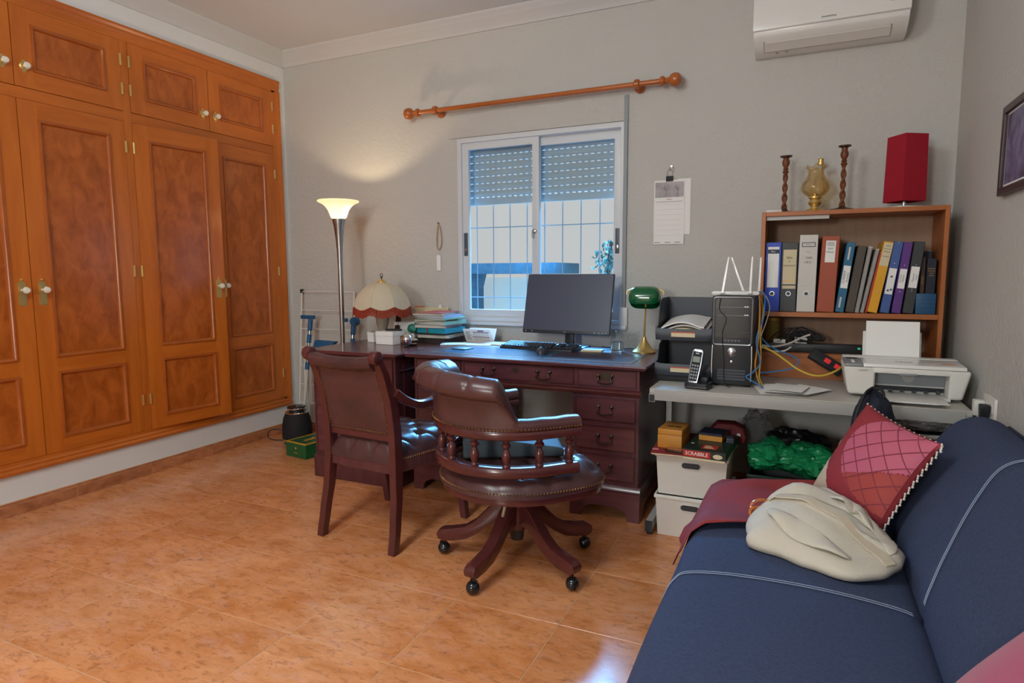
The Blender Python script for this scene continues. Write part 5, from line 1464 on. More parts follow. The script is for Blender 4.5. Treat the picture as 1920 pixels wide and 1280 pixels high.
# ================================================================== sofa
SF0, SF1 = 0.42, 2.40
so = thing('sofa', 'dark blue denim sofa with white double stitching along the right wall', 'sofa', (0.15, 1.41, 0))
def sofa_piece(prof, y0, y1, R, seams, nseg=90, seamfn=None):
    P = [Vector((x-0.15, 0, z)) for x, z in prof]
    # resample closed profile smoothly
    Q = []
    n = len(P)
    for i in range(n):
        p0, p1, p2, p3 = P[i-1], P[i], P[(i+1) % n], P[(i+2) % n]
        for k in range(5):
            t = k/5
            Q.append(0.5*((2*p1)+(p2-p0)*t+(2*p0-5*p1+4*p2-p3)*t*t+(3*p1-p0-3*p2+p3)*t*t*t))
    c = sum(Q, Vector())/len(Q)
    N = []
    for i in range(len(Q)):
        tg = (Q[(i+1) % len(Q)]-Q[i-1]).normalized()
        nn_ = Vector((tg.z, 0, -tg.x))
        if nn_.dot(Q[i]-c) < 0: nn_ = -nn_
        N.append(nn_)
    m = MB(); cnt = len(Q)
    ys = []
    for k in range(nseg+1):
        t = k/nseg
        ys.append(lerp(y0, y1, 0.5-0.5*math.cos(PI*t)*(1-0.35*math.sin(PI*t))))
    for y in ys:
        e = min(y-y0, y1-y)
        d = R-math.sqrt(max(0, R*R-(R-e)**2)) if e < R else 0.0
        for i in range(cnt):
            yy = y+(seamfn(Q[i]) if seamfn else 0.0)*sstep(0.0, 0.3, min(y-y0, y1-y))
            dip = sum(0.006*math.exp(-((y-s_)/0.012)**2) for s_ in seams)
            puff = 0.004*math.sin(PI*(y-y0)/(y1-y0)*5)
            p = Q[i]-N[i]*(d+dip-puff*0.5)
            m.v.append((p.x, yy-1.41, p.z))
    for a in range(nseg):
        for i in range(cnt):
            i2 = (i+1) % cnt
            m.f.append((a*cnt+i, a*cnt+i2, (a+1)*cnt+i2, (a+1)*cnt+i))
    m.f.append(tuple(range(cnt))[::-1]); m.f.append(tuple(nseg*cnt+i for i in range(cnt)))
    return m, Q, N
SEAT = [(-0.29, 0.135), (-0.318, 0.19), (-0.315, 0.27), (-0.298, 0.345), (-0.272, 0.395), (-0.235, 0.420), (-0.12, 0.436), (0.05, 0.440), (0.20, 0.430), (0.275, 0.412), (0.30, 0.36), (0.30, 0.20), (0.27, 0.135), (0.0, 0.13)]
BACK = [(0.315, 0.16), (0.292, 0.30), (0.286, 0.42), (0.312, 0.50), (0.362, 0.585), (0.418, 0.665), (0.460, 0.718), (0.500, 0.742), (0.545, 0.745), (0.590, 0.725), (0.618, 0.68), (0.628, 0.55), (0.630, 0.30), (0.615, 0.16)]
sm, sq_, sn_ = sofa_piece(SEAT, SF0, SF1, 0.055, (1.62, 1.08))
seat = sm.build('seat', 'denim', so, ang=1.4)
bm_, bq_, bn_ = sofa_piece(BACK, SF0, SF1, 0.055, (1.66, 1.10), seamfn=lambda p: 0.22*sstep(0.42, 0.76, p.z)-0.02)
back = bm_.build('backrest', 'denim', so, ang=1.4)
def seam(Q, N, sel, y, off, parent, fn=None):
    pts = []
    for q, n_ in zip(Q, N):
        if sel(q):
            p = q+n_*0.0005
            pts.append(Vector((p.x, y+off+(fn(q) if fn else 0)-1.41, p.z)))
    pts.sort(key=lambda p: p.x)
    o = MB().tube(pts, 0.0010, 5)
    return o.build('stitching', 'stitch', parent)
for y in (1.62, 1.08):
    for off in (-0.005, 0.005):
        seam(sq_, sn_, lambda q: q.z > 0.25 and q.x < 0.27-0.15, y, off, seat)
for y in (1.66, 1.10):
    for off in (-0.005, 0.005):
        seam(bq_, bn_, lambda q: q.x < 0.585-0.15 and q.z > 0.42, y, off, back, lambda q: 0.22*sstep(0.42, 0.76, q.z)-0.02)
MB().tube([(0.600-0.15, SF0+0.05-1.41, 0.722), (0.600-0.15, SF1-0.05-1.41, 0.722)], 0.006, 6).build('piping', 'f_navy', back)
for (x, y) in ((-0.22, 0.55), (-0.22, 2.26), (0.5, 0.55), (0.5, 2.26)):
    MB().lathe([(0.022, 0.001), (0.030, 0.145)], 16, (x-0.15, y-1.41, 0)).build('foot', 'darkwood', so)

def sofa_z(x):
    """height of the seat surface"""
    pts = [(-0.318, 0.19), (-0.315, 0.27), (-0.298, 0.345), (-0.272, 0.395), (-0.235, 0.420), (-0.12, 0.436), (0.05, 0.440), (0.20, 0.430), (0.275, 0.412)]
    for (a, z), (c, z2) in zip(pts, pts[1:]):
        if x <= c: return lerp(z, z2, (x-a)/(c-a)) if c > a else z2
    return 0.42

# ------------------------------------------------------------------ maroon runner on the far end of the seat
M['maroon'] = mat('maroon_cloth', '#8A2E2A', 0.85, var=0.5, vscale=5, color2='#7A2A3A', bump=0.1, bscale=300)
def runner(u, v):
    # u: from the draped front edge to the back; v: along the sofa towards the window
    s = lerp(-0.055, 0.50, u)
    y = lerp(1.915, 2.345, v)+0.035*math.sin(2.0*u+0.6)-0.05*(1-u)*(1-v)
    if s < 0:
        x = -0.300+0.30*s+0.01*math.sin(9*v); z = 0.345+s*0.95*0.8-0.02*v
    else:
        x = -0.300+s*0.98; z = sofa_z(x)+0.010
    w_ = 0.010*abs(math.sin(5*u+4.2*v))+0.007*math.sin(11*v+3*u)
    z += max(0, w_)*sstep(0, 0.12, s+0.05) + 0.03*math.exp(-((v-0.72-0.2*u)/0.10)**2)*sstep(0.0, 0.2, s)
    if s < 0.0: x -= 0.006+0.010*math.sin(10*v)**2
    return (x, y, z+0.002)
g = MB().grid(runner, 40, 40); n0 = len(g.v)
g.add([(p[0]-0.001, p[1], p[2]+0.004) for p in g.v], [tuple(reversed(q)) for q in g.f])
ed = [i*41 for i in range(41)]+[40*41+j for j in range(1, 41)]+[i*41+40 for i in range(39, -1, -1)]+[j for j in range(39, 0, -1)]
g.f += [(ed[k], ed[(k+1) % len(ed)], n0+ed[(k+1) % len(ed)], n0+ed[k]) for k in range(len(ed))]
o = g.build('table_runner', 'maroon', None, ang=1.5)
tag(o, 'maroon cloth runner draped over the far end of the sofa seat', 'cloth')

# ------------------------------------------------------------------ red quilted cushion with bead tassels
M['cush_red'] = mat('cushion_red', '#96323A', 0.85, bump=0.08, bscale=350, var=0.3, vscale=4, color2='#852A30')
M['cush_pink'] = mat('cushion_pink', '#BE6078', 0.7, bump=0.08, bscale=350, var=0.3, vscale=3.2, color2='#B0525E', detail=1)
M['cush_line'] = mat('cushion_piping', '#8E3A48', 0.8)
M['cream_cloth'] = mat('cream_cloth', '#CDBFA8', 0.9, bump=0.15, bscale=300, var=0.3, vscale=6, color2='#B8A98E')
M['bead'] = mat('bead_white', '#D9CFC4', 0.3)
e1 = Vector((0.45, -0.82, -0.13)).normalized()
e2 = Vector((0.42, 0.16, 0.88)); e2 = (e2-e1*e2.dot(e1)).normalized()
e3 = e1.cross(e2).normalized()
t = thing('scatter_cushion', 'red scatter cushion with pink quilted panel and bead tassels on the sofa', 'cushion', (0.220, 2.185, 0.594))
t.rotation_euler = Matrix(((e1.x, e2.x, e3.x), (e1.y, e2.y, e3.y), (e1.z, e2.z, e3.z))).to_euler()
HS = 0.170
def pil(a, c, side, th=0.055):
    """pillow surface over the square -1..1, pinched corners"""
    f = max(0, 1-abs(a)**2.6)*max(0, 1-abs(c)**2.6)
    pin = 0.10*(1-(a*a))*c*c*c*0 
    x = HS*a*(1-0.07*(1-c*c)*abs(a)); y = HS*c*(1-0.07*(1-a*a)*abs(c))
    return (x, y, side*th*(f**0.55))
def cushion_half(fn, n=26):
    m = MB(); m.grid(lambda u, v: fn(2*u-1, 2*v-1), n, n); return m
cm_ = cushion_half(lambda a, c: pil(a, c, 1)); cm_.merge(cushion_half(lambda a, c: pil(a, c, -1)))
cov = cm_.build('cover', 'cush_red', t, ang=1.6)
# panels on the front
def patch(test, m, name, off=0.0012, n=56):
    g = MB(); idx = {}
    for i in range(n):
        for j in range(n):
            cs = [(-1+2*(i+di)/n, -1+2*(j+dj)/n) for di, dj in ((0, 0), (1, 0), (1, 1), (0, 1))]
            if all(test(a, c) for a, c in cs):
                f = []
                for k, (di, dj) in enumerate(((0, 0), (1, 0), (1, 1), (0, 1))):
                    key = (i+di, j+dj)
                    if key not in idx:
                        x, y, z = pil(cs[k][0], cs[k][1], 1); idx[key] = len(g.v); g.v.append((x, y, z+off))
                    f.append(idx[key])
                g.f.append(tuple(f))
    n0 = len(g.v)
    return g.build(name, m, cov, ang=1.5, fixn=False)
quilt = lambda a, c: (a-0.75)**2/2.0+(c-0.30)**2/0.95 < 0.86 and a < 0.985 and c < 0.985
M['cush_salmon'] = mat('cushion_salmon', '#A5443F', 0.75, bump=0.08, bscale=350)
patch(lambda a, c: quilt(a, c) and c > -0.16+0.55*(a-0.2), 'cush_pink', 'quilted_panel', n=70)
patch(lambda a, c: quilt(a, c) and c <= -0.13+0.55*(a-0.2), 'cush_salmon', 'quilted_panel', n=70)
patch(lambda a, c: c < 0.02-1.25*(a+1) and a > -0.99 and c > -0.99, 'cream_cloth', 'cream_corner')
for fam in (1, -1):
    for k in range(-5, 6):
        pts = []
        for q in range(61):
            w_ = -1.4+2.8*q/60
            a, c = (w_+k*0.27*fam)*0.9, fam*(w_-k*0.27*fam)*0.9
            a, c = w_, fam*w_*0.8+k*0.36
            if quilt(a, c) and abs(c) < 0.98:
                x, y, z = pil(a, c, 1); pts.append((x, y, z+0.002))
        if len(pts) > 3:
            MB().tube(pts, 0.0016, 5).build('quilting', 'cush_line', cov)
tm = MB().ball((0, 0, -0.004), 0.0035, 6, 5).ball((0.0, 0, -0.011), (0.003, 0.003, 0.005), 6, 5).ball((0, 0, -0.019), 0.0038, 6, 5).tube([(0, 0, 0), (0, 0, -0.018)], 0.0012, 4).mesh('tassel', 'bead')
inv = t.rotation_euler.to_matrix().inverted()
dn = inv @ Vector((-0.15, -0.1, -1)).normalized()
rq = (-dn).to_track_quat('Z', 'X').to_euler()
for k in range(17):
    a = -0.97+1.94*k/16
    for (aa, c_) in ((a, 1.0), (1.0, a)):
        x, y, z = pil(aa, c_, 1)
        o = link('tassel', tm, t, (x+0.002*aa, y+0.002*c_, z), rq)

# pink cushion at the near end
t = thing('pink_cushion', 'plain raspberry pink cushion at the near end of the sofa', 'cushion', (0.330, 0.985, 0.600))
n_ = Vector((-0.80, 0.05, 0.60)).normalized(); a1 = Vector((0.1, 1, 0.0)).normalized(); a1 = (a1-n_*a1.dot(n_)).normalized(); a2 = n_.cross(a1)
M['pink'] = mat('raspberry_cloth', '#A63F63', 0.8, bump=0.1, bscale=350, sheen=0.3)
t.rotation_euler = Matrix(((a1.x, a2.x, n_.x), (a1.y, a2.y, n_.y), (a1.z, a2.z, n_.z))).to_euler()
HS = 0.20
pm = cushion_half(lambda a, c: pil(a, c, 1, 0.07)); pm.merge(cushion_half(lambda a, c: pil(a, c, -1, 0.05)))
cv = pm.build('cover', 'pink', t, ang=1.6)
ring = []
for k in range(80):
    q = k/80*4; i = int(q); f = (q-i)*2-1
    a, c = ((f, -1), (1, f), (-f, 1), (-1, -f))[i]
    ring.append(pil(a, c, 1))
MB().tube(ring, 0.003, 5, closed=True).build('piping', 'cush_line', cv)

# ------------------------------------------------------------------ cream tote bag lying on the seat
M['linen'] = mat('cream_linen', '#CFC6B6', 0.9, bump=0.2, bscale=260, var=0.35, vscale=5, color2='#BDB29E')
t = thing('tote_bag', 'crumpled cream linen bag with wooden ring handles on the sofa seat', 'bag', (0.085, 1.93, 0.452))
OUT = [(180, 0.205), (200, 0.21), (215, 0.235), (240, 0.205), (260, 0.22), (283, 0.255), (300, 0.245), (320, 0.225), (338, 0.21), (355, 0.155), (20, 0.135), (45, 0.165), (70, 0.215), (90, 0.25), (112, 0.245), (135, 0.215), (158, 0.195)]
def rout(a):
    d = math.degrees(a) % 360
    L_ = sorted(OUT)
    for i in range(len(L_)):
        d0, r0 = L_[i-1]; d1, r1 = L_[i]
        if i == 0: d0 -= 360
        if d0 <= d <= d1: return lerp(r0, r1, sstep(0, 1, (d-d0)/(d1-d0)))
    d0, r0 = L_[-1]; d1, r1 = L_[0]
    return lerp(r0, r1, sstep(0, 1, (d-d0)/(d1+360-d0)))
def tote(u, v):
    a = 2*PI*u; r = rout(a)
    if v > 0.9:
        tt = 1-(v-0.9)*1.5; x, y = r*tt*math.cos(a), r*tt*math.sin(a)
        return (x, y, -0.010)
    tt = v/0.9
    x, y = r*tt*math.cos(a), r*tt*math.sin(a)
    h = 0.085*(1-tt**3.2)**0.7*(1+0.35*(y/0.25)-0.18*(x/0.2))
    # long diagonal folds, like cloth pulled to the lower right
    q = (x*0.55+y*0.83)
    w1 = mnoise.noise(Vector((x*5, y*5, 0.3)))
    f1 = (1-abs(math.sin(13*q+2.2*w1+0.6)))**3; f2 = (1-abs(math.sin(9*(x*0.95-y*0.30)+2.8*mnoise.noise(Vector((x*4, y*4, 7.0)))+1.9)))**4
    h += (0.030*f1*(0.6+0.5*w1)+0.024*f2*sstep(-0.10, 0.10, x) + 0.018*mnoise.noise(Vector((x*7, y*7, 2.0)))-0.008)*sstep(1.02, 0.72, tt)
    return (x, y, max(0.002, h))
tm_ = MB().grid(tote, 90, 46, wu=True)
bag = tm_.build('cloth', 'linen', t, ang=2.0)
st = []
for k in range(25):
    f = k/24
    x, y = lerp(-0.150, 0.150, f), lerp(0.06, -0.165, f)+0.03*math.sin(PI*f)
    a = math.atan2(y, x); tt = math.hypot(x, y)/rout(a)
    st.append((x, y, tote((a/(2*PI)) % 1, tt*0.9)[2]+0.003))
MB().tube(st, 0.017, sec=[(-1, -0.10), (1, -0.10), (1, 0.10), (-1, 0.10)]).build('strap', 'cream_cloth', bag, ang=0.8)
def on_bag(x, y, dz):
    a = math.atan2(y, x); tt = min(1.0, math.hypot(x, y)/rout(a))
    return (x, y, tote((a/(2*PI)) % 1, tt*0.9)[2]+dz)
def fold(pts, w_, lift, name, m_):
    """a free edge of cloth: a strip whose one side lies on the bag and whose other side stands up and curls"""
    P = [Vector((x, y, 0)) for x, y in pts]; P = smooth_path(P, 6)
    rows = []
    for i, p in enumerate(P):
        tg = (P[min(i+1, len(P)-1)]-P[max(i-1, 0)]).normalized(); nn_ = Vector((-tg.y, tg.x, 0))
        k = math.sin(PI*i/(len(P)-1))**0.6
        row = []
        for j in range(9):
            f = j/8
            q = p+nn_*(w_*(f-0.15)*k)
            b_ = on_bag(q.x, q.y, 0.0)
            row.append((q.x, q.y, b_[2]+0.001+lift*k*math.sin(PI*0.62*f)*(0.6+0.4*math.sin(i*0.5))))
        rows.append(row)
    g_ = MB(); n_r = len(rows)
    for row in rows: g_.v += row
    for row in rows: g_.v += [(a, c, z+0.003) for a, c, z in row]
    o_ = n_r*9
    for i in range(n_r-1):
        for j in range(8):
            g_.f.append((i*9+j, i*9+j+1, (i+1)*9+j+1, (i+1)*9+j)); g_.f.append((o_+i*9+j, o_+(i+1)*9+j, o_+(i+1)*9+j+1, o_+i*9+j+1))
        for j in (0, 8): g_.f.append((i*9+j, (i+1)*9+j, o_+(i+1)*9+j, o_+i*9+j))
    return g_.build(name, m_, bag, ang=1.5)
fold([(-0.16, 0.08), (-0.06, 0.10), (0.05, 0.06), (0.12, -0.02), (0.15, -0.13)], 0.075, 0.030, 'cloth_fold', 'linen')
fold([(-0.14, -0.02), (-0.08, -0.09), (0.0, -0.15), (0.06, -0.20)], -0.06, 0.022, 'cloth_fold', 'linen')
fold([(0.02, 0.12), (0.09, 0.09), (0.13, 0.03), (0.12, -0.04)], -0.07, 0.034, 'cloth_fold', 'linen')
for k, (x, y, z, rx, ry) in enumerate(((-0.170, 0.030, 0.028, 62, 10), (-0.168, 0.046, 0.046, 75, -8))):
    R = Euler((math.radians(rx), math.radians(ry), 0.5)).to_matrix()
    ring = [R @ Vector((0.030*math.cos(2*PI*i/24), 0.019*math.sin(2*PI*i/24), 0))+Vector((x, y, z)) for i in range(24)]
    MB().tube(ring, 0.0045, 8, closed=True).build('ring_handle', mat('amber_ring', '#B5662A', 0.3, coat=0.3), t)

# ================================================================== under the table
def hollow_box(x, y, z0, z1, taper, wall, rim):
    """open tapered crate as one closed shell; x, y half sizes at the rim"""
    def ring(hx, hy, z): return [(-hx, -hy, z), (hx, -hy, z), (hx, hy, z), (-hx, hy, z)]
    R = [ring(x-taper, y-taper, z0), ring(x-rim, y-rim, z1-0.016), ring(x, y, z1-0.016), ring(x, y, z1), ring(x-rim-wall, y-rim-wall, z1), ring(x-taper-wall, y-taper-wall, z0+wall)]
    vs_ = [p for r in R for p in r]; fs_ = []
    for i in range(5):
        for k in range(4):
            k2 = (k+1) % 4; fs_.append((i*4+k, i*4+k2, i*4+4+k2, i*4+4+k))
    fs_ += [(3, 2, 1, 0), (20, 21, 22, 23)]
    return MB().add(vs_, fs_)
def slot(w_, h_, n=8):
    pts = []
    for (cx, a0) in ((w_/2-h_/2, -90), (-w_/2+h_/2, 90)):
        for q in range(n+1):
            a = math.radians(a0+180*q/n); pts.append((cx+h_/2*math.cos(a), h_/2*math.sin(a)))
    return pts
for k, (z, lab) in enumerate(((0.0, 'white plastic storage crate on the floor, lower of the two'), (0.196, 'white plastic storage crate stacked on the lower one, carrying the games'))):
    t = thing('storage_crate', lab, 'crate', (-0.412, 3.005, z+0.0005), 0, 'stacked white crates')
    hollow_box(0.160, 0.205, 0.0, 0.193, 0.016, 0.004, 0.006).build('shell', 'white', t, bevel=0.003)
    sl_ = slot(0.078, 0.024)
    MB().prism([(a, c+0.145) for a, c in sl_], 'y', -0.2018, -0.1965).build('handle_slot', 'black', t)
    MB().tube([(a, -0.2012, c+0.145) for a, c in slot(0.084, 0.030)], 0.0016, 5, closed=True).build('slot_rim', 'white', t)
ZT = 0.3905
o = thing('games_board', 'thin maroon folder lying across the upper white crate', 'folder', (-0.490, 2.975, ZT), math.radians(3))
MB().box(-0.105, 0.10, -0.215, 0.20, 0.0, 0.009).build('cover', 'maroon', o, bevel=0.002)
MB().box(-0.098, 0.098, -0.2158, 0.195, 0.002, 0.007).build('pages', 'cream', o, smooth=False)
o = thing('wooden_box', 'plain light wooden box with lid on the maroon folder', 'box', (-0.510, 2.935, ZT+0.0095), math.radians(-4))
M['pine'] = mat('light_pine', '#C98A3A', 0.4, var=0.4, vscale=8, color2='#AE7226', stretch=(0.5, 3, 3))
MB().box(-0.055, 0.055, -0.085, 0.085, 0.0, 0.062).build('body', 'pine', o, bevel=0.002)
MB().box(-0.055, 0.055, -0.085, 0.085, 0.0632, 0.088).build('lid', 'pine', o, bevel=0.002)
for x in (-0.012, 0.022):
    MB().box(x-0.014, x+0.014, -0.03, -0.012, 0.088, 0.0892).build('clasp', 'darkwood', o, smooth=False)
o = thing('cigar_tin', 'small flat orange tin in front of the wooden box', 'tin', (-0.480, 2.800, ZT+0.0095), math.radians(-6))
MB().prism(slot(0.094, 0.040), 'z', 0.0, 0.014).build('body', 'darkwood', o, bevel=0.002)
MB().prism(slot(0.082, 0.032), 'z', 0.014, 0.0155).build('picture', mat('tin_picture', '#C67A45', 0.4, var=0.6, vscale=30, color2='#8A4A26'), o)
o = thing('sticky_note', 'small pink note stuck to the maroon folder corner', 'note', (-0.572, 2.815, ZT+0.0095), 0.2)
MB().box(-0.014, 0.014, -0.012, 0.012, 0, 0.0015).build('paper', mat('pink_note', '#D8848A', 0.8), o, smooth=False)
# word game box
M['game_green'] = mat('game_green', '#1E2E26', 0.45); M['game_red'] = mat('game_red', '#B52A20', 0.5)
o = thing('board_game', 'dark green board game box with red name band on the crate', 'board game', (-0.338, 2.905, ZT+0.0005), math.radians(-4))
MB().box(-0.089, 0.089, -0.165, 0.165, 0.0, 0.016).build('tray', 'cream', o, bevel=0.001, seg=1)
MB().box(-0.092, 0.092, -0.168, 0.168, 0.0105, 0.046).build('lid', 'game_green', o, bevel=0.0015, seg=1)
MB().box(-0.088, 0.028, -0.1692, -0.1678, 0.014, 0.042).build('name_band', 'game_red', o, smooth=False)
text('SCRABBLE', 0.0225, 'paper', o, (-0.030, -0.1694, 0.028), (PI/2, 0, 0), sx=0.95)
MB().prism([(0.058+0.020*math.cos(2*PI*i/20), 0.026+0.010*math.sin(2*PI*i/20)) for i in range(20)], 'y', -0.1692, -0.1678).build('seal', 'cream', o)
MB().box(-0.02, 0.045, -0.130, -0.07, 0.046, 0.0468).build('cover_print', 'game_red', o, smooth=False)
for r in range(3):
    MB().box(-0.010, 0.034-0.008*r, -0.120+r*0.016, -0.113+r*0.016, 0.0468, 0.0473).build('cover_lettering', 'cream', o, smooth=False)
MB().lathe([(0.008, 0.046), (0.008, 0.0468)], 12, (-0.070, -0.06, 0)).build('cover_spot', 'cream', o)
o = thing('card_box', 'black topped light wood card box on the board game', 'box', (-0.340, 2.955, ZT+0.0475), math.radians(-6))
MB().box(-0.052, 0.052, -0.045, 0.06, 0.0, 0.024).build('tray', 'pine', o, bevel=0.001, seg=1)
MB().box(-0.053, 0.053, -0.046, 0.061, 0.0245, 0.036).build('lid', 'f_ink', o, bevel=0.001, seg=1)
o = thing('small_case', 'small dark grey case beside the card box', 'case', (-0.262, 2.935, ZT+0.0475), math.radians(5))
MB().box(-0.016, 0.016, -0.03, 0.03, 0.0, 0.022).build('body', 'dgrey', o, bevel=0.002)
MB().box(-0.0165, 0.0165, -0.0305, 0.0305, 0.014, 0.0155).build('seam', 'black', o, smooth=False)
o = thing('red_toolcase', 'dark red soft case behind the games on the crate', 'case', (-0.290, 3.120, ZT+0.0005), math.radians(4))
MB().prism([(-0.075, 0.0), (0.075, 0.0), (0.085, 0.03), (0.075, 0.075), (0.03, 0.095), (-0.05, 0.095), (-0.08, 0.06)], 'y', -0.040, 0.05).build('body', mat('dark_red_cloth', '#6E1C22', 0.6, bump=0.2, bscale=40), o, bevel=0.012, seg=3)
MB().lathe([(0.009, 0), (0.008, -0.004)], 12, (0.05, -0.040, 0.045), 'y').build('stud', 'white', o)
# crumpled things
def crumple(c, r, seed, amp=0.28, f=2.2, nu=56, nv=32, flat=None):
    m = MB()
    def fn(u, v):
        a, b_ = 2*PI*u, PI*(v*0.998+0.001)
        d = Vector((math.sin(b_)*math.cos(a), math.sin(b_)*math.sin(a), -math.cos(b_)))
        k = 1+amp*(mnoise.noise(d*f+Vector((seed, 0, 0)))*1.2+0.55*(0.5-abs(mnoise.noise(d*f*2.4+Vector((0, seed, 0)))))*1.4+0.25*(0.5-abs(mnoise.noise(d*f*5.5+Vector((0, 0, seed)))))*1.2)
        z = d.z*k*r[2]
        if flat is not None: z = max(z, flat)
        return (c[0]+d.x*k*r[0], c[1]+d.y*k*r[1], c[2]+z)
    return m.grid(fn, nu, nv, wu=True)
M['bag_green'] = mat('green_bag', '#1E8A55', 0.28, var=0.3, vscale=8, color2='#147044'); M['bag_black'] = mat('black_bag', '#15161A', 0.35); M['crate_green'] = mat('dark_green_crate', '#12302A', 0.4)
M['clear_bag'] = mat('clear_plastic', '#C9C9C9', 0.12, trans=0.85, ior=1.15)
t = thing('green_crate', 'dark green plastic crate on the floor under the table', 'crate', (-0.012, 3.145, 0.0005))
hollow_box(0.175, 0.195, 0.0, 0.292, 0.020, 0.004, 0.006).build('shell', 'crate_green', t, bevel=0.003)
MB().box(-0.10, 0.10, -0.1785, -0.176, 0.22, 0.24).build('ridge', 'crate_green', t, bevel=0.001, seg=1)
o = crumple((-0.085, 3.105, 0.352), (0.105, 0.110, 0.058), 1.3, 0.34, 1.9).build('plastic_bag', 'bag_green', None, ang=0.5)
tag(o, 'crumpled green plastic bag filling the left of the dark green crate', 'plastic bag', 'green bags in the crate')
o = crumple((0.075, 3.105, 0.348), (0.100, 0.110, 0.062), 5.1, 0.36, 1.8).build('plastic_bag', 'bag_green', None, ang=0.5)
tag(o, 'crumpled green plastic bag filling the right of the dark green crate', 'plastic bag', 'green bags in the crate')
o = crumple((0.0, 3.225, 0.390), (0.125, 0.075, 0.060), 9.4, 0.34, 2.2).build('plastic_bag', 'bag_black', None, ang=0.6)
tag(o, 'crumpled shiny black bag behind the green bags', 'plastic bag')
o = crumple((-0.168, 3.24, 0.425), (0.062, 0.045, 0.085), 3.3, 0.30, 2.6).build('plastic_bag', 'clear_bag', None, ang=0.6)
tag(o, 'crumpled clear plastic bag between the games and the black bag', 'plastic bag')
# backpack, white handle and magazines at the end of the sofa
t = thing('backpack', 'dark navy backpack standing behind the red scatter cushion', 'backpack', (0.262, 2.60, 0.0), math.radians(-10))
M['navy_cloth'] = mat('navy_cloth', '#1B2130', 0.8, bump=0.2, bscale=120)
crumple((0, 0, 0.395), (0.090, 0.070, 0.370), 2.2, 0.07, 2.0, flat=-0.392).build('body', 'navy_cloth', t, ang=1.4)
MB().tube(smooth_path([(-0.045, -0.068, 0.55), (-0.052, -0.082, 0.66), (-0.03, -0.05, 0.755), (-0.01, 0.0, 0.77)], 6), 0.012, sec=[(-1, -0.25), (1, -0.25), (1, 0.25), (-1, 0.25)]).build('strap', 'black_matt', t)
MB().tube(smooth_path([(-0.02, 0.0, 0.745), (-0.01, 0, 0.775), (0.02, 0, 0.775), (0.03, 0.0, 0.745)], 6), 0.005, 6).build('grab_loop', 'black_matt', t)
t = thing('white_stool', 'white tubular stool mostly hidden behind the red scatter cushion', 'stool', (0.262, 2.93, 0))
for s in (-1, 1):
    pts = smooth_path([(-0.082, s*0.11, 0.0), (-0.082, s*0.11, 0.30), (-0.078, s*0.11, 0.43), (-0.064, s*0.11, 0.468), (-0.045, s*0.11, 0.475), (0.045, s*0.11, 0.475), (0.064, s*0.11, 0.468), (0.078, s*0.11, 0.43), (0.082, s*0.11, 0.0)], 5)
    MB().tube(pts, 0.008, 8).build('leg_frame', 'white', t)
MB().box(-0.06, 0.06, -0.13, 0.13, 0.478, 0.495).build('seat', 'white', t, bevel=0.005)
for x in (-0.080, 0.080):
    MB().tube([(x, -0.11, 0.15), (x, 0.11, 0.15)], 0.006, 8).build('stretcher', 'white', t)
o = thing('box_of_magazines', 'open dark box of magazines under the table behind the sofa', 'box', (0.472, 2.96, 0.0005))
hollow_box(0.115, 0.135, 0.0, 0.555, 0.008, 0.004, 0.003).build('shell', 'dgrey', o, bevel=0.002)
for k, (m_, dz, a) in enumerate((('f_red', 0.0, 8), ('paper_grey', 0.006, -5), ('dgrey', 0.012, 3))):
    q = thing('magazine', ('red', 'grey', 'topmost dark')[k]+' magazine lying on the dark box under the table', 'magazine', (0.465-0.012*k, 2.945, 0.5565+dz), math.radians(a), 'magazines under the table')
    MB().box(-0.095, 0.095, -0.125, 0.115, 0.0, 0.0055).build('pages', 'pagewhite', q, smooth=False)
    MB().box(-0.0955, 0.0955, -0.1255, 0.1155, 0.0052, 0.0058).build('cover', m_, q, smooth=False)
    if k == 2:
        MB().lathe([(0.030, 0.0060), (0.030, 0.0064), (0.022, 0.0064), (0.022, 0.0060)], 24, (0.03, -0.02, 0)).build('cover_emblem', 'paper', q)
        MB().box(-0.03, 0.0, -0.04, -0.01, 0.0059, 0.0063).build('cover_print', 'game_red', q, smooth=False)
        for r in range(3): MB().box(-0.085, -0.045, -0.09+0.02*r, -0.08+0.02*r, 0.0059, 0.0063).build('cover_print', 'paper', q, smooth=False)
o = crumple((0.455, 2.84, 0.610), (0.105, 0.05, 0.030), 7.7, 0.25, 2.6, flat=-0.018).build('plastic_bag', 'clear_bag', None, ang=0.6)
tag(o, 'clear plastic wrapping lying on the magazines under the table', 'plastic bag')
# ================================================================== things on the desk
t = thing('monitor', 'black flat screen monitor standing on the desk', 'monitor', (-1.235, 3.48, DZ+0.001))
MB().box(-0.12, 0.12, -0.07, 0.075, 0.0, 0.008).build('stand_base', 'black', t, bevel=0.003)
MB().prism([(0.020, 0.006), (0.055, 0.006), (0.060, 0.20), (0.040, 0.20)], 'x', -0.025, 0.025).build('stand_post', 'black', t, bevel=0.003)
sc2 = thing('screen', '', '', (0.0, -0.050, 0.085)); del sc2['label']; del sc2['category']
sc2.parent = t; sc2.rotation_euler = (math.radians(-15.5), 0, 0)
MB().box(-0.266, 0.266, -0.004, 0.020, 0.0, 0.355).build('bezel', 'black', sc2, bevel=0.003)
MB().box(-0.262, 0.262, -0.0050, -0.0038, 0.016, 0.351).build('display', mat('dark_screen', '#3B4258', 0.35, spec=0.6), sc2, smooth=False)
MB().box(-0.10, 0.10, 0.020, 0.045, 0.06, 0.26).build('rear_shell', 'black', sc2, bevel=0.008)
text('acer', 0.012, 'grey', sc2, (0, -0.0045, 0.0085), (PI/2, 0, 0))
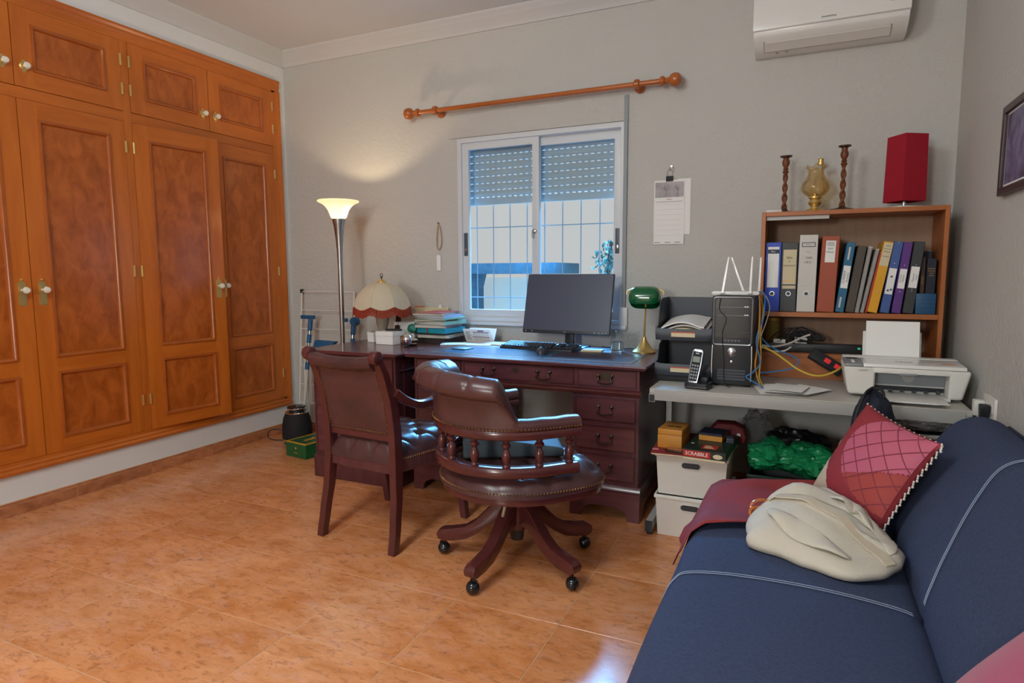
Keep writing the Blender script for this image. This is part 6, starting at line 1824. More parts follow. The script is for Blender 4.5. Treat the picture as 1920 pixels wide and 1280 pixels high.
for x in (-0.245, -0.205, 0.18, 0.205, 0.225, 0.245):
    MB().box(x-0.004, x+0.004, -0.0046, -0.0036, 0.005, 0.011).build('icon', 'grey', sc2, smooth=False)
# keyboard
t = thing('keyboard', 'black computer keyboard in front of the monitor', 'keyboard', (-1.350, 3.335, DZ+0.0012), math.radians(-5))
MB().prism([(-0.072, 0.0), (-0.070, 0.012), (0.068, 0.026), (0.072, 0.022), (0.072, 0.0)], 'x', -0.228, 0.228).build('case', 'black', t, bevel=0.002)
km = MB().prism([(-0.0078, -0.0072), (0.0078, -0.0072), (0.0078, 0.0072), (-0.0078, 0.0072)], 'z', 0.0, 0.007).mesh('key', 'dgrey', bevel=0.0012, seg=1)
for r in range(6):
    for c in range(22):
        x = -0.216+c*0.0206; y = -0.056+r*0.0215
        if r == 0 and 3 < c < 10: continue
        if c in (15, 18) and r not in (0,): continue
        link('key', km, t, (x, y, 0.0138+(y+0.07)*0.101), (0.10, 0, 0))
MB().box(-0.218+4*0.0206-0.008, -0.218+9*0.0206+0.008, -0.0635, -0.0495, 0.0145, 0.0210).build('space_bar', 'dgrey', t, bevel=0.001, seg=1)
# mouse
t = thing('computer_mouse', 'black and silver computer mouse right of the keyboard edge', 'mouse', (-1.255, 3.130, DZ+0.0012), math.radians(8))
def mou(u, v):
    a, b_ = 2*PI*u, PI/2*v
    x, y, z = 0.030*math.cos(a)*math.cos(b_)**0.7, 0.054*math.sin(a)*math.cos(b_)**0.7, 0.036*math.sin(b_)**0.9*(1-0.15*math.sin(a))
    return (x, y, z)
m = MB().grid(mou, 28, 10, wu=True); m.f.append(tuple(i*11 for i in range(28))[::-1])
m.build('shell', mat('mouse_grey', '#3A4048', 0.3), t, ang=1.2)
MB().lathe([(0.008, -0.004), (0.008, 0.004)], 14, (0, 0.030, 0.0225), 'x').build('wheel', 'silver', t)
MB().box(-0.0006, 0.0006, 0.006, 0.050, 0.020, 0.0355).build('button_gap', 'black', t, smooth=False)
# papers, coaster, notes
def slab(name, label, cat, x, y, z, sx, sy, h, a, m_, group=None, parts=None):
    q = thing(name, label, cat, (x, y, z), math.radians(a), group)
    MB().box(-sx/2, sx/2, -sy/2, sy/2, 0, h).build('body', m_, q, bevel=min(0.001, h/3), seg=1)
    for (pn, x0, x1, y0, y1, pm) in (parts or ()):
        MB().box(x0, x1, y0, y1, h, h+0.0004).build(pn, pm, q, smooth=False)
    return q
M['card_blue'] = mat('glossy_blue_sheet', '#6FA3C0', 0.2)
slab('coaster', 'small dark coaster on the desk left of the keyboard', 'coaster', -1.760, 3.155, DZ+0.0016, 0.095, 0.085, 0.005, -6, 'dgrey', None, (('face', -0.042, 0.042, -0.037, 0.037, 'steel'),))
slab('loose_sheet', 'blue tinted paper lying on the desk before the tent calendar', 'paper', -1.800, 3.400, DZ+0.0014, 0.21, 0.148, 0.004, 10, 'paper', 'papers on the desk', (('print', -0.08, 0.08, -0.05, -0.045, 'ink_grey'), ('print', -0.08, 0.06, -0.02, -0.015, 'ink_grey')))
slab('loose_sheet', 'leaflet lying on the desk between calendar and monitor', 'paper', -1.660, 3.455, DZ+0.0014, 0.19, 0.13, 0.008, -12, 'paper', 'papers on the desk', (('print', -0.07, 0.07, -0.04, 0.0, 'paper_grey'),))
slab('loose_sheet', 'white paper tucked beside the stack of folders', 'paper', -1.925, 3.345, DZ+0.0014, 0.16, 0.12, 0.006, 25, 'paper_grey', 'papers on the desk', (('print', -0.06, 0.06, -0.03, 0.02, 'paper'),))
slab('note_pad', 'cream note pad on the desk right of the keyboard', 'note pad', -1.040, 3.345, DZ+0.0014, 0.115, 0.075, 0.008, 6, 'cream', None, (('top_sheet', -0.056, 0.056, -0.036, 0.036, 'paper'),))
slab('loose_sheet', 'glossy sheet lying under the water glass side of the monitor', 'paper', -1.075, 3.445, DZ+0.0014, 0.20, 0.10, 0.002, -3, 'card_blue', 'papers on the desk', (('print', -0.08, 0.08, -0.03, -0.02, 'paper_grey'),))
# glossy desk blotter
t = slab('desk_blotter', 'glossy blue grey desk blotter under the mouse', 'blotter', -1.490, 3.130, DZ+0.0013, 0.62, 0.30, 0.0008, -2, mat('blotter', '#34506E', 0.22), None, (('edge', -0.31, 0.31, -0.150, -0.1485, 'ink_grey'), ('edge', 0.3085, 0.31, -0.15, 0.15, 'ink_grey')))
for n_ in ('coaster', 'computer_mouse'):
    bpy.data.objects[n_].location.z += 0.0008
# water glass
t = thing('water_glass', 'clear glass of water on the desk before the window frame', 'glass', (-0.905, 3.370, DZ+0.0014))
M['clear'] = mat('drinking_glass', '#F4FAFC', 0.0, trans=1.0, ior=1.45); M['water'] = mat('water', '#EAF6FA', 0.0, trans=1.0, ior=1.33)
MB().lathe([(0.0335, 0.0), (0.043, 0.118), (0.0415, 0.1185), (0.0325, 0.012), (0.001, 0.010)], 32, caps=True).build('tumbler', 'clear', t, ang=0.9)
MB().lathe([(0.001, 0.0115), (0.0320, 0.0125), (0.0360, 0.056), (0.001, 0.056)], 32).build('water', 'water', t, ang=0.9)
# banker's lamp
t = thing('bankers_lamp', 'brass banker lamp with green glass shade at the right of the desk', 'desk lamp', (-0.765, 3.405, DZ+0.0005), math.radians(4))
MB().lathe([(0.062, 0.0), (0.063, 0.006), (0.056, 0.012), (0.046, 0.020), (0.033, 0.038), (0.022, 0.055), (0.014, 0.070), (0.010, 0.085)], 36).build('base', 'brass', t)
MB().tube(smooth_path([(0, 0, 0.08), (0, 0, 0.16), (0.0, 0.025, 0.23), (0, 0.03, 0.30), (0, 0.0, 0.35)], 6), 0.0055, 8).build('arm', 'brass', t)
for s in (-1, 1):
    MB().tube(smooth_path([(0, 0.0, 0.345), (s*0.05, 0.005, 0.352), (s*0.096, 0.0, 0.335), (s*0.098, 0, 0.315)], 5), 0.004, 6).build('fork', 'brass', t)
def shd(u, v):
    # half barrel with rounded ends, opening downward
    a = lerp(-0.38*PI, 1.16*PI, v); e = 2*u-1
    r = 0.058*(1-abs(e)**5)**0.5+0.006
    return (0.086*e, -0.012+r*math.cos(a)*1.05, 0.298+r*math.sin(a))
g = MB().grid(shd, 30, 26)
n0 = len(g.v)
g.add([(x*0.985, y*0.96-0.0005, (z-0.298)*0.96+0.298) for x, y, z in g.v], [tuple(reversed(q)) for q in g.f])
ed = [i*27 for i in range(31)]+[30*27+j for j in range(1, 27)]+[i*27+26 for i in range(29, -1, -1)]+[j for j in range(25, 0, -1)]
g.f += [(ed[k], ed[(k+1) % len(ed)], n0+ed[(k+1) % len(ed)], n0+ed[k]) for k in range(len(ed))]
g.build('shade', 'green_glass', t, rot=(0, 0, 0), ang=1.2)
cable('lamp_cable', 'thin dark cable trailing from the brass banker lamp', [(-0.82, 3.44, DZ+0.004), (-0.85, 3.50, DZ+0.010), (-0.90, 3.52, DZ+0.004), (-0.98, 3.54, DZ+0.004), (-1.05, 3.55, DZ+0.004)], 0.0025, 'black', None)
# tent calendar
t = thing('tent_calendar', 'white tent calendar standing on the desk left of the monitor', 'calendar', (-1.845, 3.535, DZ+0.0005), math.radians(-3))
for s, w_ in ((-1, 1), (1, 1)):
    MB().cbox((0, s*0.022, 0.042), (0.20, 0.0016, 0.096), (math.radians(-s*27), 0, 0)).build('card', 'paper', t, smooth=False)
cf = thing('printed_page', '', '', (0, -0.0235, 0.042)); del cf['label']; del cf['category']
cf.parent = t; cf.rotation_euler = (math.radians(27), 0, 0)
MB().box(0.005, 0.05, -0.0012, 0, 0.032, 0.039).build('heading', mat('violet_ink', '#6A4A78', 0.7), cf, smooth=False)
MB().box(-0.03, 0.085, -0.0012, 0, 0.024, 0.028).build('heading', mat('violet_ink', '#6A4A78', 0.7), cf, smooth=False)
MB().box(-0.04, 0.085, -0.0012, 0, -0.010, -0.007).build('rule', mat('violet_ink', '#6A4A78', 0.7), cf, smooth=False)
for r in range(5):
    for c in range(6):
        MB().box(-0.03+c*0.019, -0.03+c*0.019+0.012, -0.0012, 0, 0.016-r*0.012, 0.0185-r*0.012).build('date', 'ink_grey', cf, smooth=False)
for r in range(8):
    MB().box(-0.088, -0.05-0.006*(r % 3), -0.0012, 0, 0.026-r*0.008, 0.0285-r*0.008).build('note_line', 'ink_grey', cf, smooth=False)
# stack of folders
M['s_pink'] = mat('folder_pink', '#D06A72', 0.5); M['s_teal'] = mat('folder_teal', '#1B8FA3', 0.45); M['s_mint'] = mat('folder_mint', '#8FC2B4', 0.5); M['s_lilac'] = mat('folder_lilac', '#A9B0D6', 0.5); M['s_green'] = mat('folder_green', '#2F7D6C', 0.5); M['s_beige'] = mat('folder_beige', '#A8957F', 0.6); M['s_dark'] = mat('folder_dark', '#35302F', 0.5); M['s_olive'] = mat('folder_olive', '#8E8A58', 0.6); M['s_mauve'] = mat('folder_mauve', '#A8868C', 0.6)
z = DZ+0.0008
stack = [('s_dark', 0.030, -8, 0, 0, 'black folder at the bottom of the desk stack'), ('s_beige', 0.020, 4, 0.01, 0.005, 'beige block of papers low in the desk stack'), ('s_dark', 0.010, -5, 0.0, 0, 'thin dark folder in the lower desk stack'), ('s_teal', 0.032, -6, 0.015, 0.0, 'teal document wallet in the middle of the desk stack'), ('s_mauve', 0.020, 3, -0.005, 0.0, 'mauve folder above the teal wallet'), ('s_mint', 0.022, -9, 0.018, 0.005, 'thick mint green folder in the desk stack'), ('s_olive', 0.010, 5, -0.012, 0.0, 'olive folder under the lilac sheets'), ('s_mint', 0.012, -12, 0.02, 0.0, 'thin mint folder near the top of the stack'), ('s_lilac', 0.012, -4, 0.0, 0.0, 'lilac folder just below the pink one'), ('s_beige', 0.014, 6, -0.02, 0.0, 'beige folder with a clip below the pink folder'), ('s_pink', 0.006, -3, 0.0, 0.0, 'pink folder on top of the desk stack')]
for k, (m_, h_, a, dx, dy, lab) in enumerate(stack):
    q = thing('folder', lab, 'folder', (-2.110+dx, 3.475+dy, z), math.radians(a), 'folders stacked on the desk')
    sx = 0.225 if m_ != 's_pink' else 0.17
    MB().box(-sx/2+0.003, sx/2-0.003, -0.105, 0.105, 0.001, h_-0.001).build('papers', 'pagewhite' if m_ not in ('s_dark', 's_teal') else m_, q, smooth=False)
    MB().box(-sx/2, sx/2, -0.11, 0.11, h_-0.0016, h_-0.0002).build('upper_cover', m_, q, smooth=False)
    MB().box(-sx/2, sx/2, -0.11, 0.11, 0.0, 0.0014).build('lower_cover', m_, q, smooth=False)
    MB().box(sx/2-0.0015, sx/2, -0.11, 0.11, 0.0014, h_-0.0016).build('spine', m_, q, smooth=False)
    if m_ == 's_teal':
        MB().box(-0.03, -0.022, -0.1115, -0.1095, 0.0, h_).build('elastic_band', 'f_red', q, smooth=False)
    z += h_+0.0004
o = crumple((-2.255, 3.40, DZ+0.085), (0.035, 0.030, 0.028), 4.4, 0.25, 2.2, nu=30, nv=18).build('cloth', 's_green', None, ang=0.9)
tag(o, 'crumpled green cloth hanging at the left of the folder stack', 'cloth')
for k, (zz, r) in enumerate(((0.0, 0.0), (0.021, 1))):
    q = thing('pebble_box', ('lower', 'upper')[k]+' round cream trinket box beside the chrome ball', 'box', (-2.145+0.008*k, 3.205, DZ+0.0014+zz))
    MB().lathe([(0.030, 0.0), (0.033, 0.005), (0.033, 0.010), (0.031, 0.012)], 24).build('body', 's_dark', q)
    MB().lathe([(0.034, 0.0105), (0.034, 0.014), (0.026, 0.0195), (0.004, 0.0205)], 24).build('lid', 'cream', q)
o = thing('sticky_block', 'dark block of notes behind the trinket boxes', 'box', (-2.225, 3.270, DZ+0.0014), 0.2)
MB().box(-0.03, 0.03, -0.025, 0.025, 0, 0.05).build('body', 's_dark', o, bevel=0.003)
MB().box(-0.012, 0.008, -0.0262, -0.0248, 0.012, 0.04).build('note', mat('orange_note', '#C98A5A', 0.7), o, smooth=False)
# chrome ball
t = thing('chrome_ball', 'shiny chrome ball on a small stand at the cabinet edge', 'ornament', (-2.115, 3.115, DZ+0.0014))
MB().lathe([(0.020, 0), (0.020, 0.004), (0.012, 0.008), (0.012, 0.012)], 20).build('stand', 'black_gloss', t)
MB().ball((0, 0, 0.044), 0.034, 28, 18).build('ball', 'chrome', t, ang=1)
# white boxes and paper cube
def lidbox(name, label, x, y, sx, sy, h, a, m_='paper', lid=0.35):
    q = thing(name, label, 'box', (x, y, DZ+0.0012), math.radians(a))
    MB().box(-sx/2+0.001, sx/2-0.001, -sy/2+0.001, sy/2-0.001, 0, h*(1-lid)).build('body', m_, q, bevel=0.001, seg=1)
    MB().box(-sx/2, sx/2, -sy/2, sy/2, h*(1-lid)+0.0008, h).build('lid', m_, q, bevel=0.001, seg=1)
    return q
lidbox('white_box', 'small white box at the left back of the cabinet top', -2.540, 3.385, 0.085, 0.08, 0.055, 6)
lidbox('white_box', 'white cup shaped box before the fringed lamp', -2.475, 3.275, 0.055, 0.06, 0.062, -8)
q = lidbox('white_box', 'largest white box standing right of the fringed lamp base', -2.315, 3.225, 0.135, 0.11, 0.080, -4)
o = thing('spectacle_case', 'flat black case lying on the largest white box', 'case', (-2.300, 3.245, DZ+0.0825), math.radians(8))
MB().prism(slot(0.11, 0.045), 'z', 0, 0.010).build('body', 'black', o, bevel=0.003)
MB().prism(slot(0.112, 0.047), 'z', 0.0045, 0.0058).build('seam', 'dgrey', o)
lidbox('paper_box', 'wide white card box behind the largest white box', -2.335, 3.470, 0.17, 0.11, 0.120, -6, 'paper', 0.4)
o = thing('photo_frame', 'beaded upright card leaning behind the fringed lamp base', 'frame', (-2.395, 3.40, DZ+0.0012), math.radians(-6))
o.rotation_euler = (math.radians(-12), 0, math.radians(-6))
MB().box(-0.022, 0.022, 0, 0.005, 0, 0.165).build('card', 'darkwood', o, bevel=0.001, seg=1)
for k in range(9):
    MB().ball((0.006, -0.001, 0.014+k*0.017), (0.007, 0.003, 0.006), 8, 5).build('bead', 'brass_old', o)
o = thing('file_rack', 'cream cardboard file standing against the wall behind the folders', 'file', (-2.27, 3.655, DZ+0.0012), 0)
MB().box(-0.13, 0.13, -0.012, 0.012, 0, 0.205).build('body', 'cream', o, bevel=0.001, seg=1)
MB().box(-0.128, -0.05, -0.014, -0.012, 0.205, 0.214).build('tab', mat('orange_tab', '#D8805A', 0.7), o, smooth=False)
MB().prism([(0.05, 0.205), (0.08, 0.205), (0.062, 0.228)], 'y', -0.004, 0.004).build('tab', 'paper', o)
# fringed table lamp
t = thing('fringed_lamp', 'table lamp with cream dome shade and rust fringe on the cabinet', 'table lamp', (-2.455, 3.345, DZ+0.0005))
MB().lathe([(0.050, 0.0), (0.050, 0.005), (0.036, 0.014), (0.024, 0.030), (0.021, 0.046), (0.027, 0.075), (0.038, 0.110), (0.043, 0.145), (0.038, 0.178), (0.024, 0.200), (0.014, 0.208), (0.010, 0.225)], 32).build('base', mat('stoneware', '#A89A86', 0.3, var=0.3, vscale=8), t)
MB().tube([(0, 0, 0.22), (0, 0, 0.42)], 0.005, 8).build('rod', 'brass_old', t)
M['shade_cloth'] = translucent('lampshade_cloth', '#E3D6BC', 0.25)
NP = 8
def shadefn(u, v, off=0.0):
    a = 2*PI*u; k = (u*NP) % 1.0
    P = [(0.030, 0.378), (0.072, 0.369), (0.116, 0.345), (0.154, 0.306), (0.178, 0.266), (0.190, 0.226)]
    q = v*(len(P)-1); i = min(int(q), len(P)-2); f = q-i
    r, z = lerp(P[i][0], P[i+1][0], f), lerp(P[i][1], P[i+1][1], f)
    # panels are flat between the ribs, the hem dips in scallops
    r *= 1-0.035*math.sin(PI*k)
    z -= 0.022*math.sin(PI*k)*sstep(0.75, 1.0, v)
    return ((r+off)*math.cos(a+0.25), (r+off)*math.sin(a+0.25), z)
g = MB().grid(lambda u, v: shadefn(u, v), 96, 24, wu=True); g.merge(MB().grid(lambda u, v: shadefn(u, v, -0.002), 96, 24, wu=True))
sh_ = g.build('shade', M['shade_cloth'], t, ang=0.35, fixn=False)
M['rust'] = mat('rust_fringe', '#9A3A22', 0.8, var=0.4, vscale=40)
g = MB()
for k in range(96):
    u = k/96
    x, y, z = shadefn(u, 1.0, 0.002); x2, y2, z2 = shadefn((k+0.82)/96, 1.0, 0.002)
    dz = 0.044+0.006*((k*7) % 5)/5
    n0 = len(g.v)
    cx, cy = x*1.012, y*1.012; cx2, cy2 = x2*1.012, y2*1.012
    g.add([(x, y, z+0.004), (x2, y2, z2+0.004), (cx2, cy2, z2-dz), (cx, cy, z-dz), (x*0.985, y*0.985, z+0.004), (x2*0.985, y2*0.985, z2+0.004), (cx2*0.985, cy2*0.985, z2-dz), (cx*0.985, cy*0.985, z-dz)],
          [(0, 1, 2, 3), (7, 6, 5, 4), (0, 4, 5, 1), (1, 5, 6, 2), (2, 6, 7, 3), (3, 7, 4, 0)])
fo = g.build('fringe', 'rust', sh_, smooth=False); fo['kind'] = 'stuff'
for k in range(NP):
    pts = [shadefn(k/NP, v/12, 0.0015) for v in range(13)]
    MB().tube(pts, 0.0016, 5).build('rib', 'cream', sh_)
MB().lathe([(0.032, 0.377), (0.030, 0.383), (0.004, 0.402)], 20).build('cap', 'brass', t)
MB().tube([(0.0, 0, 0.402), (0, 0, 0.412)]+[(0.010*math.sin(2*PI*k/14), 0, 0.424-0.012*math.cos(2*PI*k/14)) for k in range(15)], 0.0022, 6).build('finial', 'brass_old', t)

# ================================================================== on the walls
t = thing('wall_calendar', 'white paper calendar hanging from a bulldog clip right of the window', 'calendar', (-0.700, YB-0.001, 1.72))
MB().box(0.045, 0.118, -0.003, -0.001, -0.305, 0.005).build('rear_sheet', 'paper', t, smooth=False)
MB().box(-0.092, 0.04, -0.003, -0.001, -0.28, -0.02).build('rear_sheet', 'paper_grey', t, smooth=False)
MB().box(-0.085, 0.085, -0.007, -0.003, -0.358, 0.0).build('page', 'paper', t, smooth=False)
MB().box(-0.080, 0.080, -0.0078, -0.007, -0.095, -0.010).build('picture', mat('faded_print', '#B9B3B3', 0.8, var=0.6, vscale=30, color2='#8F8A90'), t, smooth=False)
for (x0, dx) in ((-0.02, 1), (0.045, 0.7)):
    pts = [(x0, -0.0082, -0.09), (x0+0.004*dx, -0.0082, -0.06), (x0-0.012*dx, -0.0082, -0.035)]
    MB().tube(pts, 0.0018, 4).build('tree_print', 'ink_grey', t)
    for k in range(4):
        a = 0.5+0.7*k
        MB().tube([(x0+0.002*dx, -0.0082, -0.06), (x0+0.03*dx*math.cos(a), -0.0082, -0.052+0.025*math.sin(a))], 0.0012, 4).build('tree_print', 'ink_grey', t)
text('ENERO', 0.010, mat('orange_ink', '#B86A4A', 0.7), t, (0.0, -0.0074, -0.107), (PI/2, 0, 0))
for r in range(7):
    MB().box(-0.075, 0.075, -0.0074, -0.007, -0.135-r*0.029, -0.1345-r*0.029).build('rule', 'ink_grey', t, smooth=False)
MB().box(-0.075, 0.075, -0.0074, -0.007, -0.121, -0.1185).build('weekday_line', 'ink_grey', t, smooth=False)
for x in (-0.065, -0.005, 0.05):
    MB().box(x-0.016, x+0.016, -0.0074, -0.007, -0.350, -0.346).build('footer_print', 'ink_grey', t, smooth=False)
t = thing('bulldog_clip', 'black bulldog clip holding the wall calendar', 'clip', (-0.700, YB-0.008, 1.715))
MB().prism([(-0.005, -0.002), (0.006, -0.002), (0.004, 0.028), (-0.003, 0.028)], 'x', -0.020, 0.020).build('jaw', 'black_matt', t, bevel=0.001, seg=1)
MB().tube(smooth_path([(-0.012, -0.003, 0.026), (-0.014, -0.003, 0.05), (0, -0.003, 0.066), (0.014, -0.003, 0.05), (0.012, -0.003, 0.026)], 5), 0.0014, 5).build('wire_handle', 'silver', t)
t = thing('wall_nail', 'small nail with wire loop above the wall calendar', 'hook', (-0.690, YB-0.001, 1.795))
MB().lathe([(0.003, 0), (0.003, -0.014), (0.005, -0.0145), (0.005, -0.016)], 8, (0, 0, 0), 'y').build('nail', 'silver', t)
MB().tube([(0.012*math.sin(2*PI*k/16), -0.008, -0.010-0.014*math.cos(2*PI*k/16)) for k in range(16)], 0.0013, 5, closed=True).build('loop', 'silver', t)
# cord with a tag left of the window
t = thing('hanging_tag', 'cord with a white tag hanging on the wall left of the window', 'tag', (-2.225, YB-0.001, 1.535))
MB().lathe([(0.004, 0), (0.004, -0.018)], 8, (0, 0, 0), 'y').build('hook', 'brass_old', t)
MB().tube(smooth_path([(0, -0.010, 0.004), (0.018, -0.010, -0.06), (0.022, -0.010, -0.13), (0.004, -0.009, -0.175), (-0.014, -0.010, -0.15), (-0.012, -0.010, -0.07), (0, -0.010, 0.004)], 6), 0.004, 6).build('cord', mat('tan_cord', '#B59A7C', 0.8), t)
MB().tube([(0.002, -0.008, -0.175), (-0.004, -0.008, -0.215)], 0.0015, 5).build('string', 'paper', t)
MB().box(-0.020, 0.012, -0.009, -0.005, -0.315, -0.212).build('card', 'paper', t, bevel=0.001, seg=1)
# framed picture on the right wall
t = thing('framed_picture', 'dark framed violet picture on the right wall', 'picture', (XR-0.0005, 2.58, 1.622))
fm = frame_mb(-0.255, 0.255, -0.155, 0.155, 0, 0.022, 0.026)
fm.v = [(-y, x, z) for x, y, z in fm.v]
fm.build('frame', mat('dark_frame', '#3A2228', 0.35, var=0.4, vscale=12, color2='#24161A'), t, bevel=0.003)
MB().box(-0.010, -0.001, -0.235, 0.235, -0.135, 0.135).build('mount', 'paper', t, smooth=False)
M['violet'] = mat('violet_picture', '#453A5A', 0.35, var=0.9, vscale=7, color2='#8A86B0', distort=2.2)
MB().box(-0.0108, -0.009, -0.222, 0.222, -0.118, 0.122).build('print', 'violet', t, smooth=False)
# socket with plugs on the right wall
t = thing('wall_socket', 'white double wall socket low on the right wall', 'socket', (XR-0.0005, 2.775, 0.705))
MB().box(-0.010, 0.0, -0.075, 0.075, -0.042, 0.042).build('plate', 'white', t, bevel=0.003)
for y in (-0.037, 0.037):
    MB().lathe([(0.021, 0.0), (0.021, -0.003), (0.018, -0.003)], 20, (-0.010, y, 0), 'x').build('outlet', 'paper_grey', t)
t = thing('black_plug', 'black plug with cable in the wall socket', 'plug', (XR-0.0145, 2.742, 0.705))
MB().prism([(-0.020, 0.016), (0.020, 0.016), (0.018, -0.010), (0.008, -0.034), (-0.008, -0.034), (-0.018, -0.010)], 'x', -0.030, 0.0).xform(Matrix.Identity(4)).build('body', 'black', t, bevel=0.005)
MB().tube(smooth_path([(-0.016, 0, -0.030), (-0.016, 0.002, -0.10), (-0.010, 0.01, -0.25), (-0.008, 0.02, -0.45), (-0.008, 0.03, -0.68)], 6), 0.0035, 6).build('cable', 'black', t)
t = thing('white_plug', 'white plug with cable in the wall socket', 'plug', (XR-0.0145, 2.815, 0.705))
MB().prism([(-0.020, 0.020), (0.020, 0.020), (0.018, -0.012), (0.008, -0.040), (-0.008, -0.040), (-0.018, -0.012)], 'x', -0.034, 0.0).build('body', 'white', t, bevel=0.005)
MB().tube(smooth_path([(-0.018, 0, -0.036), (-0.018, 0.0, -0.12), (-0.012, 0.0, -0.30), (-0.010, 0.01, -0.68)], 6), 0.004, 6).build('cable', 'c_white', t)

# ================================================================== corner behind the cabinet
t = thing('clothes_airer', 'white wire clothes airer folded against the back wall', 'clothes airer', (-3.17, 3.60, 0))
for s in (-1, 1):
    MB().tube([(s*0.245, -0.03, 0.005), (s*0.245, 0.055, 1.075)], 0.006, 8).build('upright', 'white', t)
for k in range(8):
    z = 0.10+k*0.1385
    MB().tube([(-0.245, -0.03+0.085*z/1.075, z), (0.245, -0.03+0.085*z/1.075, z)], 0.0035, 6).build('bar', 'white', t)
for x0, x1, h_ in ((-0.15, -0.02, 0.60), (-0.12, -0.05, 0.57)):
    MB().tube(smooth_path([(x0, -0.055, 0.005), (x0, -0.045, h_-0.07), ((x0*0.8+x1*0.2), -0.045, h_-0.02), ((x0+x1)/2, -0.045, h_), ((x0*0.2+x1*0.8), -0.045, h_-0.02), (x1, -0.045, h_-0.07), (x1, -0.055, 0.005)], 5), 0.006, 8).build('folding_leg', 'white', t)
MB().box(-0.253, -0.237, 0.045, 0.066, 1.06, 1.088).build('end_clip', 'black', t, bevel=0.002)
M['mopblue'] = mat('mop_blue', '#255A86', 0.45)
def mop(name, label, x, y, zt, lean, head):
    q = thing(name, label, 'squeegee', (x, y, 0), 0, 'blue handled poles in the corner')
    top_ = Vector((lean, 0.10, zt))
    P = lambda f: tuple(Vector((0, 0, 0.004)).lerp(top_, f))
    MB().tube([P(0), P(0.60)], 0.0115, 12).build('lower_tube', 'c_white', q)
    MB().tube([P(0.58), P(0.80)], 0.0095, 12).build('upper_tube', 'silver', q)
    MB().tube([P(0.57), P(0.63)], 0.0165, 12).build('clamp', 'mopblue', q)
    MB().tube([P(0.79), P(0.86)], 0.0165, 12).build('collar', 'mopblue', q)
    MB().tube([P(0.86), P(0.89)], 0.0125, 12).build('neck', 'silver', q)
    MB().tube([P(0.89), P(0.985)], 0.017, 12).build('head_socket', 'mopblue', q)
    if head == 'wide':
        MB().box(top_.x-0.085, top_.x+0.032, top_.y-0.014, top_.y+0.014, zt-0.012, zt+0.016).build('head', 'mopblue', q, bevel=0.004)
    else:
        MB().lathe([(0.030, -0.02), (0.032, -0.01), (0.032, 0.01), (0.030, 0.02)], 18, (top_.x+0.012, top_.y, zt), 'y').build('head', 'mopblue', q)
        MB().box(top_.x-0.10, top_.x-0.055, top_.y-0.012, top_.y+0.012, zt-0.006, zt+0.022).build('blade_end', 'mopblue', q, bevel=0.006)
mop('squeegee_pole', 'blue squeegee pole with wide head left of the floor lamp', -3.285, 3.46, 0.885, 0.035, 'wide')
mop('squeegee_pole', 'blue pole with round head right of the floor lamp', -2.870, 3.47, 0.865, 0.0, 'round')
t = thing('blue_dustpan', 'blue plastic dustpan propped up behind the cabinet corner', 'dustpan', (-3.015, 3.40, 0.0))
MB().prism([(-0.095, 0.655), (0.03, 0.660), (0.115, 0.735), (-0.065, 0.740)], 'y', 0.0, 0.045).build('pan', 'mopblue', t, bevel=0.006)
MB().tube([(0.0, 0.022, 0.66), (0.005, 0.022, 0.002)], 0.010, 10).build('handle', 'mopblue', t)
MB().box(-0.10, 0.05, -0.006, 0.050, 0.642, 0.655).build('lip', 'white', t, bevel=0.003)
t = thing('folded_stool', 'brown folded wooden stool leaning behind the armchair', 'stool', (-3.045, 3.54, 0), 0)
for x in (-0.06, 0.02):
    MB().cbox((x, 0.0, 0.28), (0.028, 0.018, 0.56), (math.radians(-6), math.radians(-4), 0)).build('leg', 'barley', t, bevel=0.003)
MB().cbox((-0.02, -0.02, 0.40), (0.11, 0.012, 0.24), (math.radians(-6), 0, 0)).build('seat', 'darkwood', t, bevel=0.004)

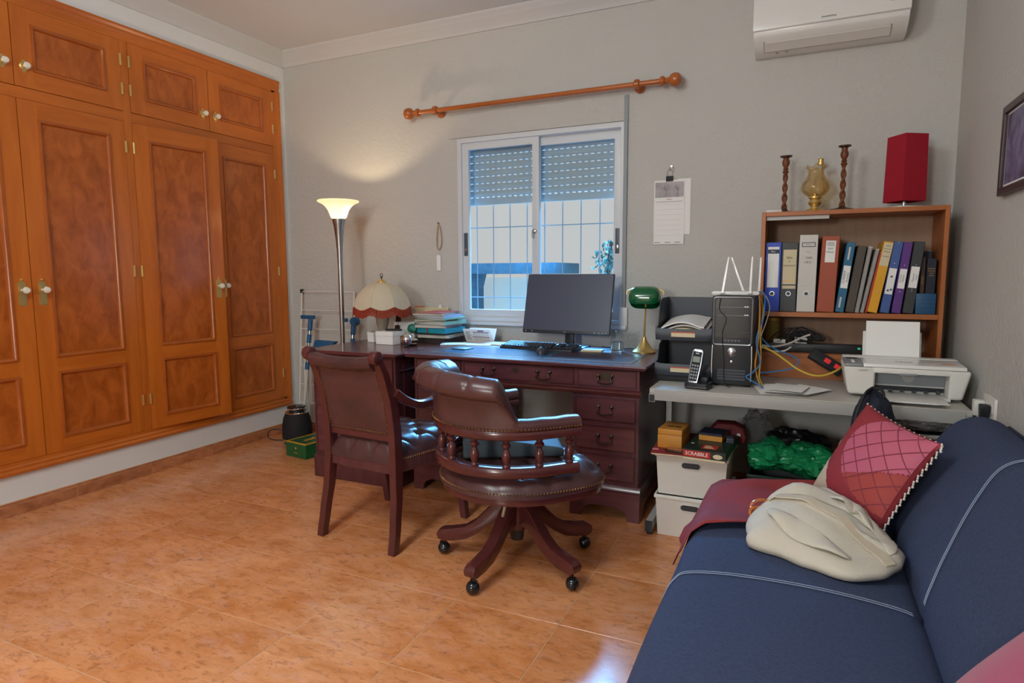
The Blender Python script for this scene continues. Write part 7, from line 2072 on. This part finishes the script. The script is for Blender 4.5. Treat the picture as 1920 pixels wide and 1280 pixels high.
# fan heater / speaker
t = thing('black_subwoofer', 'round black speaker with chrome ring on the floor in the corner', 'speaker', (-3.265, 3.395, 0), math.radians(10))
MB().lathe([(0.070, 0.0), (0.085, 0.008), (0.090, 0.014)], 32).build('foot', 'black_gloss', t)
MB().lathe([(0.094, 0.014), (0.100, 0.018), (0.103, 0.030)], 36).build('lower_ring', 'chrome', t)
MB().lathe([(0.103, 0.030), (0.105, 0.06), (0.103, 0.12), (0.093, 0.175), (0.080, 0.208), (0.076, 0.212)], 40).build('body', mat('speaker_cloth', '#1B1B1E', 0.75, bump=0.25, bscale=500), t)
MB().lathe([(0.079, 0.210), (0.081, 0.215), (0.077, 0.219)], 36).build('upper_ring', 'chrome', t)
MB().lathe([(0.050, 0.215), (0.050, 0.232), (0.066, 0.236), (0.068, 0.242)], 36).build('neck', 'black', t)
MB().lathe([(0.068, 0.240), (0.069, 0.246), (0.066, 0.249)], 36).build('top_ring', 'chrome', t)
MB().lathe([(0.067, 0.247), (0.060, 0.258), (0.030, 0.266), (0.004, 0.268)], 36).build('cap', 'black_gloss', t)
cable('speaker_cable', 'black cable looping on the floor beside the round speaker', [(-3.345, 3.34, 0.012), (-3.42, 3.32, 0.01), (-3.465, 3.31, 0.03), (-3.455, 3.32, 0.075), (-3.40, 3.34, 0.085), (-3.365, 3.365, 0.075)], 0.004, 'black', None)
cable('speaker_cable', 'black cable coiled on the floor between speaker and green box', [(-3.24, 3.285, 0.008), (-3.195, 3.22, 0.008), (-3.165, 3.235, 0.010), (-3.185, 3.27, 0.016), (-3.23, 3.265, 0.022), (-3.21, 3.225, 0.026), (-3.16, 3.255, 0.008)], 0.007, 'black', None)
# green gift box
M['gift_green'] = mat('gift_green', '#1B5A33', 0.4); M['gift_gold'] = mat('gift_gold', '#C9962A', 0.4)
t = thing('green_box', 'green cardboard box with gold edging on the floor by the speaker', 'box', (-2.955, 3.20, 0.0005), math.radians(-9))
MB().box(-0.100, 0.100, -0.130, 0.130, 0.0, 0.098).build('body', 'gift_green', t, bevel=0.001, seg=1)
fm = frame_mb(-0.1005, 0.1005, -0.1305, 0.1305, 0.094, 0.0995, 0.014); fm.v = [(x, z, y) for x, y, z in fm.v]
fm.build('edging', 'gift_gold', t, smooth=False)
MB().box(-0.030, 0.030, 0.02, 0.032, 0.098, 0.0990).build('gold_bar', 'gift_gold', t, smooth=False)
MB().box(-0.012, 0.018, -0.06, 0.02, 0.098, 0.0988).build('gold_bar', 'gift_gold', t, smooth=False)
text('WHITTARD', 0.016, 'gift_gold', t, (0.1015, 0.03, 0.048), (PI/2, 0, PI/2))
text('CHELSEA', 0.010, 'gift_gold', t, (0.0, -0.1308, 0.030), (PI/2, 0, 0))
MB().lathe([(0.008, 0), (0.008, -0.0006)], 8, (0.0, -0.130, 0.062), 'y').build('crest', 'gift_gold', t)
